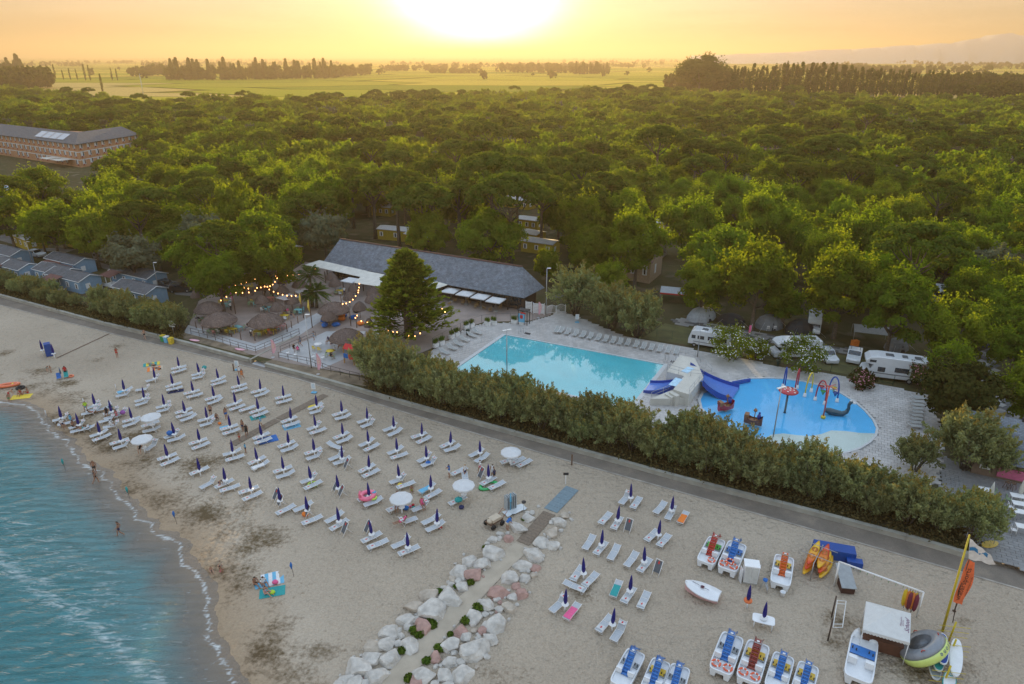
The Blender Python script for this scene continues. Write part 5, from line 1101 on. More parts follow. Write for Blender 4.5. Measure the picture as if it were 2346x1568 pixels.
for xy, ks in [(z8(1972,332), 'ff'),(z8(2248,417), 'fff'),(z8(1878,487), 'ffc'),(z8(2158,587), 'ff'),(z8(1770,657), 'fff'),(z8(2063,772), 'ffc'),(z8(1652,852), 'ff'),(z8(1963,972), 'fff'),(z8(1523,1067), 'ff'),(z8(1843,1202), 'ff')]: um(xy, ks, 57)
lounger(P(*z8(1590,920)), R(150), 'flat', 'white framed sun lounger set crosswise behind the row', 'sun loungers set crosswise'); lounger(P(*z7(1430,215)), R(55), 'high', 'raised sun lounger standing alone near the wet sand', 'sun loungers standing apart'); lounger(P(*z4(985,1140)), R(20), 'high', *LL['high']); lounger(P(*z4(1690,1275)), R(38), 'flat', *LL['flat'])
for q, kk, h in ((z4(740,1350), 'high', 38),(z4(620,1300), 'high', 30),(z4(720,1270), 'high', 40),(z4(830,1310), 'high', 60),(z4(1030,1380), 'flat', 38),(z4(1040,1420), 'low', 30),(z4(770,1390), 'high', 30),(z4(460,1370), 'low', 30),(z4(590,1410), 'low', 25),(z4(1040,1530), 'high', 75),(z8(370,375), 'flat', 40),(z8(450,470), 'high', 210),(z8(540,375), 'high', 38),(z8(790,330), 'flat', 38),(z8(845,185), 'low', 100),(z8(1140,55), 'flat', 30),(z8(1200,60), 'flat', 40),(z8(1245,75), 'flat', 40),(z8(800,130), 'flat', 40),(a4(605,165), 'low', 150)): lounger(P(*q), R(h), kk, *LL[kk])
for q, l in ((z4(1050,1405), 'open white parasol with two loungers beside the shallow water rows'),(z4(990,1560), 'open white parasol above the yellow edged lounger'),(z8(412,400), 'open white parasol beside the woman on the pink lounger'),(z8(835,310), 'open white parasol with a teal bag hanging on its stand'),(z8(1155,78), 'open white parasol at the promenade end of the rows')): p = P(*q); copy_tree(UMW, (p.x, p.y, sandz(p.x, p.y)), rnd.uniform(0,6), None, l)
park(UMW)
# lone umbrellas and the blue wind screen
for q, l in ((z4(298,888), 'lone closed navy umbrella beside the blue fabric screen'),(z4(374,912), 'closed navy umbrella in front of the blue fabric screen')): p = P(*q); copy_tree(UM, (p.x, p.y, sandz(p.x, p.y)), 0, None, l, 'navy umbrellas with something beside them')
p = P(*z4(340,895)); o = empty('fabric_screen', (p.x, p.y, sandz(p.x, p.y)), R(-55), 'tall blue fabric screen standing on posts on the empty sand', 'screen'); MB().box((0,0,1.05),(1.15,.9,1.95), 0,0, None, .93).build('cloth', pmat('royal_blue_cloth', (.012,.06,.27), .7, bump=.3, bscale=5), o)
for s in (-1,1): MB().tube([(s*.58,-.46,0),(s*.56,-.44,2.15)], .03,5).build('post', STEEL, o)
p = P(*a1(442,1045)); o = copy_tree(UM, p, 0, None, 'closed navy umbrella with an orange ring on its stand', 'navy umbrellas with something beside them'); MB().lathe([(.16,.70),(.33,.70),(.33,.84),(.16,.84)], 14).build('orange_ring', pmat('orange_plastic', (.7,.16,.04), .45), o)
p = P(*a1(548,1172)); o = empty('plastic_table', p, R(-20), 'white plastic table with a closed navy umbrella through it', 'table'); MB().prism([(.85*math.copysign(abs(math.cos(t))**.35, math.cos(t)), .5*math.copysign(abs(math.sin(t))**.35, math.sin(t))) for t in [2*PI*(k+.5)/20 for k in range(20)]], .70,.75).build('table_top', PLASTIC, o)
for sx in (-1,1):
 for sy in (-1,1): MB().tube([(sx*.68, sy*.36,0),(sx*.66, sy*.34,.7)], [.04,.05], 6).build('leg', PLASTIC, o)
copy_tree(UM, (p.x, p.y, .12), 0, None, 'closed navy umbrella standing through the plastic table', 'navy umbrellas with something beside them')
park(UM)
for k in LG: park(LG[k])
# --- mats and boards laid on the sand
def strip_mat(pts_a, pts_b, w, name, label, mat, cat='mat', n=12):
 a, b_ = P(*pts_a), P(*pts_b); d = (b_-a).normalized(); sN = V((-d.y, d.x, 0)); o = empty(name, (a.x, a.y, 0), 0, label, cat); L = (b_-a).length
 for i in range(n):
  c = d*(L*(i+.5)/n); MB().box((c.x, c.y, .012+.004*(i % 2)),(L/n-.025, w, .03), math.atan2(d.y, d.x)).build('board', mat, o)
MATB = pmat('brown_walkway', (.20,.155,.115), .9, var=.2, scale=5, bump=.5, bscale=30); MATG = pmat('blue_grey_decking', (.17,.235,.27), .8, var=.15, scale=4, bump=.5, bscale=25)
strip_mat(z4(2225,1165), z4(1905,1330), 1.1, 'beach_walkway', 'upper run of brown board walkway between the lounger rows', MATB, 'walkway', 10); strip_mat(z4(1895,1335), z4(1585,1505), 1.1, 'beach_walkway', 'lower run of brown board walkway between the lounger rows', MATB, 'walkway', 12)
strip_mat(z8(1425,382), z8(1575,228), 1.5, 'deck_mat', 'blue grey decking mat at the head of the rock lined path', MATG, 'mat', 6); strip_mat(z8(1235,605), z8(1418,398), 1.35, 'beach_walkway', 'brown ribbed walkway between the boulders below the grey decking', MATB, 'walkway', 12)
strip_mat(z4(385,915), z4(745,748), .16, 'wooden_edging', 'thin dark timber edging laid across the bare sand', WOOD, 'edging', 8)
# packed sand path between the boulder rows
PATHM = pmat('packed_sand_path', (.42,.36,.28), .95, var=.12, scale=.7, bump=.25, bscale=5)
sheet('path', [P(*z8(*q), .012) for q in [(1180,600),(1290,640),(1150,770),(1000,930),(860,1080),(700,1260),(560,1420),(420,1580),(320,1700),(100,1700),(250,1560),(400,1400),(540,1240),(640,1130),(780,990),(900,880),(1020,740)]], .014, PATHM)
# --- boulders
ROCKW = pmat('white_limestone', (.50,.47,.425), .9, var=.26, scale=1.6, bump=.8, bscale=7); ROCKP = pmat('pink_stone', (.40,.25,.21), .9, var=.25, scale=1.6, bump=.8, bscale=7); ROCKT = pmat('tan_stone', (.44,.38,.31), .95, var=.25, scale=1.5, bump=.7, bscale=7)
RK_L = [(1205,490,50),(1277,425,40),(1140,560,38,1),(1075,530,25),(1080,562,18),(1030,568,32),(990,597,18),(1050,655,72),(965,725,58),(870,710,55),(895,722,14),(905,805,58,1),(805,785,62),(825,820,20),(800,850,25),(745,870,25),(820,885,48),(755,835,30,2),(730,955,75),(690,900,28),(605,950,58,2),(595,1000,25),(635,1055,85),(555,1035,28),(500,1020,58,2),(530,1060,20),(550,1155,65,1),(445,1115,55),(510,1110,30),(445,1165,30),(335,1190,68),(385,1190,30),(405,1225,28),(455,1275,68),(300,1280,62),(370,1280,28),(275,1320,18),(200,1290,58,2),(325,1380,75),(200,1375,65),(110,1440,85),(235,1495,78),(30,1520,45),(90,1548,60),(120,1510,20),(-20,1560,50),(150,1570,50),(1300,385,22),(1345,345,15)]
RK_R = [(1520,405,36,2),(1485,445,50),(1435,520,45,2),(1370,578,50),(1445,615,42),(1310,662,65),(1375,680,14),(1230,740,55),(1325,760,34,1),(1272,783,20),(1150,825,60),(1255,830,40),(1310,812,28,2),(1065,920,70,1),(1190,885,32,1),(1225,935,52,1),(1165,960,38),(1100,950,20),(1135,918,15),(1065,975,25),(990,1010,55),(1080,1000,18,1),(1145,1035,52,2),(1080,1040,30),(985,1080,22),(1020,1070,16),(900,1095,62),(1065,1130,75),(990,1150,40),(895,1140,32),(810,1190,50,1),(900,1195,25,2),(955,1190,35,1),(845,1225,38),(1015,1245,55),(935,1240,20),(735,1285,62),(890,1320,95),(765,1340,25),(720,1335,18),(640,1375,45,1),(735,1400,50),(815,1400,35),(990,1370,26),(640,1435,20),(675,1430,16),(560,1490,75),(700,1490,55),(825,1480,68),(920,1440,18),(500,1552,50,1),(640,1550,30),(750,1535,18),(720,1562,40),(1570,435,14),(1500,510,16)]
def rocks(lst, label, seed):
 r_ = random.Random(seed+50); lst = lst+[(x+(it[2]*.95+8)*math.cos(a), y+(it[2]*.8+6)*math.sin(a), r_.uniform(9,17), 1 if r_.random() < .12 else 0) for it in lst for x, y, a in [(it[0], it[1], r_.uniform(0,6.28))] if it[2] > 28]
 r0 = P(*z8(lst[0][0], lst[0][1])); o = empty('boulder_row', (r0.x, r0.y, 0), 0, label, 'boulder row'); rr = random.Random(seed)
 for i, it in enumerate(lst):
  x, y, r = it[:3]; k = it[3] if len(it) > 3 else (2 if rr.random() < .05 else 0); p = P(*z8(x, y+r*.25), .12); m = r*.3354/ppm(p)*1.1; mb = MB()
  bm = bmesh.new(); bmesh.ops.create_icosphere(bm, subdivisions=4 if r > 40 else 3, radius=1.0); sd = V((i*3.1+seed, i*1.7, i*.9))
  cuts = [(V((rr.gauss(0,1), rr.gauss(0,1), rr.gauss(.2,.8))).normalized(), rr.uniform(.55,.80)) for _ in range(15)]+[(V((rr.uniform(-.2,.2), rr.uniform(-.2,.2), 1)).normalized(), .6)]
  for v in bm.verts:
   q = v.co.normalized(); L0 = 1.06+.10*noise.noise(q*1.6+sd)
   for nn, dd in cuts:
    d_ = q.dot(nn)
    if d_*L0 > dd: L0 = dd/d_
   L0 += .035*noise.noise(q*4.5+sd); v.co = V((q.x*L0*m*1.22, q.y*L0*m*1.18, q.z*L0*m*.85))
  mb.add([v.co for v in bm.verts], [tuple(v.index for v in f.verts) for f in bm.faces]); bm.free()
  ob = mb.build('boulder', (ROCKW, ROCKP, ROCKT)[k], o, (p.x-r0.x, p.y-r0.y, m*.04), rr.uniform(0,6))
rocks(RK_L, 'row of white and pink boulders on the seaward umbrella side of the sandy path', 3); rocks(RK_R, 'row of white and pink boulders on the pedal boat side of the sandy path', 4)
# leafy tufts between the boulders
tuft = []
rs = np.random.RandomState(4); n = 420; u = unit(rs, n); u[:, 2] = abs(u[:, 2]); TUFT = leaf_mesh('leaves', u*np.array([.5,.42,.34])*rs.uniform(.5,1, (n, 1)), u+rs.normal(size=(n, 3))*.5,.09*rs.uniform(.6,1.3, n), rs.rand(n), F_GRASS, 2)
for i, (x, y, s) in enumerate([(980,630,.6),(880,870,.8),(775,900,.5),(665,930,.7),(610,1120,.9),(620,1160,.9),(500,1200,1.0),(530,1225,.9),(410,1335,.8),(935,1040,1.0),(850,1130,1.0),(740,1225,.6),(665,1320,.9),(580,1405,.8),(455,1525,.8),(1240,440,.5)]):
 p = P(*z8(x, y), .1); o = bpy.data.objects.new('leafy_plant', TUFT); col.objects.link(o); o.location = (p.x, p.y, .05); o.rotation_euler = (0,0, i); o.scale = (s*1.1,)*3; tag(o, 'low bright green plant growing between the boulders', 'plant', 'green plants among the boulders')
# --- signs, posts and bins
def notice(p, label, rz=0.0):
 o = empty('notice_board', p, rz, label, 'sign'); MB().box((0,0,1.0),(.62,.05,.9)).build('panel', WHITE, o); mb = MB()
 for k in range(5): mb.box((0,-.028,1.3-.14*k),(.42,.006,.04))
 mb.build('print', CL['sky'], o); mb = MB(); mb.box((0,.0,.04),(.7,.5,.08)); mb.tube([(0,.02,.05),(0,.02,.6)], .03,5); mb.build('stand', CL['sky'], o)
notice(P(*z5(228,1150)), 'white notice board with a pale blue stand at the head of the walkway', R(-8)); notice(P(*z4(1622,995)), 'white notice board beside a brown post near two bathers', R(-8)); notice(P(*z5(2025,670), DZ), 'white notice panel beside the pool gate trees', 0)
for q, h, l in ((z4(1598,1000), 1.0, 'short brown post next to the notice board'),(z8(1570,70), 1.3, 'rusty brown post at the promenade edge above the decking mat'),): p = P(*q); mb = MB(); mb.box((0,0, h/2),(.14,.14, h)); mb.box((0,0, h+.02),(.18,.18,.04)); tag(mb.build('post', WOOD, None, p), l, 'post')
p = P(*z8(1528,200)); o = empty('signpost', p, 0, 'white post with a small dark sign near the decking mat', 'sign'); MB().box((0,0,.7),(.09,.09,1.4)).build('post', WHITE, o); MB().box((0,-.06,1.3),(.55,.04,.3)).build('board', DARK, o)
p = P(*z4(1190,760), T0); o = empty('direction_sign', p, 0, 'white fingerpost with stacked direction boards at the hedge end', 'sign'); MB().tube([(0,0,0),(0,0,2.6)], .04,5).build('post', STEEL, o)
for k in range(4): MB().box((.05*(-1)**k, 0,2.45-.28*k),(1.0,.05,.18), .3*(-1)**k).build('board', CANVAS, o)
for i, (q, c, l) in enumerate(((z4(1118,800), 'yellow', 'yellow topped waste bin at the sea wall'),(z4(1142,808), 'white', 'pale grey waste bin in the middle of the three bins'),(z4(1173,818), 'yellow', 'all yellow waste bin at the end of the three bins'))):
 p = P(*q); o = empty('waste_bin', (p.x, p.y, .03), R(-15), l, 'bin'); MB().box((0,0,.5),(.55,.6,.95), 0,0, None, 1.12).build('body', (COLS['yellow'], CL['sky'], COLS['yellow'])[i] if i else CL['green'], o); MB().box((0,0,1.02),(.66,.7,.09)).build('lid', COLS[c], o)
for q, l in ((z7(448,100), 'dark flag on a stick in the shallow water'),(z7(888,300), 'small drooping flag on a stick at the water edge'),(z7(1208,470), 'narrow blue flag standing in the wet sand'),(z7(2008,830), 'small dark flag on a stick beside the picnic towels')):
 p = P(*q); o = empty('marker_flag', (p.x, p.y, min(0, sandz(p.x, p.y))), 0, l, 'flag'); MB().tube([(0,0,-.3),(-.1,0,1.6)], .018,4).build('stick', DARK, o); MB().tube([(-.1,0,1.55),(-.12,.02,1.2),(-.1,0,.8)], [.05,.13,.03], 5).build('cloth', CL['teal'] if '1208' not in str(q) and q[0] < 350 else CL['blue'], o)
for q in ((z4(795,1130)),(z4(575,1230)),(z4(318,1310))): p = P(*q); mb = MB(); mb.lathe([(.06,0),(.06,.85),(.045,.9),(.01,.91)], 8); tag(mb.build('peg', PLASTIC, None, (p.x, p.y, sandz(p.x, p.y))), 'bare white umbrella stand without canopy in the sand', 'stand', 'bare umbrella stands')
# --- things lying about on the beach
def towel(q, w, l, rz, c, label, c2=None):
 p = P(*q); mb = MB(); n = 7
 vs = [(lerp(-w/2, w/2, i/(n-1)), lerp(-l/2, l/2, j/(n-1)), .03+.025*noise.noise((i*.9+p.x, j*.9,1))) for j in range(n) for i in range(n)]; mb.add(vs, [(j*n+i, j*n+i+1, (j+1)*n+i+1, (j+1)*n+i) for j in range(n-1) for i in range(n-1)]); mi = [1 if c2 and (k % (n-1)) % 2 else 0 for k in range((n-1)**2)]; mb.m = mi
 tag(mb.build('beach_towel', [CL[c], CL[c2 or c]], None, (p.x, p.y, max(-.1, sandz(p.x, p.y))), R(rz)), label, 'towel')
towel(z7(1860,845), 1.9,1.7,20, 'white', 'white and blue towel of the picnic group', 'sky'); towel(z7(1860,935), 2.1,1.2,15, 'teal', 'green towel under the seated woman'); towel(z7(1775,885), .9,.9,30, 'sky', 'small pale blue towel beside the reclining couple')
towel(z4(1060,985), 2.1,1.6,25, 'orange', 'orange beach towel under a sunbather', 'beige'); towel(z4(1035,955), 2.2,1.3,25, 'teal', 'teal and yellow towel behind the orange one', 'yellow'); towel(z4(145,1175), 2.4,1.4,15, 'yellow', 'yellow patterned blanket at the water edge'); towel(z4(2150,1245), 1.7,1.2,20, 'yellow', 'yellow towel spread beside a raised lounger'); towel(z4(1990,1375), 2.0,1.6,30, 'sky', 'pale blue blanket under two loungers'); towel(z4(1830,1470), 2.2,1.6,30, 'blue', 'blue mesh towel under loungers beside the walkway'); towel(z4(1760,1315), 1.8,1.3,30, 'teal', 'teal blanket below the loungers'); towel(z4(1200,1140), 2.0,.9,25, 'navy', 'navy air mat under a lounger'); towel(z4(1535,1385), 1.2,.7,25, 'sky', 'bright blue towel on the sand by an umbrella')
def ring(q, R0, r, mat, label, z=.12, sx=1.0, rz=0.0, name='swim_ring'):
 p = P(*q); mb = MB(); n, k = 20,8; vs = []
 for i in range(n):
  a = 2*PI*i/n
  for j in range(k): b_ = 2*PI*j/k; vs.append(((R0+r*math.cos(b_))*math.cos(a)*sx, (R0+r*math.cos(b_))*math.sin(a), r*math.sin(b_)))
 mb.add(vs, [(i*k+j, ((i+1) % n)*k+j, ((i+1) % n)*k+(j+1) % k, i*k+(j+1) % k) for i in range(n) for j in range(k)], 0, True); o = mb.build(name, mat, None, (p.x, p.y, z+sandz(p.x, p.y)), rz); tag(o, label, 'swim ring'); return o
ob = pmat('orange_vinyl', (.75,.18,.07), .35, coat=.5)
p = P(*z4(60,1105)); o = empty('inflatable_dinghy', (p.x, p.y, -.02), R(22), 'orange and yellow inflatable dinghy on the sand at the water', 'dinghy'); mb = MB(); n, k = 24,8; vs = []
for i in range(n):
 a = 2*PI*i/n
 for j in range(k): b_ = 2*PI*j/k; vs.append(((1.05+.2*math.cos(b_))*math.cos(a)*1.15, (.42+.2*math.cos(b_))*math.sin(a), .2+.2*math.sin(b_)))
mb.add(vs, [(i*k+j, ((i+1) % n)*k+j, ((i+1) % n)*k+(j+1) % k, i*k+(j+1) % k) for i in range(n) for j in range(k)], 0, True); mb.build('tube', ob, o); MB().box((0,0,.1),(1.9,.6,.06)).build('floor', CL['navy'], o); MB().box((.5,0,.28),(.2,.7,.1)).build('thwart', CL['yellow'], o)
ring(z4(140,1118), .42,.16, RUBBER, 'black rubber ring beside the dinghy'); ring(z4(485,1040), .32,.1, ob, 'orange swim ring beside the beach chairs')
PINKV = pmat('pink_vinyl', (.8,.16,.26), .35, coat=.5); fl = ring(a4(975,745), .62,.24, PINKV, 'pink inflatable flamingo ring on the loungers', .62,1.1, R(40), 'inflatable_flamingo'); MB().tube([(-.75,0,.1),(-.9,0,.5),(-.75,0,.85),(-.55,0,.8)], [.14,.11,.10,.05], 7).build('neck', PINKV, fl); MB().tube([(.5,-.2,.1),(.7,-.3,.25),(.55,-.45,.1)], [.14,.18,.08], 6).build('wing', CL['sky'], fl)
ring(a4(1040,760), .3,.1, pmat('lime_vinyl', (.45,.65,.06), .35, coat=.4), 'lime swim ring on the lounger with the flamingo', .52); ring(z8(1000,215), .55,.14, pmat('green_vinyl', (.03,.4,.12), .35, coat=.4), 'green inflatable on the sand behind a lounger', .12,1.7, R(35), 'inflatable_crocodile')
ring(a4(1785,1050), .12,.06, CL['red'], 'small red sand mould ring near a navy umbrella', .05); ring(a4(365,580), .4,.1, MATS['lime_vinyl'], 'lime swim ring leaning on a lounger', .2,1.2)
for q, c, l, s in ((a4(1480,795), 'red', 'red sand bucket among toys', .16),(a4(1490,830), 'teal', 'teal toy watering can on the sand', .2),(a4(1450,810), 'pink', 'pink sand bucket among toys', .14),(a4(1400,840), 'blue', 'blue cool box beside the parasol stand', .32),(a4(1335,580), 'yellow', 'yellow beach bag at a lounger foot', .28),(a4(2020,830), 'navy', 'dark blue basket in front of the teal bag', .3),(a4(1990,790), 'teal', 'big teal bag on the lounger edge', .4),(a4(1650,340), 'blue', 'blue bag hanging from an umbrella stand', .35),(z7(1880,872), 'pink', 'pink bag on the picnic towel', .28),(z7(1860,940), 'lime', 'lime yellow bag on the green towel', .25),(z4(1500,1360), 'orange', 'orange ball beside the bathers', .22),(z4(845,1310), 'purple', 'purple beach bag on a lounger', .35),(z4(1165,1455), 'blue', 'blue towel heap on a lounger end', .4),(z4(1400,1000), 'teal', 'teal towel on the raised lounger', .35),(a4(280,910), 'orange', 'bright patterned bag between two loungers', .35)):
 p = P(*q, .1); mb = MB(); mb.blob((0,0, s*.7),(s, s*.75, s*.8), q[0], .2,2, smooth=True); mb.tube([(-s*.5,0, s*1.2),(0,0, s*1.75),(s*.5,0, s*1.2)], s*.06,4); tag(mb.build('ball' if 'ball' in l else 'bag' if 'bag' in l else 'bucket' if 'bucket' in l else 'bundle', CL[c], None, (p.x, p.y, sandz(p.x, p.y)+(.42 if 'lounger end' in l or 'on a lounger' in l or 'raised lounger' in l or 'lounger edge' in l else 0))), l, 'ball' if 'ball' in l else 'bag')
# beach chairs with blue fabric by the left rows
for q, c, l in ((z4(405,1060), 'blue', 'low blue folding beach chair'),(z4(455,1050), 'teal', 'low teal folding beach chair with clothes on it')):
 p = P(*q); o = empty('folding_chair', (p.x, p.y, sandz(p.x, p.y)), R(30), l, 'chair'); MB().box((0,0,.3),(.55,.5,.03)).build('seat', CL[c], o); MB().add([(-.27,.25,.32),(.27,.25,.32),(.27,.55,.85),(-.27,.55,.85)], [(0,1,2,3)]).build('backrest', CL[c], o)
 for s in (-1,1): MB().tube([(s*.28,-.25,0),(s*.28,.25,.32)], .018,4).build('leg', STEEL, o); MB().tube([(s*.28,.35,0),(s*.28,-.2,.32)], .018,4).build('leg', STEEL, o)
p = P(*z4(425,1060)); o = empty('small_parasol', (p.x, p.y, sandz(p.x, p.y)), 0, 'closed grey blue parasol between the two folding chairs', 'umbrella'); MB().tube([(0,0,0),(-.05,0,1.9)], .018,5).build('pole', STEEL, o); MB().lathe([(.04,.9),(.13,1.0),(.09,1.5),(.02,1.9)], 8).build('canopy', pmat('slate_cloth', (.09,.13,.2), .8), o)
# handcart, plastic sheet and stacked chairs by the boulders
p = P(*z8(1040,480)); o = empty('handcart', p, R(42), 'loaded wooden handcart with rubber wheels beside the boulders', 'cart'); MB().box((0,0,.55),(1.6,.9,.1)).build('bed', WOOD, o); mb = MB(); mb.box((.1,0,.75),(1.1,.75,.3)); mb.blob((-.55,0,.72),(.25,.3,.2), 3,.2); mb.build('load', CL['beige'], o)
for x in (-.55,.55):
 for y in (-1,1): MB().tube([(x, y*.5,.28),(x, y*.62,.28)], .28,12).build('wheel', RUBBER, o)
MB().tube([(.8,-.35,.6),(1.4,-.35,1.1),(1.4,.35,1.1),(.8,.35,.6)], .03,5).build('handle', pmat('rust_metal', (.3,.1,.05), .7), o)
p = P(*z8(1150,370)); o = empty('chair_stack', p, R(30), 'stack of folded grey plastic chairs standing on the sand', 'chair stack'); GREYP = pmat('grey_plastic', (.34,.38,.4), .5)
for i in range(6): MB().box((-.5+.2*i, 0,.85+.04*(i % 2)),(.07,.62,1.6), .05*(i % 3)).build('folded_chair', GREYP, o)
mb = MB(); mb.tube([(-.15,-.35,0),(-.15,-.35,2.1)], .05,6); mb.lathe([(.05,1.0),(.12,1.2),(.03,2.1)], 8, (-.15,-.35,0)); mb.build('closed_parasol', CL['sky'], o)
p = P(*z8(1180,385)); mb = MB(); n = 9; vs = [(lerp(-1.2,1.2, i/(n-1)), lerp(-.5,.5, j/(n-1)), .12+.14*noise.noise((i*.8, j*1.2,4))) for j in range(n) for i in range(n)]; mb.add(vs, [(j*n+i, j*n+i+1, (j+1)*n+i+1, (j+1)*n+i) for j in range(n-1) for i in range(n-1)], 0, True); tag(mb.build('plastic_sheet', pmat('translucent_sheet', (.6,.64,.66), .35, var=.1), None, p, R(35)), 'crumpled pale plastic sheet on the sand by the boulders', 'sheet')
p = P(*z8(1242,430)); o = empty('beach_lamp', p, 0, 'thin pole with a round lamp behind the boulders', 'lamp'); MB().tube([(0,0,0),(0,0,1.9)], .03,5).build('pole', STEEL, o); MB().lathe([(.02,-.08),(.2,-.06),(.22,.06),(.02,.1)], 10, (0,0,1.85)).build('lamp_head', DARK, o)
# ================================================================== pools and deck
def D_(pts, conv=None, z=DZ): return [P(*(conv(*q) if conv else q), z) for q in pts]
DECK = D_([(985,806),(1060,757),(1110,741),(1215,737),(1262,724),(1278,710),(1345,735),(1426,768),(1471,779),(1556,792),(1636,812),(1729,827),(1786,842),(1904,858),(2046,888),(2120,902),(2150,960),(2160,1040),(2150,1105),(2060,1130),(1800,1070),(1500,995),(1200,915),(1000,858)])
POOL = [V((-1.1,101.9,0)), V((22.1,90.4,0)), V((15.0,77.2,0)), V((-8.2,88.7,0))]
SPL = [V((p.x, p.y, 0)) for p in D_([(765,640),(880,590),(1000,548),(1160,522),(1300,518),(1430,523),(1600,546),(1760,586),(1900,640),(2020,712),(2110,792),(2175,868),(2205,935),(2192,995),(2140,1050),(2060,1098),(1960,1130),(1850,1140),(1700,1130),(1500,1090),(1300,1040),(1100,980),(950,910),(830,840),(755,770),(738,700)], a3)]
DA = math.atan2(-11.5,23.2)
def slabmat(name, c):
 m, t, N, b, L = nodes_of(name); b.inputs['Roughness'].default_value = .55
 g = N('ShaderNodeNewGeometry'); oi = N('ShaderNodeObjectInfo'); ad = N('ShaderNodeMath', operation='ADD'); L(g.outputs['Random Per Island'], ad.inputs[0]); L(oi.outputs['Random'], ad.inputs[1]); fr = N('ShaderNodeMath', operation='FRACT'); L(ad.outputs[0], fr.inputs[0])
 r = ramp(N, [(0, tuple(x*.90 for x in c)),(1, tuple(x*1.08 for x in c))]); L(fr.outputs[0], r.inputs['Fac'])
 n1 = N('ShaderNodeTexNoise', i_Scale=.35, i_Detail=5.0); L(g.outputs['Position'], n1.inputs['Vector']); r2 = ramp(N, [(.3, (.82,.82,.82)),(.7, (1.1,1.1,1.1))]); L(n1.outputs['Fac'], r2.inputs['Fac'])
 mx = N('ShaderNodeMix', data_type='RGBA', blend_type='MULTIPLY'); mx.inputs[0].default_value = 1; L(r.outputs[0], mx.inputs[6]); L(r2.outputs[0], mx.inputs[7]); L(mx.outputs[2], b.inputs['Base Color'])
 rr = N('ShaderNodeMapRange'); rr.inputs['To Min'].default_value = .38; rr.inputs['To Max'].default_value = .75; L(n1.outputs['Fac'], rr.inputs['Value']); L(rr.outputs[0], b.inputs['Roughness']); return m
SLAB = slabmat('deck_slab', (.47,.45,.43)); SLAB_D = slabmat('path_slab', (.27,.27,.265)); SLAB_K = slabmat('dark_slab', (.085,.09,.095)); SLAB_C = slabmat('cafe_slab', (.25,.25,.25))
def slabs(parent, poly, holes, ang, sx, sy, ztop, th, mats, pick=None, gap=.02, brickwise=True, most=300):
 """rows of separate paving slabs inside an outline; the ones that show largest are parts of their own"""
 ca, sa = math.cos(ang), math.sin(ang); loc = [(p.x*ca+p.y*sa, -p.x*sa+p.y*ca) for p in poly]; x0, x1 = min(p[0] for p in loc), max(p[0] for p in loc); y0, y1 = min(p[1] for p in loc), max(p[1] for p in loc); out = []; j = 0; y = y0
 while y < y1:
  x = x0-(sx/2 if brickwise and j % 2 else 0)
  while x < x1:
   cx, cy_ = x+sx/2, y+sy/2; w = (cx*ca-cy_*sa, cx*sa+cy_*ca); x += sx
   if inside(w, poly) and not any(inside(w, h) for h in holes): out.append(w)
  y += sy; j += 1
 out.sort(key=lambda w: w[0]**2+w[1]**2); me = []
 for m in mats:
  mb = MB(); mb.box((0,0,-th/2),(sx-gap, sy-gap, th), 0,0, None, .985); me.append(mb.mesh('slab', m))
 rr = random.Random(5); rest = MB()
 for i, w in enumerate(out):
  k = pick(rr, w) if pick else 0
  if i < most:
   o = bpy.data.objects.new('paving_slab', me[k]); col.objects.link(o); o.parent = parent; o.location = (w[0]-parent.location.x, w[1]-parent.location.y, ztop-parent.location.z+rr.uniform(-.003,.003)); o.rotation_euler = (0,0, ang)
  else: rest.box((w[0]-parent.location.x, w[1]-parent.location.y, ztop-parent.location.z-th/2),(sx-gap, sy-gap, th), ang, k, None, .985)
 if rest.f: ro = rest.build('paving', mats, parent); ro['kind'] = 'stuff'
 return out
deck = empty('pool_deck', (20,80, T0)); deck['kind'] = 'structure'
def grow(poly, k):
 c = sum(poly, V())/len(poly); return [c+(p-c)*k for p in poly]
slabs(deck, DECK, [grow(POOL, 1.03), grow(SPL, 1.035)], DA, .62,.62, DZ, .10, [SLAB])
mbs = MB(); mbs.add([(p.x-20, p.y-80,.0) for p in ccw(DECK)], [tuple(range(len(DECK)))]); mbs.build('bedding', pmat('deck_joint', (.33,.32,.305), .9), deck)
# pool water: clear sheet over a painted floor
def poolwater(name, ior=1.33, rough=.03, b_=.04, sc=.9, gloss=1.0, tint=(.85,.95,.97)):
 m, t, N, b, L = nodes_of(name); t.nodes.remove(b); out = t.nodes['Material Output']; g = N('ShaderNodeNewGeometry')
 n = N('ShaderNodeTexNoise', i_Scale=sc, i_Detail=3.0); L(g.outputs['Position'], n.inputs['Vector']); bp = N('ShaderNodeBump', i_Distance=.05); bp.inputs['Strength'].default_value = b_; L(n.outputs['Fac'], bp.inputs['Height'])
 tr = N('ShaderNodeBsdfTransparent'); tr.inputs['Color'].default_value = (*tint, 1); gl = N('ShaderNodeBsdfGlossy', i_Roughness=rough); L(bp.outputs[0], gl.inputs['Normal']); fr = N('ShaderNodeFresnel', i_IOR=ior); L(bp.outputs[0], fr.inputs['Normal'])
 fq = N('ShaderNodeMath', operation='MULTIPLY_ADD'); L(g.outputs['Backfacing'], fq.inputs[0]); fq.inputs[1].default_value = -1; fq.inputs[2].default_value = 1; fx = N('ShaderNodeMath', operation='MULTIPLY'); L(fr.outputs[0], fx.inputs[0]); L(fq.outputs[0], fx.inputs[1])
 mx = N('ShaderNodeMixShader'); L(fx.outputs[0], mx.inputs[0]); L(tr.outputs[0], mx.inputs[1]); L(gl.outputs[0], mx.inputs[2]); L(mx.outputs[0], out.inputs['Surface']); return m
PW = poolwater('pool_water', 1.9,.02); SW = poolwater('splash_water', 1.33,.04,.03)
COPE = pmat('pale_coping', (.52,.53,.53), .6, var=.08)
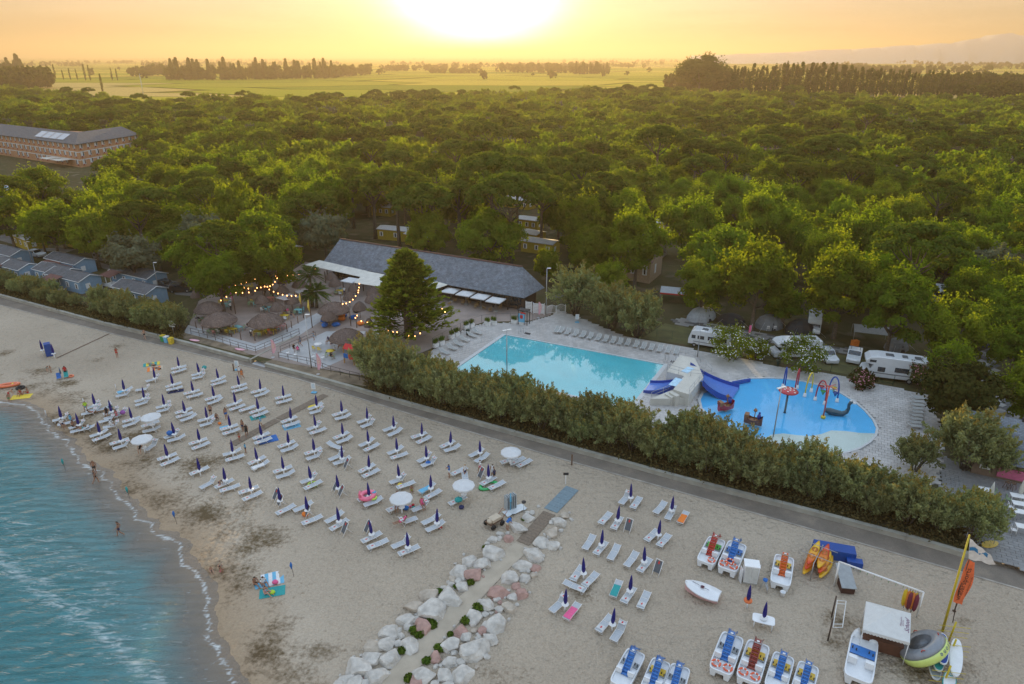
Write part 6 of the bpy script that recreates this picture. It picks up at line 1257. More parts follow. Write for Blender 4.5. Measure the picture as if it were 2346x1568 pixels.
def pool(name, poly, label, floors, wmat, zf=.512, zw=.565, k=1.022):
 poly = ccw(poly); floors = [(ccw(f), m_) for f, m_ in floors]
 o = empty(name, (poly[0].x, poly[0].y, T0)); o['kind'] = 'structure'; b0 = V((poly[0].x, poly[0].y, T0)); n = len(poly)
 for i, (pl, mt) in enumerate(floors): MB().add([p-b0+V((0,0, zf+.004*i)) for p in pl], [tuple(range(len(pl)))]).build('pool_floor', mt, o)
 MB().add([p-b0+V((0,0, zw)) for p in grow(poly, 1.005)], [tuple(range(n))]).build('water_surface', wmat, o)
 out = grow(poly, k); MB().add([p-b0+V((0,0, DZ+.03)) for p in poly]+[p-b0+V((0,0, DZ+.03)) for p in out]+[p-b0+V((0,0, zf)) for p in poly]+[p-b0+V((0,0, DZ-.1)) for p in out], [(i, n+i, n+(i+1) % n, (i+1) % n) for i in range(n)]+[(i, (i+1) % n, 2*n+(i+1) % n, 2*n+i) for i in range(n)]+[(n+i, 3*n+i, 3*n+(i+1) % n, n+(i+1) % n) for i in range(n)]).build('coping', COPE, o); return o
PT = pmat('pool_tile', (.10,.54,.60), .4, var=.08, scale=.3); PB = pmat('blue_pool_paint', (.10,.48,.85), .4, var=.05, scale=.4); PC = pmat('cream_pool_paint', (.62,.60,.54), .5, var=.05, scale=.4)
pool('swimming_pool', POOL, '', [(POOL, PT)], PW, k=1.045)
cream = [V((p.x, p.y, 0)) for p in D_([(1250,1030),(1330,985),(1430,975),(1550,990),(1650,998),(1750,980),(1830,950),(1950,955),(2060,970),(2196,975),(2192,995),(2140,1050),(2060,1098),(1960,1130),(1850,1140),(1700,1130),(1500,1090),(1300,1040)], a3)]
pool('splash_pool', SPL, '', [(SPL, PB),(cream, PC)], SW, k=1.03)
# --- slide block
SLB = pmat('blue_slide', (.012,.06,.34), .28, coat=.5, var=.06); SLF = pmat('slide_floor_blue', (.10,.22,.62), .2, coat=.6, var=.06); CREAM = pmat('cream_render', (.56,.54,.48), .8, var=.07, scale=.8)
c0 = P(*a3(640,560), DZ); sl = empty('water_slide', c0,0, 'white slide block with a wide blue slide and a small blue slide', 'water slide')
def lp(x, y, z): return P(*a3(x, y), z)-c0
ZP = 2.35
def blk(pts, z0, z1, name, mat):
 q = [P(*a3(*p), z1)-c0 for p in pts]; MB().prism([(p.x, p.y) for p in q], z0-DZ, z1-DZ).build(name, mat, sl)
blk([(455,462),(565,325),(690,352),(725,420),(762,510),(642,655),(510,612),(600,500)], DZ, ZP, 'platform', CREAM)
blk([(318,690),(510,612),(642,655),(648,690),(560,690)], DZ, 1.55, 'stair_block', CREAM)
for k in range(5): blk([(330+36*k, 690-14*k),(360+36*k, 678-14*k),(420+36*k, 700-10*k),(390+36*k, 712-10*k)], DZ, 1.0+.26*k, 'step', CREAM)
def slide(tl, tr_, bl, br, z0, z1, name, wall=.42, n=14, pw=2.2):
 A, B, C, D = lp(*tl, z0), lp(*tr_, z0), lp(*bl, z1), lp(*br, z1); mb = MB(); v = []; w = [MB(), MB()]
 rows = []
 for i in range(n+1):
  t = i/n; s = t*t*(3-2*t); z = lerp(A.z, C.z, 1-(1-t)**pw if t > .12 else (1-(1-t)**pw)*.7); l = A.lerp(C, t); r = B.lerp(D, t); l.z = r.z = z; rows.append((l, r))
 mb.add([p for row in rows for p in row], [(2*i, 2*i+1,2*i+3,2*i+2) for i in range(n)], 0, True); mb.build(name+'_floor', SLF, sl)
 for k in (0,1):
  d = (rows[0][1]-rows[0][0]).normalized()*(-.12 if k == 0 else .12); vs = []
  for row in rows: p = row[k]; vs += [p+V((0,0,-.25)), p+V((0,0, wall)), p+d+V((0,0, wall)), p+d+V((0,0,-.35))]
  MB().add(vs, [(4*i+a, 4*i+(a+1) % 4,4*i+4+(a+1) % 4,4*i+4+a) for i in range(n) for a in range(4)]+[(0,1,2,3),(4*n+3,4*n+2,4*n+1,4*n)], 0, False).build(name+'_side', SLB, sl)
slide((652,412),(752,560),(1062,598),(996,700), 2.3,.74, 'wide_slide', .45)
slide((628,512),(520,592),(315,556),(262,636), 1.9,.66, 'small_slide', .35)
mb = MB()
for q in ((660,430,600,470),(560,520,500,580)):
 a, b_ = lp(q[0], q[1], ZP+.02), lp(q[2], q[3], ZP+.02); d = (b_-a).normalized(); s = V((-d.y, d.x, 0))*.5; mb.add([a-s, a+s, b_+s, b_-s], [(0,1,2,3)])
mb.build('water_channel', pmat('pale_channel', (.35,.6,.78), .2), sl)
def srail(pts, z, h=.95):
 q = [lp(*p, z) for p in pts]; mb = MB()
 for zz in (h, h*.5): mb.tube([p+V((0,0, zz)) for p in q], .025,5)
 for p in resample(q, max(3, int(sum((b-a).length for a, b in zip(q[:-1], q[1:]))/1.2))): mb.tube([p, p+V((0,0, h))], .025,5)
 mb.build('handrail', STEEL, sl)
srail([(455,462),(565,325),(690,352)], ZP); srail([(762,510),(642,655)], ZP); srail([(460,455),(600,495),(762,510)], ZP); srail([(325,690),(520,612)], 1.3); srail([(690,352),(830,470)], 1.2)
blk([(1000,545),(1155,518),(1158,530),(1010,560)], DZ, .95, 'splash_guard', SLB)
# --- water toys
TOY = {k: pmat('toy_'+k, c, .3, coat=.5, var=.05) for k, c in {'blue': (.01,.05,.30), 'red': (.42,.02,.03), 'yellow': (.7,.5,.03), 'white': (.75,.75,.74), 'green': (.03,.3,.06), 'coral': (.6,.09,.06), 'teal': (.01,.06,.09)}.items()}
for (l, r_, top), c, w in ((((1425,590),(1438,610), 458), 'blue', 'blue spray arch next to the mushroom fountain'),(((1525,625),(1545,600), 485), 'red', 'red spray arch between the blue and yellow arches'),(((1608,668),(1663,628), 525), 'yellow', 'yellow spray arch in the splash pool'),(((1695,698),(1775,735), 548), 'red', 'tall dark red spray arch behind the bucket wheel'),(((1800,660),(1878,712), 575), 'blue', 'tall blue spray arch at the far shore of the splash pool')):
 a, b_ = P(*a3(*l), DZ), P(*a3(*r_), DZ); o = empty('spray_arch', (a.x, a.y, .53), 0, w, 'spray arch', 'spray arches of the splash pool'); d = b_-a; hgt = 3.1; mb = MB(); pts = []
 for i in range(17): t = PI*i/16; pts.append(V((d.x*(.5-.5*math.cos(t)), d.y*(.5-.5*math.cos(t)), hgt*math.sin(t)**.62)))
 mb.tube(pts, .095,8); mb.build('arch_pipe', TOY[c], o)
 for e in (V(), d): MB().lathe([(.26,0),(.22,.1),(.17,.5),(.12,.52)], 10, (e.x, e.y, 0)).build('foot', TOY['white'], o)
p = P(*a3(1442,805), .56); o = empty('mushroom_fountain', (p.x, p.y, .53), 0, 'red mushroom fountain with white spots on a green stalk', 'fountain'); MB().lathe([(.2,0),(.13,.1),(.12,3.0)], 10).build('stalk', TOY['teal'], o); MB().lathe([(.1,2.9),(1.1,2.95),(1.2,3.05),(1.0,3.22),(.5,3.34),(.02,3.38)], 24).build('cap', TOY['red'], o); mb = MB()
for k in range(11): a = k*2.4; r = .25+.075*k; z = 3.38-.17*(r/1.2)**2.2-.0; mb.lathe([(.12, z-.02),(.1, z+.02),(.02, z+.03)], 8, (r*math.cos(a), r*math.sin(a), 0))
mb.build('spots', TOY['white'], o)
p = P(*a3(1762,850), .56); o = empty('tipping_cone_toy', (p.x, p.y, .53), 0, 'coral pole with a cross of arms and tipping cones', 'water toy'); MB().lathe([(.3,0),(.28,.3),(.12,.32)], 10).build('foot', TOY['yellow'], o); MB().tube([(0,0,.3),(0,0,4.4)], .10,8).build('pole', TOY['coral'], o)
for k, c in enumerate(('yellow', 'red', 'green', 'blue')):
 a = .5+k*PI/2; e = V((1.15*math.cos(a), 1.15*math.sin(a), 4.35)); MB().tube([(0,0,4.4), e], .05,6).build('arm', TOY['coral'], o); MB().lathe([(.34,-.35),(.3,-.38),(.04,-.9)], 10, (e.x*.85, e.y*.85, e.z)).build('tipping_cone', TOY[c], o)
p = P(*a3(1870,825), .56); o = empty('sea_serpent_slide', (p.x, p.y, .5), R(-12), 'dark blue sea serpent figure with raised neck and white snout', 'water toy'); MB().tube([(-1.5,0,.55),(-1.3,0,.6),(-.8,0,.5),(0,0,.32),(.7,0,.28),(1.15,0,.6),(1.3,0,1.1),(1.25,0,1.6),(1.4,0,1.95),(1.65,0,2.0)], [.08,.3,.42,.4,.34,.26,.21,.19,.22,.12], 12).build('body', TOY['teal'], o); MB().tube([(1.6,0,1.98),(1.9,0,1.86),(1.98,0,1.8)], [.2,.16,.05], 8).build('snout', TOY['white'], o); MB().blob((1.4,0,2.2),(.16,.2,.12), 2,.1,1, smooth=True).build('crest', TOY['white'], o)
for q, l, rz in (((945,790), 'red pirate ship spring toy with a mast near the wide slide', .3),((1172,910), 'brown and red pirate ship toy half behind the hedge tips', -.5)):
 p = P(*a3(*q), .56); o = empty('toy_pirate_ship', (p.x, p.y, .5), rz, l, 'water toy'); mb = MB(); n = 9; sec = []
 for i in range(n):
  t = i/(n-1); x = lerp(-1.05,1.05, t); w = .55*math.sin(PI*(.12+.78*t))**.7; sh = .9+.55*abs(2*t-1)**2; sec += [(x, -w, sh),(x, -w*.8,.35),(x, 0,.12),(x, w*.8,.35),(x, w, sh)]
 mb.add(sec, [(5*i+a, 5*i+a+1,5*i+6+a, 5*i+5+a) for i in range(n-1) for a in range(4)]+[(0,1,2,3,4),(5*n-1,5*n-2,5*n-3,5*n-4,5*n-5)], 0, False); mb.build('hull', TOY['red'] if rz > 0 else pmat('toy_brown', (.16,.06,.04), .4), o); mb = MB(); mb.box((0,0,.75),(1.7,.85,.05)); mb.box((-.8,0,1.2),(.5,.8,.5)); mb.build('deck', pmat('toy_wood', (.25,.12,.05), .5), o); mb = MB(); mb.tube([(.1,0,.7),(.1,0,2.4)], .06,6); mb.lathe([(.05,1.9),(.22,2.0),(.22,2.2),(.05,2.2)], 8, (.1,0,0)); mb.build('mast', MATS['toy_wood'], o); mb = MB(); mb.blob((.6,.1,1.3),(.25,.25,.42), 4,.15,2, smooth=True); mb.blob((.62,.1,1.8),(.16,.16,.18), 5,.1,1, smooth=True); mb.build('sailor', TOY['blue'], o); MB().lathe([(.25,0),(.25,.1),(.12,.2)], 8).build('spring_foot', STEEL, o)
# --- pool loungers
PLF = pmat('pool_lounger_fabric', (.36,.37,.36), .7); PL = empty('pool_lounger', (0,0,0), 0, 'grey pool lounger', 'sun lounger'); mb = MB()
for s in (-1,1): mb.tube([(-.95, s*.33,.33),(.3, s*.33,.33),(.85, s*.33,.78)], .025,5)
mb.build('frame', WHITE, PL); MB().add([(-.95,-.32,.33),(.3,-.32,.33),(.3,.32,.33),(-.95,.32,.33)], [(0,1,2,3)]).build('seat', PLF, PL); MB().add([(.3,-.32,.33),(.85,-.32,.78),(.85,.32,.78),(.3,.32,.33)], [(0,1,2,3)]).build('backrest', PLF, PL)
for x in (-.75,.45):
 for s in (-1,1): MB().tube([(x, s*.31,0),(x, s*.31,.33)], .022,4).build('leg', WHITE, PL)
proto(PL); G1 = 'grey loungers along the swimming pool'
for q in [z5(1885,735), z5(1915,738), z5(1960,748), z5(2015,758), z5(2065,768), z5(2115,778), z5(2170,788), z5(2220,798), z5(2270,808), a3(65,232), a3(130,238), a3(200,254), a3(262,268), a3(327,279), a3(397,291), a3(465,301), a3(535,310)]: p = P(*q, DZ); copy_tree(PL, p, DA+PI/2+.06, None, 'grey lounger in the row along the long side of the swimming pool', G1)
for q in [(1120,885),(1170,855),(1215,828),(1255,798),(1305,768),(1345,748)]: p = P(*z5(*q), DZ); copy_tree(PL, p, DA+PI-.25, None, 'grey lounger at the short end of the swimming pool by the planters', 'loungers at the short end of the pool')
for k in range(9): p = P(*z6(1600-k*3,1198+24*k), DZ); copy_tree(PL, p, PI-.2, None, 'pale lounger in the file beside the dark round tree', 'pale loungers beside the splash pool')
park(PL)
# --- planters, gates, fence, masts
for i, q in enumerate([(1060,838),(1100,822),(1170,778),(1205,762),(1268,715),(1305,702),(1412,690),(1455,684),(1596,678),(1640,680)]):
 p = P(*z5(*q), DZ); o = empty('planter', p, DA if i > 5 else .9, 'white box planter with long grass on the pool fence line', 'planter', 'white planters on the pool fence line'); MB().box((0,0,.3),(1.0,.5,.6)).build('box', WHITE, o); rs = np.random.RandomState(i); n = 160; a = rs.uniform(0,2*PI, n); al = np.stack([np.cos(a)*.35, np.sin(a)*.35, np.ones(n)], 1); C = np.stack([rs.uniform(-.42,.42, n), rs.uniform(-.2,.2, n), np.full(n, .6)], 1)+al*.42; me = leaf_mesh('grass_leaves', C, np.stack([np.cos(a), np.sin(a), .3*np.ones(n)], 1), np.full(n, .45)*rs.uniform(.7,1.2, n), rs.rand(n), F_GRASS, i, .05, al); g = bpy.data.objects.new('grass_leaves', me); col.objects.link(g); g.parent = o
def fence(pts, conv, z, h, label, mat=DARK, step=2.4, rails=(1.0,.1), panel=None):
 q = D_(pts, conv, z); o = empty('fence', q[0], 0, label, 'fence'); n = max(2, int(sum((b-a).length for a, b in zip(q[:-1], q[1:]))/step)); r = resample(q, n+1)
 for p in r: mb = MB(); d = p-q[0]; mb.tube([d, d+V((0,0, h))], .03,5); mb.build('post', mat, o)
 for k in rails: MB().tube([p-q[0]+V((0,0, h*k)) for p in r], .014,4).build('rail', mat, o)
fence([(1040,855),(1150,795),(1255,735),(1380,692),(1525,678),(1690,690),(1722,665)], z5, DZ, 1.9, 'thin dark fence curving between bar terrace and pool deck')
fence([(250,200),(400,175),(500,195),(610,210),(715,250),(830,290),(1190,350),(1325,385),(1830,470),(2346,575)], a3, T0,1.4, 'thin green wire fence between the pool deck and the camper pitches', pmat('green_wire', (.02,.06,.03), .6), 2.6)
for (x0, y0),(x1, y1), l in (((1675,600),(1715,605), 'white slatted gate panel next to the bar corner'),((1725,612),(1800,618), 'second white slatted gate panel beside the camera mast')):
 a, b_ = P(*z5(x0, y0), DZ), P(*z5(x1, y1), DZ); o = empty('slatted_gate', a, math.atan2((b_-a).y, (b_-a).x), l, 'gate'); L = (b_-a).length
 for k in range(7): MB().box((L/2,0,.3+.26*k),(L-.1,.04,.2)).build('slat', WHITE, o)
 for x in (0, L): MB().box((x, 0,1.05),(.1,.1,2.1)).build('post', WHITE, o)
a, b_ = P(*z5(1818,612), DZ), P(*z5(1945,600), DZ); o = empty('arched_gate', a, math.atan2((b_-a).y, (b_-a).x), 'white arched double gate at the pool entrance', 'gate'); L = (b_-a).length; mb = MB()
for k in range(25): f = k/24; mb.tube([(L*f, 0,.1),(L*f, 0,1.15+.4*abs(math.sin(PI*f*2+.0)))], .02,4)
mb.build('bar', WHITE, o); mb = MB(); mb.tube([(L*k/24,0,1.15+.4*abs(math.sin(PI*k/12))) for k in range(25)], .04,5); mb.tube([(0,0,.15),(L, 0,.15)], .04,5); mb.build('frame', WHITE, o)
for x in (0, L/2, L): MB().box((x, 0,.7),(.12,.12,1.4)).build('post', WHITE, o)
for q, h, l in ((z5(1546,1050), 7.2, 'twin headed floodlight pole rising from the hedge beside the swimming pool'),(a3(1345,1010), 6.5, 'twin headed floodlight pole rising from the hedge beside the splash pool')): lamp(P(*q, DZ), h, l, 2,.5)
lamp(P(*a3(712,340), DZ), 4.2, 'thin grey pole at the foot of the slide block');
for q, l in ((z5(1280,755), 'dark waste bin near the pool planters'),(a3(1380,415), 'dark green waste bin beside the white oleander')): p = P(*q, DZ); mb = MB(); mb.lathe([(.28,0),(.32,.8),(.34,.82),(.3,.95),(.05,1.0)], 10); tag(mb.build('waste_bin', pmat('bin_green', (.02,.045,.03), .6), None, p), l, 'bin')
for q, l in (((1640,745), 'chrome pool ladder at the corner of the swimming pool'),((2700,960), 'chrome pool ladder beside the slide block')):
 p = P(*z5(*q), DZ) if q[0] < 2000 else P(*a3(450,380), DZ); o = empty('pool_ladder', p, DA, l, 'ladder')
 for s in (-1,1): MB().tube([(s*.25,.5,0),(s*.25,.5,.75),(s*.25,0,.95),(s*.25,-.3,.7),(s*.25,-.4,0)], .025,5).build('rail', STEEL, o)
 for k in range(4): MB().box((.7+.25*k, .3,.1),(.16,.5,.06)).build('tread', DARK, o)
p = P(*z5(1662,680), DZ); o = empty('info_kiosk', p, DA, 'dark framed kiosk with colourful panels beside the planters', 'kiosk'); mb = MB()
for x in (-.8,.8):
 for y in (-.5,.5): mb.box((x, y, 1.25),(.1,.1,2.5))
mb.box((0,0,2.5),(1.8,1.2,.12)); mb.build('frame', DARK, o); MB().box((-.2,-.53,1.2),(1.1,.05,1.5)).build('poster', CL['sky'], o); mb = MB(); mb.box((-.2,-.57,1.4),(.5,.03,.6)); mb.box((.1,-.57,2.1),(.9,.03,.25)); mb.build('poster_print', CL['red'], o)
# --- hedge of tamarisks along the wall, staggered rows
def hedge(pl, x0, x1, rowsd, step, s0, s1, label, group, seed):
 rr = random.Random(seed); n = 0
 for r, d in enumerate(rowsd):
  q = off(pl, d); L = sum((b-a).length for a, b in zip(q[:-1], q[1:])); pts = resample(q, int(L/step)+1)
  for i, p in enumerate(pts):
   px, py = proj((p.x, p.y, T0));
   if not (x0 < px < x1): continue
   p = p+V((rr.uniform(-.5,.5), rr.uniform(-.5,.5), 0)); f = (px-x0)/(x1-x0); s = lerp(s0, s1, f)*rr.uniform(.72,1.22); place_tree(TAM[rr.randrange(4)][0], (p.x, p.y, .42), rr.uniform(0,6.28),(s*.95, s*.95, s*rr.uniform(.9,1.1)), label, group); n += 1
 return n
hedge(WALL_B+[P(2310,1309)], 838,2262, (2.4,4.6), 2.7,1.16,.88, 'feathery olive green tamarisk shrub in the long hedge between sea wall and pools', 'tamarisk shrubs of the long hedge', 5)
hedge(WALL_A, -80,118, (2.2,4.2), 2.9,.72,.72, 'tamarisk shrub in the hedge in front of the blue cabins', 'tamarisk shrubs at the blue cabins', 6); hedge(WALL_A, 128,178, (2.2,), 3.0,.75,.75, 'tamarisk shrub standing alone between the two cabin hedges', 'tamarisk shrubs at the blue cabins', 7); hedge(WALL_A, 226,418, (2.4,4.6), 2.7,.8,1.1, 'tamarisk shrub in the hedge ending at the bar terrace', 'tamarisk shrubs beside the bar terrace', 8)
UND = foliage('dry_undergrowth', (.06,.045,.022),(.14,.11,.05), .2); rs = np.random.RandomState(3); Cs = []
for pl, x0, x1 in ((WALL_B, 838,2235),(WALL_A, -80,418)):
 for d in (.9,1.6,2.4,3.4):
  for p in resample(off(pl, d), 900):
   px, _ = proj((p.x, p.y, T0))
   if x0 < px < x1:
    for k in range(5): Cs.append((p.x+rs.normal()*.3, p.y+rs.normal()*.3,.45+abs(rs.normal())*.35))
Cs = np.array(Cs); me = leaf_mesh('undergrowth', Cs, rs.normal(size=Cs.shape)+np.array([0,0,.6]), .16*rs.uniform(.6,1.3, len(Cs)), rs.rand(len(Cs)), UND, 1); o = bpy.data.objects.new('undergrowth', me); col.objects.link(o); tag(o, 'dry brown undergrowth at the foot of the tamarisk hedges', 'undergrowth', kind='stuff')
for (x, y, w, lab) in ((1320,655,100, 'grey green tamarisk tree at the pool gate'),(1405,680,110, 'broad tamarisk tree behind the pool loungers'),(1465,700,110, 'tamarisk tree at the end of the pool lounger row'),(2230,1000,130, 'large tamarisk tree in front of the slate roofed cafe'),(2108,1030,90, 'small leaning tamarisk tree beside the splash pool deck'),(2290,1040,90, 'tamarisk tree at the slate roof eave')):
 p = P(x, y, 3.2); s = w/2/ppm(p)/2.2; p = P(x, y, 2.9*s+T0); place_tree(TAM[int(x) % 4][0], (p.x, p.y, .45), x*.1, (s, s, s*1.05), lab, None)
 t_ = col.objects[-1]
C, Nn, S, lv = broad_crown(401,3.9,3.6,4.0,60,150,.22,.2); dt = tree_proto('evergreen_tree', leaf_mesh('crown', C, Nn, S, lv, F_DARK, 5), trunk_mb(402,2.6,.28,6,2.4), 'dense dark round evergreen with bronze leaves beside the pale loungers', 'tree'); p = P(2200,915,4.4); dt.location = (p.x, p.y, .45); s_ = 168/2/ppm(p)/3.9; dt.scale = (s_, s_, s_)
# oleanders with white and pink blossom
for (x, y, w, c, l) in ((1676,790,95, 'white', 'white flowering oleander bush behind the pool fence'),(1842,815,100, 'white', 'white and pink flowering oleander next to the alcove motorhome'),(1735,800,60, 'white', 'smaller white flowering oleander beside a parked car'),(2120,860,75, 'pink', 'pink flowering oleander behind the big motorhome'),(1975,868,55, 'pink', 'low pink flowering oleander at the fence below the big motorhome')):
 p = P(x, y, 1.6); r = w/2/ppm(p); p = P(x, y, r*.8+T0); C, Nn, S, lv = broad_crown(int(x), r, r*.85, r*.75,34,90,.14,.6); mb = MB()
 for k in range(5): a = k*1.3; mb.tube([(0,0,0),(math.cos(a)*r*.4, math.sin(a)*r*.4, r*.8)], [.06,.02], 4)
 rs = np.random.RandomState(int(x)); k = rs.choice(len(C), 420 if c == 'white' else 260); d = C[k]-np.array([0,0, r*.6]); d /= np.linalg.norm(d, axis=1, keepdims=True); fm = leaf_mesh('blossom', C[k]+d*.14, d+rs.normal(size=d.shape)*.4,.11*rs.uniform(.7,1.2, len(k)), np.ones(len(k)), pmat('white_blossom', (.72,.70,.66), .7) if c == 'white' else pmat('pink_blossom', (.5,.2,.24), .7), 1,.9)
 o = tree_proto('oleander_bush', leaf_mesh('foliage', C, Nn, S, lv, F_DARK if c == 'pink' else F_BROAD, 3), mb, l, 'shrub', None, [('blossom', fm)]); o.location = (p.x, p.y, .45)
# ================================================================== camp site: cabins, motorhomes, houses, hotel
def camper_profile(kind):
 if kind == 'alcove': return [(-3.4,.45),(-3.4,2.75),(-3.25,2.95),(2.0,3.0),(2.9,2.85),(3.35,2.45),(3.3,2.1),(2.45,1.95),(2.75,1.35),(3.45,1.1),(3.6,.75),(3.55,.4),(2.9,.35)]
 if kind == 'classic': return [(-3.0,.45),(-3.05,1.6),(-2.9,2.5),(-2.6,2.7),(2.3,2.75),(2.7,2.55),(3.0,1.55),(3.1,1.2),(3.1,.45)]
 if kind == 'caravan': return [(-2.6,.5),(-2.75,1.4),(-2.5,2.45),(-2.2,2.6),(2.2,2.6),(2.55,2.35),(2.75,1.4),(2.6,.5)]
 if kind == 'van': return [(-2.4,.35),(-2.45,1.2),(-2.25,1.95),(-2.0,2.0),(.9,2.0),(1.55,1.25),(2.35,1.05),(2.5,.8),(2.45,.35)]
 return [(-2.15,.3),(-2.2,.95),(-1.95,1.05),(-1.55,1.55),(-1.2,1.62),(.2,1.6),(.85,1.05),(1.95,.92),(2.15,.7),(2.1,.3)]
def vehicle(p, rz, kind, paint, label, cat, w=2.25, name='motorhome', scale=1.0):
 """front towards local +x"""
 o = empty(name, p, rz, label, cat); o.scale = (scale,)*3; pr = camper_profile(kind); n = len(pr); h = w/2; ins = .07
 mb = MB(); vs = [(x, -h, z) for x, z in pr]+[(x, h, z) for x, z in pr]; cx, cz = sum(x for x, z in pr)/n, sum(z for x, z in pr)/n
 lo = [(x, -h+ins, z) for x, z in pr];
 k1 = [(cx+(x-cx)*.97,-h, cz+(z-cz)*.95) for x, z in pr]; k2 = [(x, -h+.09, z) for x, z in pr]; k3 = [(x, h-.09, z) for x, z in pr]; k4 = [(cx+(x-cx)*.97, h, cz+(z-cz)*.95) for x, z in pr]
 mb.add(k1+k2+k3+k4, [tuple(range(n))]+[(a*n+i, (a+1)*n+i, (a+1)*n+(i+1) % n, a*n+(i+1) % n) for a in range(3) for i in range(n)]+[tuple(range(4*n-1,3*n-1,-1))]); mb.build('body', paint, o)
 ws = {'alcove': [(-2.6,1.55,1.2,.55),(-.6,1.6,1.5,.6),(1.55,1.45,.8,.6),(2.6,2.4,.7,.3)], 'classic': [(-2.1,1.75,1.1,.6),(-.5,1.75,1.3,.6),(1.2,1.7,1.0,.55),(2.3,1.7,.6,.55)], 'caravan': [(-1.5,1.6,1.2,.6),(.6,1.6,1.3,.6)], 'van': [(-1.6,1.45,1.1,.5),(-.35,1.45,1.1,.5),(.75,1.42,.7,.45)], 'car': [(-.9,1.28,.9,.34),(.05,1.28,.8,.34)]}[kind]
 for x, z, lx, lz in ws:
  for s in (-1,1): MB().box((x, s*(h+.012), z),(lx, .03, lz)).build('window', GLASS, o)
 fr = {'alcove': ((2.46,1.92),(2.75,1.36)), 'classic': ((2.75,2.4),(3.02,1.6)), 'caravan': ((2.6,2.2),(2.76,1.5)), 'van': ((.98,1.93),(1.53,1.3)), 'car': ((.27,1.56),(.83,1.09))}[kind]
 (xa, za),(xb, zb) = fr; mb = MB(); e = .025; mb.add([(xa+e, -h*.85, za+e),(xa+e, h*.85, za+e),(xb+e, h*.9, zb+e),(xb+e, -h*.9, zb+e)], [(0,1,2,3)]); mb.build('windscreen', GLASS, o)
 if kind == 'car': MB().add([(-1.58,-h*.8,1.56),(-1.58, h*.8,1.56),(-1.97, h*.85,1.08),(-1.97,-h*.85,1.08)], [(0,3,2,1)]).build('rear_window', GLASS, o)
 xs = {'alcove': (-1.6,2.6), 'classic': (-1.6,2.1), 'caravan': (-.2,), 'van': (-1.5,1.5), 'car': (-1.35,1.35)}[kind]; rw = .34 if kind != 'car' else .31
 for x in xs:
  for s in (-1,1):
   mb = MB(); mb.tube([(x, s*(h-.22), rw),(x, s*(h+.01), rw)], rw, 14, smooth=False); wo = mb.build('wheel', RUBBER, o); MB().tube([(x, s*(h-.05), rw),(x, s*(h+.025), rw)], rw*.55,10, smooth=False).build('rim', STEEL, wo)
 zt = max(z for x, z in pr)
 if kind in ('alcove', 'classic', 'caravan'):
  for x, lx in ((-2.2,.7),(-.8,.6),(.8,.9)): MB().box((x, .15, zt+.05),(lx, .7,.12), 0,0, None, .85).build('skylight', pmat('smoked_dome', (.1,.11,.12), .2), o)
  mb = MB(); mb.box((-.3,-h-.008,.95),(5.2,.02,.12)); mb.box((-.3, h+.008,.95),(5.2,.02,.12)); mb.build('stripe', CL['grey'], o)
 for s in (-1,1):
  if kind != 'caravan': MB().box((max(x for x, z in pr)-.12, s*h*.72,.78),(.2,.3,.16)).build('headlight', pmat('lamp_glass', (.6,.62,.64), .1), o)
 if kind == 'car': mb = MB(); mb.tube([(-1.3,-.6,1.68),(.1,-.6,1.66)], .03,4); mb.tube([(-1.3,.6,1.68),(.1,.6,1.66)], .03,4); mb.build('roof_rack', DARK, o)
 return o
CAR_W = pmat('white_car_paint', (.62,.64,.66), .25, var=.03, coat=.6); CAR_G = pmat('grey_car_paint', (.16,.155,.15), .3, var=.05, coat=.6); CAR_D = pmat('dark_car_paint', (.03,.032,.036), .25, var=.1, coat=.6)
def veh2(fa, ra_, conv, *a, **k):
 f, r = P(*conv(*fa), T0), P(*conv(*ra_), T0); c = (f+r)/2; c.z = .47; return vehicle(c, math.atan2((f-r).y, (f-r).x), *a, **k)
veh2((40,810),(330,858), z6, 'classic', CAR_W, 'older white motorhome with square windows behind the pool fence', 'motorhome'); veh2((600,905),(935,900), z6, 'alcove', CAR_W, 'white alcove motorhome between the two white oleanders', 'motorhome'); veh2((1195,1020),(1680,1085), z6, 'alcove', CAR_W, 'long white alcove motorhome with a dark door next to the fence', 'motorhome', scale=1.16)
veh2((890,770),(900,660), z6, 'alcove', CAR_W, 'white motorhome facing the paved lane under a tree', 'motorhome', scale=.9); veh2((1760,560),(1745,480), z6, 'caravan', CAR_W, 'white caravan standing in the shade by the leaning pine', 'caravan', name='caravan'); veh2((1160,965),(1180,885), z6, 'car', CAR_W, 'white car with roof rack beside the long motorhome', 'car', 1.85, name='parked_car'); veh2((470,880),(560,825), z6, 'van', CAR_G, 'grey car behind the white oleander', 'car', 1.9, name='parked_car', scale=.85); veh2((1030,965),(940,880), z6, 'car', CAR_W, 'white car partly hidden by the second oleander', 'car', 1.85, name='parked_car')
veh2((780,262),(655,240), z4, 'van', CAR_G, 'grey minivan parked behind the blue cabins', 'van', 1.95, name='parked_van'); veh2((1170,440),(1100,425), z4, 'car', CAR_D, 'dark car with red rear beside the last blue cabin', 'car', 1.85, name='parked_car'); veh2((1295,455),(1180,460), z4, 'car', CAR_D, 'black car in front of the tree shade by the terrace', 'car', 1.85, name='parked_car'); veh2((290,225),(215,215), z4, 'car', CAR_W, 'silver car behind the cabin porch', 'car', 1.85, name='parked_car')
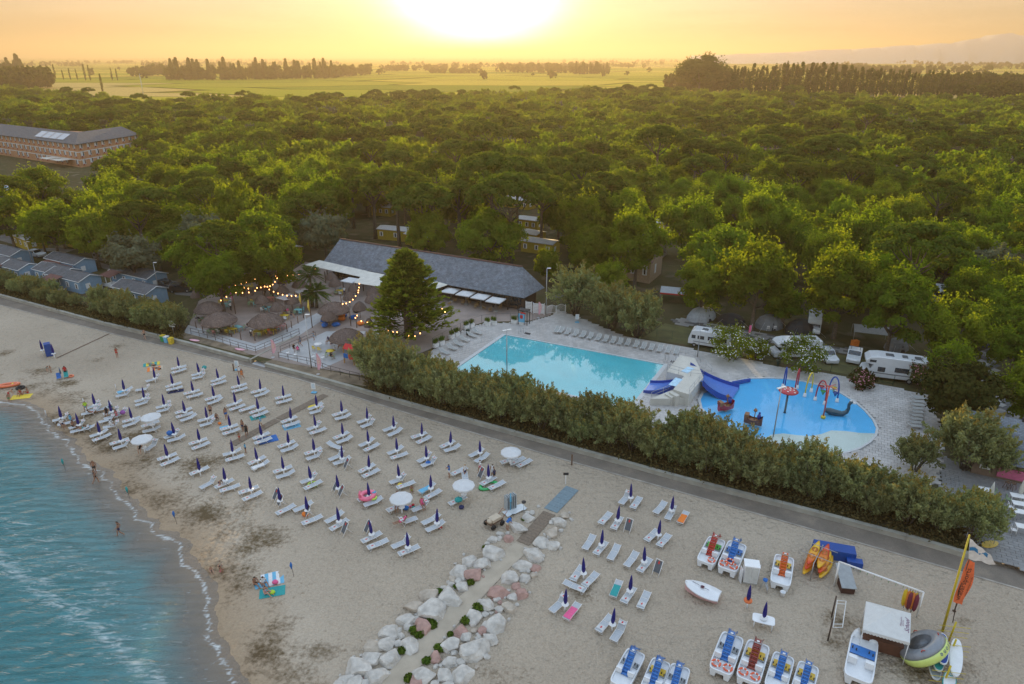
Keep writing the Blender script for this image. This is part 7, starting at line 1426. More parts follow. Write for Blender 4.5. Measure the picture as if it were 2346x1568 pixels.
# tents and awnings
def tent(q, conv, r, h, mat, label, rz=0.0, ex=1.25):
 p = P(*conv(*q), T0); o = empty('tent', (p.x, p.y, .46), rz, label, 'tent'); mb = MB(); n = 10; prof = [(r, 0),(r*.95, h*.35),(r*.72, h*.72),(r*.38, h*.94),(.03, h)]; mb.lathe(prof, n, (0,0,0), 0, False, None, .02, ex); mb.build('fly_sheet', mat, o); MB().add([(-.4,-r*1.0,.02),(.4,-r*1.0,.02),(.0,-r*.80, h*.62)], [(0,1,2)]).build('door_flap', DARK, o)
 for s in (-1,1): MB().tube([(s*r*ex*.6,-r*.7, h*.6),(s*r*ex*1.2,-r*1.35,.02)], .012,3).build('guy_rope', WHITE, o)
TG = pmat('pale_grey_canvas', (.36,.38,.4), .8); TD = pmat('dark_canvas', (.03,.03,.034), .8); TM = pmat('mid_grey_canvas', (.2,.21,.22), .8)
tent((130,640), z6,2.0,2.0, TG, 'pale grey dome tent on the lane behind the classic motorhome', .6,1.5); tent((330,665), z6,1.9,1.5, TD, 'dark dome tent next to the pale grey tent', -.2); tent((590,700), z6,1.9,2.2, TM, 'grey tent with a white table and chairs before it', .1); tent((800,740), z6,2.0,2.4, TD, 'dark awning tent joined to a white motorhome', .2); tent((1460,850), z6,1.5,1.8, TM, 'grey shelter under the bright tree', .2)
for q, l, rz in (((1275,800), 'big grey awning on poles under the trees beside a yellow bin', -.35),((1545,690), 'red and white awning beside the lane near the pool trees', -.3)):
 p = P(*z6(*q), T0) if q[0] < 1400 else P(1545,690, T0); o = empty('awning_tent', (p.x, p.y, .46), rz, l, 'awning'); MB().add([(-2.6,-1.8,2.0),(2.6,-1.8,2.0),(2.6,0,2.7),(-2.6,0,2.7),(2.6,1.8,2.0),(-2.6,1.8,2.0)], [(0,1,2,3),(3,2,4,5)]).build('canvas', TG, o)
 if q[0] > 1400: MB().box((0,-1.83,1.9),(5.2,.04,.25)).build('valance', CL['red'], o)
 for x in (-2.5,2.5):
  for y in (-1.7,1.7): MB().tube([(x, y, 0),(x, y, 2.0)], .03,4).build('pole', STEEL, o)
p = P(*z6(575,690), T0); table(V((p.x+.3, p.y-1.5,.46)), .1, 'white', 1.3,.8, 'white camping table in front of the grey tent', None)
for dx in (-.6,.5): chair(V((p.x+dx, p.y-2.3,.46)), PI+.1*dx, 'white', 'white camping chair in front of the grey tent', 'camping chairs at the grey tent')
p = P(*z6(1177,830), T0); mb = MB(); mb.box((0,0,.45),(1.0,.7,.8)); mb.box((0,0,.9),(1.05,.75,.08)); tag(mb.build('storage_box', CL['orange'], None, (p.x, p.y, .46), .2), 'orange storage box beside the grey awning', 'box')
p = P(*z6(545,800), T0); mb = MB(); mb.blob((0,0,.4),(1.1,.45,.25), 3,.15,2, smooth=True); tag(mb.build('upturned_canoe', CL['green'], None, (p.x, p.y, .5), .3), 'bright green upturned dinghy beside the paved lane', 'dinghy')
p = P(*z6(455,800), T0); o = empty('small_flag', (p.x, p.y, .46), 0, 'pink and white flag on a pole behind the oleander', 'flag'); MB().tube([(0,0,0),(.2,0,3.0)], .03,5).build('pole', STEEL, o); MB().box((-.05,0,2.1),(.35,.03,1.3)).build('cloth', CL['pink'], o)
# paved lane of pale and dark slabs
lane = empty('path', (40,95, T0)); lane['kind'] = 'structure'
LP = D_([z6(-60,635), z6(200,672), z6(480,730), z6(720,785), z6(960,828), z6(1200,850), z6(1210,890), z6(960,868), z6(700,825), z6(420,768), z6(180,712), z6(-60,680)], None, T0); slabs(lane, LP, [], math.atan2((LP[4]-LP[0]).y, (LP[4]-LP[0]).x), 1.2,.7,.53,.06, [SLAB_D, SLAB_K], lambda r, w: 1 if r.random() < .42 else 0,.03, True, 160)
lane2 = empty('path', (60,80, T0)); lane2['kind'] = 'structure'
LP2 = D_([z6(2090,690), z6(2220,760), z6(2150,900), z6(2150,1060), z6(2180,1180), z6(2290,1270), z6(2300,1330), z6(2150,1330), z6(2050,1180), z6(2020,1020), z6(2040,880), z6(2080,780)], None, T0); slabs(lane2, LP2, [], .5,1.1,.9,.53,.06, [SLAB_D, SLAB_K], lambda r, w: 1 if r.random() < .4 else 0,.03, True, 160)
ROADM = pmat('camp_road', (.16,.15,.14), .9, var=.2, scale=.4, bump=.3)
for pts in ([z4(640,245), z4(900,330), z4(1120,370), z4(1360,430), z4(1400,500), z4(1200,480), z4(1120,400), z4(700,300)], [z5(1840,500), z5(1910,500), z5(2330,330), z5(2500,200), z5(2350,220), z5(2200,330)], [z4(0,110), z4(240,180), z4(460,190), z4(520,170), z4(300,160), z4(0,60)]): sheet('road', D_(pts, None, .478), .478, ROADM)
GRASS = pmat('dry_lawn', (.09,.085,.035), .95, var=.3, scale=.5, bump=.5, bscale=12, c2=(.12,.12,.04))
sheet('lawn', D_([a3(250,185), a3(440,60), a3(640,100), a3(830,160), a3(1200,200), a3(1600,290), a3(1950,330), a3(2346,400), a3(2346,560), a3(1830,462), a3(1190,348), a3(830,285), a3(560,228)], None, .472), .472, GRASS)
# --- blue cabins
BLUE = pmat('blue_boards', (.20,.33,.46), .7, var=.08, scale=2); YEL = pmat('yellow_boards', (.42,.31,.03), .7, var=.1, scale=2)
def gable_house(c, rz, L, w, eave, ridge, wall, roof, label, cat='cabin', name='cabin', porch=None, trim=WHITE, over=.25, group=None, nwin=4, z0=.46):
 o = empty(name, (c.x, c.y, z0), rz, label, cat, group); mb = MB(); hx, hy = L/2, w/2
 mb.add([(-hx, -hy, 0),(hx, -hy, 0),(hx, hy, 0),(-hx, hy, 0),(-hx, -hy, eave),(hx, -hy, eave),(hx, hy, eave),(-hx, hy, eave),(-hx, 0, ridge),(hx, 0, ridge)], [(0,1,5,4),(1,2,6,9,5),(2,3,7,6),(3,0,4,8,7)]); mb.build('wall', wall, o)
 k = (ridge-eave)/hy; a = over; slab_roof('roof', [((-hx-a, -hy-a, eave-k*a+.06),(hx+a, -hy-a, eave-k*a+.06),(hx+a, 0, ridge+.06),(-hx-a, 0, ridge+.06)),((-hx-a, hy+a, eave-k*a+.06),(hx+a, hy+a, eave-k*a+.06),(hx+a, 0, ridge+.06),(-hx-a, 0, ridge+.06))], roof, o, .1)
 if trim:
  for s in (-1,1):
   mb = MB(); x = s*(hx+a+.02); mb.tube([(x, -hy-a, eave-k*a+.02),(x, 0, ridge+.02),(x, hy+a, eave-k*a+.02)], .07,4); mb.build('barge_board', trim, o)
   MB().tube([(-hx-a, s*(hy+a), eave-k*a),(hx+a, s*(hy+a), eave-k*a)], .06,4).build('gutter', trim, o)
 for i in range(nwin):
  x = lerp(-hx+1.1, hx-1.1, i/max(1, nwin-1)); mb = MB(); mb.box((x, -hy-.03, eave*.55),(.95,.06, eave*.42)); wo = mb.build('window', WHITE, o); MB().box((x, -hy-.07, eave*.55),(.35,.02, eave*.34)).build('pane', GLASS, wo)
 MB().box((hx+.03,-.6, eave*.5),(.05,.9, eave*.4)).build('window', WHITE, o)
 if porch:
  x0, px, py = porch; MB().add([(x0-px/2,-hy-py, 2.25),(x0+px/2,-hy-py, 2.25),(x0+px/2,-hy, 2.75),(x0-px/2,-hy, 2.75),(x0-px/2,-hy-py, 2.15),(x0+px/2,-hy-py, 2.15)], [(0,1,2,3),(4,5,1,0)]).build('porch_roof', pmat('oxblood_roof', (.12,.045,.035), .75, var=.2, scale=2), o)
  for x in (x0-px/2+.1, x0, x0+px/2-.1): MB().box((x, -hy-py+.1,1.1),(.1,.1,2.2)).build('porch_post', WHITE, o)
  mb = MB(); mb.box((x0,-hy-py+.06,.55),(px, .05,.5)); mb.box((x0,-hy-py/2,.22),(px, py, .1)); mb.build('balustrade', WHITE, o)
 return o
CA = R(-29)
for q, L, pc, l in (((480,245), 10.5, None, 'blue board cabin behind the porch roofs at the grey minivan'),((395,318), 9.5, None, 'blue cabin with dark roof seen over its neighbour'),((500,355), 11, (-1.5,4,2.4), 'blue cabin with oxblood porch and white balustrade in the middle row'),((945,335), 11.5, (-3.5,3.6,2.6), 'blue cabin with wide white veranda closest to the dark cars'),((955,440), 9.5, None, 'blue cabin behind the tamarisk hedge with an oxblood lean to'),((60,190), 10, None, 'blue cabin at the back of the cabin rows'),((100,280), 11, (-2,4,2.4), 'blue cabin with oxblood porch near the lamp post'),((-10,255), 9, None, 'blue cabin half hidden at the edge of the rows')):
 p = P(*z4(*q), 2.6); gable_house(p, CA, L, 4.2,2.5,3.3, BLUE, TILE_D, l, porch=pc)
 for s_ in (1.2, ): pass
for q, l in (((810,395), 'oxblood lean to roof before the hedge cabin'),((300,245), 'oxblood porch roof of the rear cabin'),((345,285), 'oxblood porch roof between two blue cabins')):
 p = P(*z4(q[0]+60, q[1]+20), 2.4); o = empty('porch_shelter', (p.x, p.y, .46), CA, l, 'porch'); MB().add([(-2.4,-1.3,2.1),(2.4,-1.3,2.1),(2.4,1.3,2.5),(-2.4,1.3,2.5),(-2.4,-1.3,2.0),(2.4,-1.3,2.0),(2.4,1.3,2.4),(-2.4,1.3,2.4)], [(0,1,2,3),(4,7,6,5),(0,4,5,1),(1,5,6,2),(3,2,6,7),(0,3,7,4)]).build('porch_roof', MATS['oxblood_roof'], o)
 for x in (-2.2,0,2.2):
  for y in (-1.2,1.2): MB().box((x, y, 1.05),(.1,.1,2.1)).build('porch_post', WHITE, o)
 MB().box((0,-1.2,.6),(4.6,.05,.5)).build('balustrade', WHITE, o)
WROOF = pmat('pale_metal_roof', (.46,.46,.46), .6, var=.1)
for i, (x, y, L) in enumerate([(68,549,8),(188,548,6),(270,568,7),(305,520,6),(658,575,5),(915,532,10),(965,545,7),(1238,560,8),(1490,513,7),(1190,462,9),(1215,508,6),(880,478,6),(1220,540,5)]):
 p = P(x, y, 2.2); gable_house(p, CA+.15*(i % 3-1), L, 4.0,2.6,3.0, YEL, WROOF, 'small yellow board cabin with a pale roof under the trees', group='yellow cabins under the trees', nwin=3, trim=None)
# houses and shelters whose roofs show between the trees
for i, (x, y, r) in enumerate(ROOFS[:13]):
 p = P(x, y, 5.0); wl = pmat('house_wall_%d' % (i % 3), [(.42,.3,.2),(.5,.46,.4),(.4,.22,.2)][i % 3], .85); gable_house(p, CA+[.0,.5,-.4,1.2][i % 4], r*1.5, r*.95,4.6,6.6, wl, TILE_O if i in (9,) else TILE_R, 'tile roofed house rising among the tree crowns' if i != 9 else 'orange tiled house at the edge of the wood', 'house', 'house', group=None if i == 9 else 'tile roofed houses in the wood', nwin=5, trim=None, over=.5)
for i, (x, y) in enumerate([(1440,582),(1470,560),(1400,560)]): p = P(x, y, 3); gable_house(p, CA, 10,6,2.9,4.0, pmat('service_wall', (.36,.34,.31), .8), TILE_R, 'brown roofed service building among the trees behind the pool gate', 'building', 'service_building', group='service buildings behind the pool gate', trim=None)
# slate roofed cafe by the splash pool
c = P(2330,1010,4.0); o = gable_house(P(2345,1020,3.0), R(-27), 9.5,8.5,2.7,5.4, pmat('cafe_wall', (.2,.14,.1), .8), SHING, 'slate roofed cafe with a pink counter beside the splash pool', 'building', 'cafe', trim=None, over=.7, nwin=2); MB().box((-1.0,-4.4,1.0),(3.0,.12,1.1)).build('counter', pmat('pink_panel', (.5,.12,.22), .6), o); MB().box((0,-.05,5.5),(1.6,.4,.5)).build('ridge_vent', DARK, o)
cafe = empty('cafe_terrace', (48,62, T0)); cafe['kind'] = 'structure'; CT = D_([(2160,1040),(2240,1080),(2500,1130),(2700,1400),(2330,1300),(2240,1268),(2200,1200),(2150,1110)], None, DZ); slabs(cafe, CT, [], R(-27), .8,.4,.56,.08, [SLAB_C])
for i, (q, l) in enumerate(((a8(1205,965), 'white table with two chairs under the closed cream parasol'),(a8(1180,1090), 'white table next to the hedge end'),(a8(1540,1030), 'white table before the pink counter'),(a8(1560,1110), 'white table beside the stools'),(a8(1580,1195), 'white table near the terrace rail'),(a8(1600,1345), 'white table at the corner of the cafe terrace'))):
 p = P(*q, DZ+.7); p.z = .57; table(p, R(-20), 'white', 1.2,.8, l, None)
 for dx in (-.9,.9): chair(p+V((dx, -.1,0)), R(-20)+(PI/2 if dx < 0 else -PI/2), 'white' if i % 2 else 'green', 'garden chair at a white cafe table beside the hedge', 'garden chairs of the cafe terrace')
for q, l in ((a8(1230,1120), 'closed cream parasol between two white cafe tables'),(a8(1545,1075), 'closed cream parasol before the pink counter')):
 p = P(*q, .57); o = empty('cafe_parasol', p, 0, l, 'parasol'); MB().tube([(0,0,0),(0,0,2.7)], .035,6).build('pole', STEEL, o); MB().lathe([(.06,.75),(.2,.95),(.24,1.3),(.16,2.0),(.04,2.65)], 10, wob=.12).build('canopy', pmat('cream_cloth', (.5,.49,.43), .8), o); MB().lathe([(.35,0),(.33,.08),(.05,.1)], 10).build('base', CONC, o)
for q in ((1425,955),(1480,965)):
 p = P(*a8(*q), .57); o = empty('bar_stool', p, .3, 'wooden bar stool at the pink cafe counter', 'stool', 'stools at the pink counter'); MB().box((0,0,.75),(.4,.4,.06)).build('seat', WOOD, o)
 for sx in (-1,1):
  for sy in (-1,1): MB().tube([(sx*.25, sy*.25,0),(sx*.14, sy*.14,.73)], .025,4).build('leg', WOOD, o)
fence([a8(1000,1500), a8(1300,1540), a8(1605,1640)], None, .56,1.1, 'grey metal rail at the corner of the cafe terrace', STEEL, 2.0, (1.0,.5))
# --- hotel on the far left
ez = 9.6
C0, CL_, CR = P(174,331, ez), P(0,309, ez), P(256,318, ez)
d1 = (CL_-C0); d1.z = 0; d1n = d1.normalized(); d2 = (CR-C0); d2.z = 0; d2n = d2.normalized()
ho = empty('hotel', (C0.x, C0.y, .46), 0, 'three storey brick hotel with dark roof and solar panels', 'building'); BRICK = pmat('hotel_brick', (.42,.22,.12), .85, var=.15, scale=1.5); L1, L2 = 78.0,38.0; hb_ = V((C0.x, C0.y, .46))
q = [V((0,0,0)), d1n*L1, d1n*L1+d2n*18, d2n*L2]; q = [V((0,0,0)), d1n*L1, d1n*L1+d2n*16, d2n*L2+d1n*14, d2n*L2]
MB().prism([(p.x, p.y) for p in q][::-1], 0, ez-.46).build('wall', BRICK, ho)
rz_ = ez+3.4-.46; e_ = ez-.46+.05; A = V((0,0, e_))-d1n*1.0-d2n*1.0; B = d1n*L1+V((0,0, e_))-d2n*1.0; Cc = d2n*L2+V((0,0, e_))-d1n*1.0; r1 = d1n*8+d2n*8+V((0,0, rz_)); r2 = d1n*L1+d2n*8+V((0,0, rz_)); r3 = d1n*8+d2n*(L2-4)+V((0,0, rz_))
slab_roof('roof', [(B, A, r1, r2),(A, Cc, r3, r1),(Cc, d2n*L2+d1n*16+V((0,0, e_)), r3),(d1n*L1+d2n*17+V((0,0, e_)), d1n*16+d2n*17+V((0,0, e_)), r1, r2)], TILE_D, ho, .25)
SOL = pmat('solar_panel', (.16,.24,.34), .12, var=.1, spec=.8)
nrm = (A-B).cross(r1-B).normalized(); nrm = nrm if nrm.z > 0 else -nrm
for k in range(4):
 u0, u1 = 11+k*6.2,16.6+k*6.2; pts = []
 for u, f in ((u0,.22),(u1,.22),(u1,.75),(u0,.75)): a = d1n*u-d2n*1.0+V((0,0, e_)); b_ = d1n*u+d2n*8+V((0,0, rz_)); pts.append(a.lerp(b_, f)+nrm*.2)
 MB().add(pts, [(0,1,2,3)]).build('solar_panel', SOL, ho)
REDB = pmat('red_spandrel', (.26,.03,.03), .7)
for face, dn, L in ((0, d1n, L1),(1, d2n, L2)):
 out = -d2n if face == 0 else -d1n; n = int(L/4.2); ang = math.atan2(dn.y, dn.x)
 for i in range(n):
  for s in range(3):
   c = dn*(2.2+i*4.2)+out*.06; z = 1.6+3.05*s
   if s == 0 and face == 0 and i % 4 == 1: continue
   mb = MB(); mb.box((c.x, c.y, z+.5),(1.7,.14,2.0), ang); wo = mb.build('window', pmat('hotel_shutter', (.5,.53,.55), .6), ho); g = c+out*.08+dn*.45; MB().box((g.x, g.y, z+.5),(.5,.05,1.7), ang).build('pane', GLASS, wo); mb = MB(); g = c+out*.08-dn*.4; mb.box((g.x, g.y, z-.6),(.7,.12,.6), ang); mb.build('spandrel', REDB, wo)
 for s in (1,2): c = dn*(L/2)+out*.05; MB().box((c.x, c.y, 3.05*s-.1),(L, .12,.28), ang).build('floor_band', CANVAS, ho)
for k in range(2): c = d1n*(10+9*k)-d2n*3.2; MB().box((c.x, c.y, 2.9),(7,5.5,.12), math.atan2(d1n.y, d1n.x)).build('terrace_awning', AWN, ho)
# hotel pool and paving at the far edge
sheet('hotel_terrace', D_([(-60,420),(30,412),(40,440),(20,470),(-60,480)], None, .48), .48, WALKM); sheet('hotel_pool', D_([(-60,432),(22,428),(10,438),(-60,445)], None, .49), .49, PB)
p = P(332,235,.5); o = empty('lattice_mast', (p.x, p.y, .4), 0, 'thin lattice radio mast rising over the wood', 'mast'); mb = MB()
for k in range(3): a = k*2.1; mb.tube([(.6*math.cos(a), .6*math.sin(a), 0),(.25*math.cos(a), .25*math.sin(a), 26)], .09,4)
mb.build('leg', STEEL, o); mb = MB()
for k in range(24): a = k*2.1; z = k*1.05; r = .6-.35*z/26; mb.tube([(r*math.cos(a), r*math.sin(a), z),(r*math.cos(a+2.1), r*math.sin(a+2.1), z+1.05)], .05,3)
mb.build('brace', STEEL, o)
# ================================================================== watersports corner
BT = {'red': pmat('boat_red', (.42,.035,.02), .4, coat=.3), 'blue': pmat('boat_blue', (.03,.16,.46), .4, coat=.3), 'orange': pmat('boat_orange', (.58,.11,.015), .4, coat=.3), 'green': pmat('boat_green', (.06,.38,.05), .4, coat=.3), 'yellow': pmat('boat_yellow', (.65,.42,.02), .4, coat=.3), 'brown': pmat('boat_brown', (.24,.035,.02), .4, coat=.3)}
HULL = pmat('white_hull', (.70,.72,.74), .3, var=.05, coat=.4); BUOY = pmat('lifebuoy_orange', (.68,.12,.05), .5); GREYB = pmat('hull_grey', (.28,.3,.31), .5)
def torus(mb, c, R0, r, M=None, n=18, k=7, mi=0, alt=None):
 vs = []
 for i in range(n):
  a = 2*PI*i/n
  for j in range(k): b_ = 2*PI*j/k; vs.append((c[0]+(R0+r*math.cos(b_))*math.cos(a), c[1]+(R0+r*math.cos(b_))*math.sin(a), c[2]+r*math.sin(b_)))
 for i in range(n):
  o = len(mb.f);
 mb.add(vs, [(i*k+j, ((i+1) % n)*k+j, ((i+1) % n)*k+(j+1) % k, i*k+(j+1) % k) for i in range(n) for j in range(k)], mi, True, M)
 if alt is not None:
  base = len(mb.m)-n*k
  for i in range(n):
   if i % 5 == 0:
    for j in range(k): mb.m[base+i*k+j] = alt
def pedal_boat(rear, front, conv, c, label, buoys=0, side=None, slide=True, s=1.0):
 a, b_ = P(*conv(*rear)), P(*conv(*front)); L = 4.1; h = math.atan2((b_-a).y, (b_-a).x); m = (a+b_)/2; s = (b_-a).length/L
 o = empty('pedal_boat', (m.x, m.y, 0), h, label, 'pedal boat', 'pedal boats drawn up on the sand'); s = min(max(s, .85), 1.25); o.scale = (s, s, s); w = .86
 for sy in (-1,1):
  mb = MB(); sec = []; n = 9
  for i in range(n):
   t = i/(n-1); x = lerp(-2.0,2.05, t); bw = .36*min(1, (1-t)*5+.25)*min(1, t*7+.6); zb = .12+.35*max(0, t-.75)**1.3*2; sec += [(x, sy*.5-bw, .55),(x, sy*.5-bw*.75, zb),(x, sy*.5+bw*.75, zb),(x, sy*.5+bw, .55)]
  mb.add(sec, [(4*i+k, 4*i+(k+1) % 4,4*i+4+(k+1) % 4,4*i+4+k) for i in range(n-1) for k in range(4)]+[(0,3,2,1),(4*n-4,4*n-3,4*n-2,4*n-1)]); mb.build('hull', HULL, o)
 pl = []
 for k in range(28): t = 2*PI*(k+.5)/28; pl.append((2.02*math.copysign(abs(math.cos(t))**.28, math.cos(t)), w*math.copysign(abs(math.sin(t))**.28, math.sin(t))))
 MB().prism(pl, .53,.66).build('deck', HULL, o)
 mb = MB(); k = len(pl); vs = [(x, y, .66) for x, y in pl]+[(x, y, .80) for x, y in pl]+[(x*.95, y*.89,.80) for x, y in pl]+[(x*.95, y*.89,.67) for x, y in pl]; mb.add(vs, [(r*k+i, r*k+(i+1) % k, (r+1)*k+(i+1) % k, (r+1)*k+i) for r in range(3) for i in range(k)]); mb.build('gunwale', HULL, o)
 for x in (-.45, ):
  for sy in (-1,1):
   mb = MB(); mb.box((x+.0, sy*.5,.80),(.62,.5,.25)); mb.box((x-.30, sy*.5,1.05),(.14,.5,.42)); mb.build('seat', HULL, o); mb = MB(); mb.box((x+1.0, sy*.5,.70),(.55,.42,.06)); pw = mb.build('pedal_well', GREYB, o); mb = MB()
   for q in (-.12,.12): mb.tube([(x+.95+q*.5, sy*.5+q, .74),(x+1.02+q*.5, sy*.5+q, .95)], .045,5)
   mb.build('pedal', DARK, pw)
 if side:
  MB().box((.75,.0,.76),(.7,1.3,.10)).build('dash', BT[side], o)
 if slide:
  lad = MB(); pts = [(-.75,.72),(.95,1.75)];
  for sy in (-1,1): lad.add([(-.85, sy*.24,.68),(.95, sy*.24,1.72),(.95, sy*.24,1.9),(-.85, sy*.24,.86),(-.85, sy*.29,.68),(.95, sy*.29,1.72),(.95, sy*.29,1.9),(-.85, sy*.29,.86)], [(0,1,2,3),(4,7,6,5),(3,2,6,7),(0,3,7,4)])
  for i in range(7): t = i/7; x = lerp(-.8,.9, t); z = lerp(.70,1.7, t); lad.box((x+.12,0, z+.06),(.27,.48,.10))
  lad.build('slide_ladder', BT[c], o)
  mb = MB(); prof = [(.92,1.76),(1.25,1.74),(1.6,1.45),(1.95,1.0),(2.35,.78)]; vs = []
  for x, z in prof: vs += [(x, -.30, z+.22),(x, -.24, z),(x, .24, z),(x, .30, z+.22)]
  mb.add(vs, [(4*i+k, 4*i+k+1,4*i+5+k, 4*i+4+k) for i in range(len(prof)-1) for k in range(3)]); mb.build('slide_chute', BT[c], o)
  mb = MB()
  for sy in (-1,1): mb.tube([(.6, sy*.27,1.7),(.75, sy*.27,2.15),(.95, sy*.27,2.1),(1.0, sy*.27,1.8)], .02,4)
  mb.build('hand_rail', STEEL, o); MB().box((1.02,0,1.80),(.16,.2,.012)).build('number_plate', WHITE, o)
 for i in range(buoys):
  mb = MB(); x, y, z = ((-1.45,-.42,.86),(-1.45,.42,.86),(-1.0,.0,.92))[i]; torus(mb, (x, y, z), .3,.075, mi=0, alt=1); mb.build('lifebuoy', [BUOY, WHITE], o)
 return o
pedal_boat((395,452),(520,212), a5, 'red', 'white pedal boat with red slide and green dash', 1, 'green'); pedal_boat((605,525),(715,258), a5, 'blue', 'white and blue pedal boat carrying three lifebuoys beside the cabinet', 3, 'blue'); pedal_boat((1120,665),(1168,385), a5, 'orange', 'white pedal boat with orange slide beside the kayaks', 0, 'yellow')
pedal_boat((535,1525),(672,1155), a5, 'blue', 'pedal boat with blue slide and two lifebuoys on the stern, first of the lower rank', 2); pedal_boat((800,1610),(920,1232), a5, 'brown', 'pedal boat with dark red slide in the lower rank', 2, 'yellow'); pedal_boat((1065,1690),(1165,1342), a5, 'blue', 'pedal boat with blue slide and yellow panel next to the dark red one', 0, 'yellow'); pedal_boat((1310,1770),(1405,1432), a5, 'blue', 'pedal boat with short blue hood at the end of the lower rank', 0, 'yellow')
pedal_boat((1885,1625),(2012,1385), z8, 'blue', 'pedal boat with blue slide closest to the boulder path', 0); pedal_boat((2085,1690),(2182,1448), z8, 'blue', 'pedal boat with blue slide and yellow seat second from the boulder path', 0, 'yellow'); pedal_boat((2235,1720),(2308,1500), z8, 'blue', 'pedal boat with blue slide third from the boulder path', 0)
# plain catamaran boat without slide
pb = pedal_boat((255,1610),(330,1190), a6, 'blue', 'white twin bowed boat with a blue midship panel and no slide', 0, None, False); MB().box((.55,0,.77),(.85,1.5,.06)).build('midship_panel', BT['blue'], pb)
for sy in (-1,1): MB().tube([(1.8, sy*.55,.6),(2.4, sy*.5,.62),(2.75, sy*.45,.68)], [.32,.24,.08], 10).build('bow', HULL, pb)
# rowing boat under its white cover
a, b_ = P(*a5(535,775)), P(*a5(205,650)); m = (a+b_)/2; o = empty('rowing_boat', (m.x, m.y, 0), math.atan2((b_-a).y, (b_-a).x), 'small pink hulled rowing boat under a white deck cover', 'boat'); L = (b_-a).length/2; n = 11; sec, cov = [], []
for i in range(n):
 t = i/(n-1); x = lerp(-L, L, t); w = .82*math.sin(PI*(.22+.76*t))**.55 if t < .97 else .06; zt = .62+.22*t*t; sec += [(x, -w, zt),(x*.97,-w*.72,.22),(x*.97,0,.05),(x*.97, w*.72,.22),(x, w, zt)]; cov += [(x*1.02,-w*1.03, zt-.02),(x*1.02,-w*1.03, zt+.08),(x, -w*.4, zt+.20),(x, w*.4, zt+.20),(x*1.02, w*1.03, zt+.08),(x*1.02, w*1.03, zt-.02)]
MB().add(sec, [(5*i+k, 5*i+k+1,5*i+6+k, 5*i+5+k) for i in range(n-1) for k in range(4)]+[(0,1,2,3,4)]).build('hull', pmat('pink_hull', (.62,.36,.37), .4, coat=.3), o); MB().add(cov, [(6*i+k, 6*i+k+1,6*i+7+k, 6*i+6+k) for i in range(n-1) for k in range(5)]+[(0,1,2,3,4,5)]).build('deck_cover', HULL, o); mb = MB(); mb.box((0,.05,.98),(.28,.1,.05)); mb.box((0,-.12,.98),(.28,.1,.05)); mb.build('hatch', pmat('maroon', (.1,.02,.03), .5), o); MB().tube([(-.6,.1,.98),(.9,-.2,1.0)], .02,4).build('oar', CL['navy'], o)
# cabinet with a board leaning on each side
p = P(*a5(835,560)); o = empty('storage_cabinet', p, R(-12), 'white two door cabinet beside the blue pedal boat', 'cabinet'); MB().box((0,0,.95),(1.15,.9,1.7)).build('body', PLASTIC, o); MB().box((0,0,1.84),(1.28,1.02,.08)).build('lid', PLASTIC, o); mb = MB(); mb.box((-.28,-.47,.95),(.52,.04,1.5)); mb.box((.28,-.47,.95),(.52,.04,1.5)); mb.build('door', pmat('off_white', (.55,.56,.54), .5), o); MB().box((0,0,.06),(1.2,.95,.12)).build('plinth', CONC, o)
for q, l, rz in ((a5(740,570), 'white board leaning between cabinet and pedal boat', .4),(a5(912,560), 'short white board leaning on the cabinet', -.2)): p = P(*q); mb = MB(); mb.add([(-.12,-.3,0),(.1,.3,0),(.12,.25,1.5),(-.1,-.25,1.5),(-.08,-.3,0),(.14,.3,0),(.16,.25,1.5),(-.06,-.25,1.5)], [(0,1,2,3),(7,6,5,4),(0,4,5,1),(1,5,6,2),(2,6,7,3),(3,7,4,0)]); tag(mb.build('leaning_board', HULL, None, p, rz), l, 'board')
# step ladder and bucket by the orange slide boat
p = P(*a5(975,650)); o = empty('step_ladder', p, R(60), 'small metal step ladder with a blue cloth next to the orange slide boat', 'ladder')
for s in (-1,1): MB().tube([(s*.25,-.35,0),(s*.2,0,1.0)], .025,4).build('rail', STEEL, o); MB().tube([(s*.25,.35,0),(s*.2,0,1.0)], .025,4).build('leg', STEEL, o)
for k in range(3): MB().box((0,-.26+.09*k, .25+.27*k),(.45,.12,.03)).build('tread', STEEL, o)
MB().blob((0,0,1.05),(.26,.2,.12), 2,.3,2, smooth=True).build('cloth', CL['blue'], o)
p = P(*a5(1155,710)); mb = MB(); mb.lathe([(.17,0),(.22,.42),(.23,.44),(.2,.43),(.16,.05)], 12); o = mb.build('bucket', PLASTIC, None, p); tag(o, 'white bucket behind the orange slide boat', 'bucket')
# kayak stacks on a rack
KY = pmat('kayak_yellow', (.72,.42,.015), .35, var=.05, coat=.3);
def kaymat(name, c1, c2):
 m, t, N, b, L = nodes_of(name); b.inputs['Roughness'].default_value = .35; tc = N('ShaderNodeTexCoord'); sx = N('ShaderNodeSeparateXYZ'); L(tc.outputs['Object'], sx.inputs[0]); n = N('ShaderNodeTexNoise', i_Scale=2.0, i_Detail=4.0); L(tc.outputs['Object'], n.inputs['Vector']); a = N('ShaderNodeMath', operation='MULTIPLY_ADD'); L(n.outputs['Fac'], a.inputs[0]); a.inputs[1].default_value = 1.2; L(sx.outputs[0], a.inputs[2]); r = ramp(N, [(.15, c1),(.75, c2)]); mr = N('ShaderNodeMapRange'); mr.inputs['From Min'].default_value = -1.4; mr.inputs['From Max'].default_value = 2.0; L(a.outputs[0], mr.inputs['Value']); L(mr.outputs[0], r.inputs['Fac']); L(r.outputs[0], b.inputs['Base Color']); return m
KO = kaymat('kayak_blend', (.62,.06,.015),(.75,.45,.02)); KO2 = kaymat('kayak_blend_reverse', (.75,.42,.02),(.6,.07,.015))
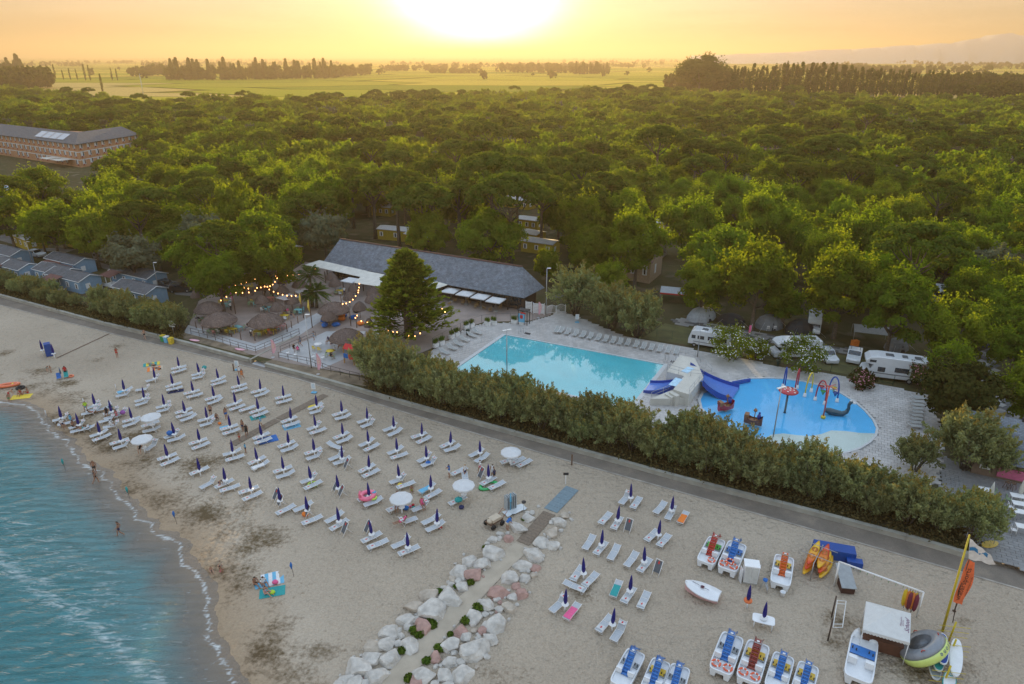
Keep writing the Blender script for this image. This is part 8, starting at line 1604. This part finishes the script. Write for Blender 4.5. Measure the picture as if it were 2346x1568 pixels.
def kayak(loc, rz, L, mat, label, tilt=0.0):
 o = empty('kayak', loc, rz, label, 'kayak', 'stacked kayaks on the rack'); o.rotation_euler = (tilt, 0, rz); n = 13; sec = []
 for i in range(n):
  t = i/(n-1); x = lerp(-L/2, L/2, t); w = .40*math.sin(PI*max(.03, min(.97, t)))**.62; h = .34*math.sin(PI*max(.06, min(.94, t)))**.4; rk = .12*abs(2*t-1)**2.5
  for k in range(8): a = 2*PI*k/8; sec.append((x, w*math.cos(a), .3+rk+h*.5*math.sin(a)))
 MB().add(sec, [(8*i+k, 8*i+(k+1) % 8,8*i+8+(k+1) % 8,8*i+8+k) for i in range(n-1) for k in range(8)]+[tuple(range(7,-1,-1)), tuple(8*(n-1)+k for k in range(8))], 0, True).build('hull', mat, o); mb = MB()
 for x in (-.6,.45): mb.lathe([(.05,.0),(.26,.01),(.27,.03),(.05,.02)], 12, (x, 0,.44), ex=1.3)
 mb.build('seat_well', pmat('kayak_orange_shade', (.5,.16,.03), .5), o)
for st, (r, f) in enumerate((((1350,535),(1515,240)),((1475,590),(1638,255)))):
 a, b_ = P(*a5(*r), .3), P(*a5(*f), .3); m = (a+b_)/2; h = math.atan2((b_-a).y, (b_-a).x)
 for k in range(3): kayak((m.x+.22*(k-1)*(-1 if st else 1)*.6, m.y-.16*(1-k), .42*k), h+(.03*(k-1)), 3.7, (KO2, KO, KO)[k] if st == 0 else (KY, KO, KO2)[k], ['orange and yellow kayak in the stack next to the orange slide boat', 'orange and yellow kayak in the stack next to the blue covered box'][st])
p = P(*a5(1470,470)); o = empty('kayak_rack', p, h, 'steel rack with cross bars holding the kayak stacks', 'rack'); MB().tube([(-1.4,0,0),(-1.4,0,1.9)], .04,5).build('post', STEEL, o); MB().tube([(1.5,0,0),(1.5,0,1.9)], .04,5).build('post', STEEL, o); mb = MB()
for x in (-.2,1.4): mb.tube([(x, -1.3,1.72),(x, 1.3,1.72)], .03,5)
mb.tube([(-1.4,0,1.8),(1.5,0,1.8)], .03,5); mb.build('cross_bar', STEEL, o)
p = P(*a1(1030,690)); o = empty('covered_box', p, R(-17), 'long blue tarpaulin covered box behind the kayaks', 'box'); mb = MB(); mb.box((0,0,.5),(3.6,1.25,1.0), 0,0, None, .96); mb.box((1.6,-.9,.3),(1.3,.7,.6)); mb.build('tarpaulin', pmat('royal_blue_tarp', (.008,.06,.28), .5, bump=.5, bscale=4), o); MB().box((0,0,.03),(3.4,1.1,.06)).build('pallet', WOOD, o)
# white frame with hooks and hanging life vests
A, B = P(*a1(1037,893)), P(*a1(1600,1108)); o = empty('hanging_frame', A, 0, 'white metal frame with hooks and hanging life vests', 'frame'); d = B-A; hh = 2.55; MB().tube([V((0,0,0)), V((0,0, hh))], .07,6).build('post', WHITE, o); MB().tube([d, d+V((0,0, hh))], .07,6).build('post', WHITE, o); MB().tube([V((0,0, hh)), d+V((0,0, hh))], .075,6).build('beam', WHITE, o)
for k in range(8): q = d*(.18+.085*k); MB().tube([q+V((0,0, hh-.08)), q+V((0,0, hh-.32))], .02,4).build('hook', CL['green'], o)
VEST = [pmat('vest_yellow', (.62,.42,.02), .7), pmat('vest_orange', (.6,.18,.03), .7), pmat('vest_maroon', (.16,.02,.04), .7)]
for k in range(7):
 q = A+d*(.82+.02*k)+V((.06*(k % 2), -.12*(k % 3), 0)); v = empty('life_vest', (q.x, q.y, 0), k*.5, 'life vest hanging in the bunch under the white frame', 'life vest', 'life vests under the frame'); MB().tube([(0,0,2.3),(0,.02,2.0),(0,0,1.4),(0,0,.8),(0,0,.55)], [.04,.17,.2,.15,.05], 7).build('vest', VEST[k % 3], v); mb = MB(); mb.tube([(.1,0,.8),(.14,0,.3)], .02,4); mb.tube([(0,0,2.3),(0,0,2.5)], .015,4); mb.build('strap', DARK, v)
p = P(*a1(1110,905)); o = empty('slanted_board_stand', p, R(-8), 'grey slanted board on a brown stand under the white frame', 'stand'); MB().add([(-.6,-.9,.62),(.6,-.9,.62),(.6,1.4,1.3),(-.6,1.4,1.3),(-.6,-.9,.68),(.6,-.9,.68),(.6,1.4,1.36),(-.6,1.4,1.36)], [(4,5,6,7),(0,3,2,1),(0,1,5,4),(1,2,6,5),(3,7,6,2),(0,4,7,3)]).build('board', pmat('grey_board', (.30,.32,.33), .6), o); MB().box((0,-.2,.3),(1.05,1.2,.6)).build('stand', pmat('dark_brown_box', (.07,.03,.02), .8), o)
# posts and ladder
p = P(*a1(1020,1130)); o = empty('ladder_posts', p, 0, 'pair of dark posts with a white ladder between them', 'ladder'); q1, q2 = P(*a1(995,1270))-p, P(*a1(1020,1110))-p
for q in (q1, q2): MB().tube([q, q+V((0,0,2.2))], .06,6).build('post', CHOC, o)
r1_, r2_ = P(*a1(1030,1180), 1.2)-p, P(*a1(1095,1180), 1.2)-p; r3_, r4_ = P(*a1(1060,995), 1.6)-p, P(*a1(1120,1000), 1.6)-p; mb = MB(); mb.tube([r1_, r3_], .035,5); mb.tube([r2_, r4_], .035,5)
for f in (0,.12,.88,1): mb.tube([r1_.lerp(r3_, f), r2_.lerp(r4_, f)], .025,5)
mb.build('ladder', WHITE, o)
# school gazebo
c = [P(*a1(*q), 2.25) for q in ((1235,1195),(1555,1285),(1565,1085),(1255,1000))]; ctr = sum(c, V())/4; o = empty('gazebo', (ctr.x, ctr.y, 0), 0, 'white gazebo tent with purple School lettering', 'gazebo'); b0 = V((ctr.x, ctr.y, 0)); e1 = (c[1]-c[0]+c[2]-c[3])/2; e2 = (c[3]-c[0]+c[2]-c[1])/2; cc = [ctr+(-e1-e2)/2, ctr+(e1-e2)/2, ctr+(e1+e2)/2, ctr+(-e1+e2)/2]; pk = V((0,0,3.15)); q = [p-b0 for p in cc]; GZ = pmat('gazebo_cloth', (.60,.61,.60), .75, var=.05); PURP = pmat('purple_print', (.16,.02,.12), .7)
MB().add(q+[pk], [(0,1,4),(1,2,4),(2,3,4),(3,0,4)]).build('roof_cloth', GZ, o)
for i in range(4):
 a, b_ = q[i], q[(i+1) % 4]; n = 14; mb = MB(); vs = []
 for k in range(n*4+1): f = k/(n*4); p = a.lerp(b_, f)*1.004; vs += [p, p-V((0,0,.22+.07*abs(math.sin(PI*f*n))))]
 mb.add(vs, [(2*k, 2*k+1,2*k+3,2*k+2) for k in range(n*4)]); mb.build('valance', GZ, o)
for p in q: MB().tube([V((p.x, p.y, 0))*.97, V((p.x*.97, p.y*.97,2.25))], .035,5).build('pole', WHITE, o)
mid = (q[1]+q[2])/2; ex = (q[2]-q[1]).normalized(); up = (pk-mid).normalized(); nz = ex.cross(up).normalized()
if nz.z < 0: nz = -nz; ex = -ex
ex = (q[2]-q[1]).normalized(); up = nz.cross(ex)
mb = MB()
for s, f, sz in (('School', .16,.55),('Watersports', .46,.20),('Sail & Fun', .36,.17)):
 pos = mid.lerp(pk, f)+nz*.02-ex*(0 if s == 'School' else .1); M = Matrix((ex, up, nz)).transposed().to_4x4(); M.translation = pos; text_mesh(mb, s, M, sz)
mb.build('lettering', PURP, o)
mb = MB(); m_ = (q[0]+q[1])/2; mb.box((m_.x*.4, m_.y*.4,.5),(2.8,.6,1.0), math.atan2(e1.y, e1.x)); tag(mb.build('wooden_counter', pmat('counter_brown', (.11,.045,.025), .7), None, (ctr.x, ctr.y, 0)), 'brown wooden counter under the gazebo', 'counter')
# towable ring
p = P(*a6(880,1330)); o = empty('towable_inflatable', (p.x, p.y, 1.2), 0, 'big round grey and lime towable inflatable leaning by the gazebo', 'inflatable'); o.rotation_euler = (R(38), R(-30), R(-32)); GI = pmat('inflatable_grey', (.2,.22,.245), .35, coat=.4, var=.1); LI = pmat('inflatable_lime', (.55,.66,.18), .35, coat=.4, var=.06); mb = MB(); prof = [(.9,.52),(1.15,.62),(1.45,.55),(1.66,.34),(1.72,.12)]; mb.lathe([(.02,.30),(.5,.32),(.75,.40),(.9,.52)], 28); mb.lathe(prof, 28); mb.build('ring_top', GI, o); MB().lathe([(1.73,.13),(1.76,-.05),(1.74,-.32),(1.6,-.5),(1.0,-.56),(.02,-.56)], 28).build('ring_side', LI, o); mb = MB(); mb.lathe([(.1,.335),(.42,.345),(.42,.36),(.1,.35)], 20); mb.box((0,.05,.36),(.75,.18,.02)); mb.build('badge', pmat('teal_print', (.02,.24,.26), .5), o)
axs = V((-.52,.42,.74)).normalized(); qt = axs.to_track_quat('Z', 'Y'); o.rotation_euler = qt.to_euler(); dl = qt.inverted() @ V((.80,-.60,0)); a0 = math.atan2(dl.y, dl.x); mb = MB()
for i, ch in enumerate('cyclone'):
 a = a0+R(33)-R(11.5)*i; nr = V((math.cos(a), math.sin(a), 0)); tg = V((math.sin(a), -math.cos(a), 0)); M = Matrix((tg, V((0,0,-1)), nr)).transposed().to_4x4(); M.translation = nr*1.785+V((0,0,-.1)); text_mesh(mb, ch, M, .5)
mb.build('lettering', pmat('deep_blue_print', (.01,.06,.22), .5), o)
for k in range(4): a = k*PI/2+.4; MB().tube([(1.45*math.cos(a-.1), 1.45*math.sin(a-.1), .55),(1.45*math.cos(a), 1.45*math.sin(a), .66),(1.45*math.cos(a+.1), 1.45*math.sin(a+.1), .55)], .04,4).build('handle', BT['red'], o)
# boards on a yellow rack
YP = pmat('yellow_pole_paint', (.52,.40,.02), .5); p = P(*a6(1140,1420)); o = empty('board_rack', p, 0, 'yellow pole rack with cross arms for paddle boards', 'rack')
for q, h in ((a6(1185,1240), 2.0),(a6(1130,1500), 2.0),(a6(1190,1060), 1.9)):
 g = P(*q, .9); g.z = 0; g = g-p; MB().tube([g, g+V((.1,0, h))], .07,6).build('post', YP, o)
 for z in (.5,1.0,1.5): MB().tube([g+V((-1.05,.1, z)), g+V((1.15,-.25, z))], .025,4).build('arm', YP, o)
def board(r, f, conv, z, mt, edge, label, w=.40):
 a, b_ = P(*conv(*r), z), P(*conv(*f), z); m = (a+b_)/2; L = (b_-a).length/2; o = empty('paddle_board', (m.x, m.y, z), math.atan2((b_-a).y, (b_-a).x), label, 'board', 'paddle boards on the yellow rack'); pl = []
 for k in range(26): t = 2*PI*k/26; pl.append((L*math.cos(t), w*math.copysign(abs(math.sin(t))**.75, math.sin(t))))
 MB().prism(pl, -.06,.05).build('rim', edge, o); MB().prism([(x*.95, y*.86) for x, y in pl], .05,.062).build('deck_pad', mt, o); mb = MB(); torus(mb, (L*.62,0,.07), .14,.03); mb.build('emblem', edge, o)
BB = pmat('board_blue', (.006,.05,.34), .4);
board((1105,1375),(1100,1075), a6,1.35, BB, HULL, 'bright blue paddle board with white rim on top of the rack', .42); board((1225,1490),(1240,1130), a6,1.3, HULL, HULL, 'white windsurf board on the pole side of the rack', .42); board((1060,1440),(1070,1170), a6,.85, CL['teal'], HULL, 'teal and white board under the blue one', .42); board((1040,1525),(1010,1250), a6,.45, GREYB, HULL, 'grey white board at the bottom of the rack', .42); board((1150,1640),(1185,1440), a6,.8, HULL, CL['teal'], 'white board with teal rim low on the rack', .42)
# the flag mast
bp_ = P(*a1(1778,1205));
def h_at(base, top):
 u = (top[0]-1173)/FPX; v = (784-top[1])/FPX; d = V((u, cP+v*sP, -sP+v*cP)); t = base.y/d.y; return H+d.z*t, d.x*t
hz_, xt = h_at(bp_, a1(1963,548)); o = empty('flag_mast', bp_, 0, 'tall yellow mast flying a white flag above the boards', 'flag mast'); MB().tube([(0,0,0),(xt-bp_.x, 0, hz_)], [.10,.06], 8).build('pole', YP, o)
def flag(pts, mat, n, name, parent, nz=.12):
 a, b_, c, d = pts; mb = MB(); vs = []
 for j in range(n+1):
  for i in range(n+1): p = a.lerp(b_, i/n).lerp(d.lerp(c, i/n), j/n); vs.append(p+V((0, nz*math.sin(i*1.1+j*.5)*(i/n), .05*math.sin(i*1.7+j))))
 mb.add(vs, [(j*(n+1)+i, j*(n+1)+i+1, (j+1)*(n+1)+i+1, (j+1)*(n+1)+i) for j in range(n) for i in range(n)], 0, True); return mb
def on(px, dy=0.0):
 z, x = h_at(bp_+V((0, dy, 0)), a1(*px)); return V((x-bp_.x, dy, z))
wf = flag((on((1965,572)), on((2110,690), -.3), on((2140,755), -.3), on((1955,712))), None, 8, 'flag', o); FW = pmat('white_flag_cloth', (.62,.6,.58), .7); wf.build('white_flag', FW, o)
mb = MB(); q = [on(k, -.12*i/6-.05) for i, k in enumerate(((1960,640),(1995,640),(2030,668),(2055,660),(2095,700),(2120,735)))]; vs = []
for p in q: vs += [p+V((0,-.06,.14)), p+V((0,-.06,-.16))]
mb.add(vs, [(2*i, 2*i+1,2*i+3,2*i+2) for i in range(len(q)-1)]); mb.build('blue_wave', pmat('flag_blue', (.02,.16,.34), .7), o)
fb = P(*a1(1848,1145)); o = empty('feather_flag', fb, 0, 'bright orange feather flag reading watersports on a dark pole', 'flag'); bp_ = fb
mb = MB(); tp = on((1960,720)); ml = on((1890,930)); mb.tube([V((0,0,0)), ml, tp], .035,5); mb.build('pole', CHOC, o)
ORF = pmat('orange_flag_cloth', (.72,.15,.05), .7);
A_, B_, C_, D_2 = on((1955,718)), on((2005,750), -.1), on((1910,1025), -.1), on((1852,1008))
n = 10; vs = []
for j in range(n+1):
 f = j/n; l = on((lerp(1955,1852, f)-8*math.sin(PI*f), lerp(716,1005, f))); r = on((lerp(2000,1912, f)+24*math.sin(PI*min(1, f*1.1)), lerp(738,1026, f)), -.08)
 for i in range(6): vs.append(l.lerp(r, i/5)+V((0,.05*math.sin(i*1.3+j*.9), 0)))
MB().add(vs, [(j*6+i, j*6+i+1, (j+1)*6+i+1, (j+1)*6+i) for j in range(n) for i in range(5)], 0, True).build('cloth', ORF, o)
t0_, t1_ = on((1876,1005), -.16), on((1968,765), -.16); ex = (t1_-t0_).normalized(); nz = V((0,-1,0)); up = nz.cross(ex).normalized(); M = Matrix((ex, up, nz)).transposed().to_4x4(); M.translation = (t0_+t1_)/2; mb = MB(); text_mesh(mb, 'watersports', M, (t1_-t0_).length*.185); M2 = M.copy(); M2.translation = (on((1925,990), -.16)+on((1990,815), -.16))/2; text_mesh(mb, 'www.watersports.info', M2, (t1_-t0_).length*.062); mb.build('lettering', pmat('black_print', (.012,.01,.01), .7), o)
mb = MB(); q = P(*a1(1858,1070)); mb.tube([(0,0,0),(.05,0,1.6)], .05,6); mb.box((0,0,.05),(.2,.2,.1)); tag(mb.build('short_post', CHOC, None, q), 'short dark post behind the orange flag', 'post')
p = P(*a1(2090,650)); mb = MB(); mb.prism([(.9*math.cos(2*PI*k/16), .4*math.sin(2*PI*k/16)) for k in range(16)], 0,.12); tag(mb.build('surfboard', pmat('board_yellow', (.6,.42,.08), .4), None, (p.x, p.y, .6), .3), 'yellow and red board lying on the wall by the cafe terrace', 'board')
# ================================================================== people in the place
rp = random.Random(9)
def pe(q, conv, pose, rz, label, wearing, z=None, skin=1, hair=0, s=1.0, group=None):
 p = P(*conv(*q), z if z is not None else 0); p.z = (sandz(p.x, p.y) if z is None else z); return person(p, pose, R(rz), label, skin, hair, wearing, s, group)
pe((660,195), z7, 'walk', 150, 'tanned woman in a dark bikini walking out of the shallow water', (('brief', 'black'),('top', 'black')), -.12,1,1); pe((652,130), z7, 'stand', 20, 'tanned bather standing behind the woman in the dark bikini', (('trunks', 'black'),), -.12,1,1)
pe((822,555), z7, 'walk', -60, 'man in dark swim trunks wading and looking down', (('trunks', 'navy'),), -.16,1,0); pe((1442,795), z7, 'floor', 40, 'child sitting in the wet sand digging', (('trunks', 'grey'),), None, 0,1,.65); pe((1510,765), z7, 'squat', -20, 'child in a pale shirt crouching over the sand hole', (('shirt', 'beige'),('trunks', 'grey')), None, 0,1,.72); pe((1508,800), z7, 'squat', 100, 'child in pink crouching at the sand hole', (('brief', 'pink'),), None, 1,0,.68)
pe((1745,885), z7, 'floor', 60, 'person in black sitting beside the picnic towels', (('trunks', 'black'),), None, 1,0); pe((1800,885), z7, 'floor', 50, 'person in a white shirt sitting on the pale blue towel', (('shirt', 'white'),('trunks', 'sky')), None, 1,0); pe((1815,950), z7, 'floor', 70, 'woman with brown hair sitting on the green towel', (('brief', 'lilac'),('top', 'lilac')), None, 0,1)
pe((70,1185), z4, 'bend', 120, 'man with a grey cap bending at the yellow blanket', (('trunks', 'red'),), None, 0,1); pe((65,1210), z4, 'stand', 30, 'child in green shorts standing at the water', (('trunks', 'green'),), None, 1,0,.7); pe((140,1160), z4, 'floor', 10, 'person in red sitting on the yellow blanket', (('brief', 'red'),('top', 'red')), None, 1,0); pe((190,1150), z4, 'floor', -40, 'person in a red cap at the end of the yellow blanket', (('trunks', 'red'),), None, 1,1)
pe((325,1005), z4, 'bend', 60, 'boy in teal shorts bending over a toy in the sand', (('trunks', 'teal'),), None, 0,1,.75); pe((350,1012), z4, 'stand', -30, 'tanned child standing beside the bending boy', (('trunks', 'beige'),), None, 1,1,.7); pe((455,1040), z4, 'stand', 200, 'person with a red backpack beside the folding chairs', (('shirt', 'red'),('trousers', 'black')), None, 1,0)
pe((803,910), z4, 'hold', 60, 'woman in a red swimsuit holding a white hat', (('brief', 'red'),('top', 'red')), None, 1,0); pe((992,785), z4, 'walk', 75, 'man in black trunks jogging along the promenade', (('trunks', 'black'),), .03,0,1); pe((1640,1040), z4, 'stand', 30, 'bather with a white towel near the notice board', (('shirt', 'white'),), None, 1,1); pe((1658,1060), z4, 'walk', -10, 'tanned woman in a bikini walking from the notice board', (('brief', 'orange'),('top', 'orange')), None, 1,0)
pe((1040,960), z4, 'lie', 65, 'sunbather lying on the teal towel', (('trunks', 'teal'),), None, 1,0); pe((1075,985), z4, 'lie', 70, 'tanned sunbather lying on the orange towel', (('brief', 'black'),), None, 1,0)
for q, po, rz, l, w, sk, s in (((1442,1310), 'stand', 0, 'man in dark trunks standing between umbrella rows', (('trunks', 'black'),), 1,1),((1482,1335), 'squat', 40, 'bather crouching beside the orange ball', (('trunks', 'navy'),), 1,.9),((1548,1330), 'stand', 60, 'bather in blue trunks walking through the rows', (('trunks', 'blue'),), 1,1),((1662,1415), 'stand', -30, 'tall man in navy shorts by the walkway', (('trunks', 'navy'),), 1,1),((1688,1450), 'walk', 20, 'woman in black and white at the lower walkway', (('dress', 'black'),), 1,1),((1638,1480), 'walk', 40, 'child beside the couple on the walkway', (('brief', 'red'),), 1,.7),((1785,1390), 'walk', -50, 'person in a pale shirt crossing the walkway', (('shirt', 'sky'),('trunks', 'beige')), 1,1),((590,1270), 'sit', 30, 'man in a lime yellow shirt sitting on a lounger', (('shirt', 'lime'),('trunks', 'sky')), 1,1),((632,1290), 'lounge', -60, 'sunbather in red on a lounger beside the lime shirt', (('brief', 'red'),), 1,1),((735,1310), 'sit', 20, 'woman in a black top sitting among the loungers', (('dress', 'black'),), 1,1),((765,1290), 'sit', 200, 'person in a teal shirt sitting with back turned', (('shirt', 'teal'),('trunks', 'grey')), 1,1),((800,1325), 'sit', -30, 'bather in pink sitting on a lounger', (('brief', 'pink'),('top', 'pink')), 1,1),((430,1390), 'sit', 60, 'person in a white shirt sitting near the water', (('shirt', 'white'),('trunks', 'navy')), 1,1),((490,1360), 'sit', 150, 'person in a pale blue shirt on a lounger by the water', (('shirt', 'sky'),('trunks', 'grey')), 1,1),((505,1400), 'sit', 90, 'tanned bather in black trunks on a lounger by the water', (('trunks', 'black'),), 1,1),((560,1400), 'lounge', -60, 'bather stretched out on a lounger by the water', (('trunks', 'teal'),), 1,1),((610,1390), 'lounge', -55, 'bather in shorts lying on the long lounger', (('trunks', 'sky'),), 1,1),((765,1395), 'sit', 180, 'man in a white shirt sitting on a lounger', (('shirt', 'white'),('trunks', 'white')), 1,1),((965,1555), 'sit', 10, 'person in black under the white parasol near the water', (('dress', 'black'),), 0,1),((1680,1560), 'stand', 90, 'child in sky blue among the loungers', (('shirt', 'sky'),('trunks', 'navy')), 1,.75)):
 pe(q, z4, po, rz, l, w, .12 if po in ('sit', 'lounge') else None, sk, 0, s)
pe((1885,490), a4, 'raise', -70, 'beach attendant in a blue shirt and backpack folding a parasol', (('shirt', 'blue'),('trunks', 'white')), None, 1,0); pe((2062,490), a4, 'stand', 60, 'person in a white cap and striped shirt beside the grey parasol', (('shirt', 'white'),('trunks', 'navy')), None, 1,2); pe((2232,440), a4, 'walk', -60, 'woman in a white and pink top walking towards the promenade', (('shirt', 'white'),('trunks', 'pink')), None, 1,1); pe((1030,155), z8, 'stand', 150, 'woman in a white dress standing behind an umbrella', (('dress', 'white'),), None, 1,1); pe((1042,170), z8, 'stand', 40, 'person in dark clothes beside the woman in white', (('shirt', 'navy'),('trunks', 'black')), None, 1,0,.8)
pe((1580,830), a4, 'sit', 35, 'woman in a pink top sitting up on the pink lounger', (('dress', 'pink'),), .05,1,2); pe((1360,985), a4, 'lounge', 120, 'sunbather on a pink towel on a raised lounger', (('dress', 'pink'),), .42,1,1); pe((1305,690), a4, 'floor', 20, 'child in blue shorts sitting in the dug sand', (('trunks', 'blue'),), None, 1,1,.7); pe((1465,640), a4, 'floor', 10, 'boy in lime shorts sitting beside the sand hole', (('trunks', 'lime'),), None, 1,1,.8); pe((1305,850), a4, 'sit', 0, 'person in lilac on the lounger under the white parasol', (('dress', 'lilac'),), .05,1,1)
pe((520,1112), z7, 'x', 0, '', ()) if False else None
pe((1505,220), z7, 'bend', 60, 'child in dark shorts bending at a lounger', (('trunks', 'navy'),), None, 1,0,.75); pe((1130,515), z8, 'bend', 130, 'attendant in a blue vest bending beside the boulders', (('shirt', 'blue'),('trunks', 'beige')), None, 1,0)
# bar guests
for q, po, rz, l, w, sk in (((605,525), 'walk', 60, 'waiter in a white shirt striding past the turquoise table', (('shirt', 'white'),('trousers', 'black')), 1),((835,820), 'bend', 60, 'waiter in a white shirt leaning over the busy table', (('shirt', 'white'),('trousers', 'black')), 1),((1560,865), 'stand', -60, 'girl in a pale blue skirt standing at the ramp railing', (('trunks', 'sky'),('top', 'sky')), 1),((1405,930), 'walk', -100, 'boy in a grey shirt at the ramp railing', (('shirt', 'grey'),('trunks', 'navy')), 1),((1910,345), 'stand', 20, 'waiter in white near the yellow bar table', (('shirt', 'white'),('trousers', 'navy')), 1),((1695,420), 'stand', 120, 'person in white walking under the palms', (('shirt', 'white'),('trousers', 'beige')), 1)): pe(q, a2, po, rz, l, w, T0+.01, sk, 0,.95)
for i, (q, c) in enumerate((((205,640), 'white'),((245,670), 'black'),((470,710), 'red'),((600,700), 'black'),((655,670), 'red'),((575,735), 'black'),((800,740), 'black'),((880,725), 'beige'),((935,735), 'white'),((1010,800), 'lime'),((1040,800), 'orange'),((1095,760), 'white'),((1130,720), 'grey'),((1185,680), 'white'),((1225,560), 'red'),((1260,565), 'pink'),((1300,600), 'black'),((1330,990), 'black'),((1375,1010), 'pink'),((1725,900), 'navy'),((1765,935), 'beige'),((1800,1010), 'white'),((1755,1085), 'black'),((1870,960), 'red'),((1910,940), 'navy'),((2055,890), 'red'),((1000,350), 'black'),((1075,340), 'red'),((1210,250), 'grey'),((1010,540), 'black'))):
 pe(q, a2, 'sit', rp.uniform(0,360), 'guest in a %s top sitting at a beach bar table' % c, (('shirt', c),('trousers' if i % 3 == 0 else 'trunks', ('navy', 'black', 'grey', 'beige')[i % 4])), T0+.02, i % 2, i % 3,.95, 'guests seated at the beach bar')
# prototypes leave the scene
for L_ in (BROAD, SILV, PINES, TAM):
 for x in L_: park(x[0])
for x in POPL: park(x)
for x in _chairs.values(): park(x)
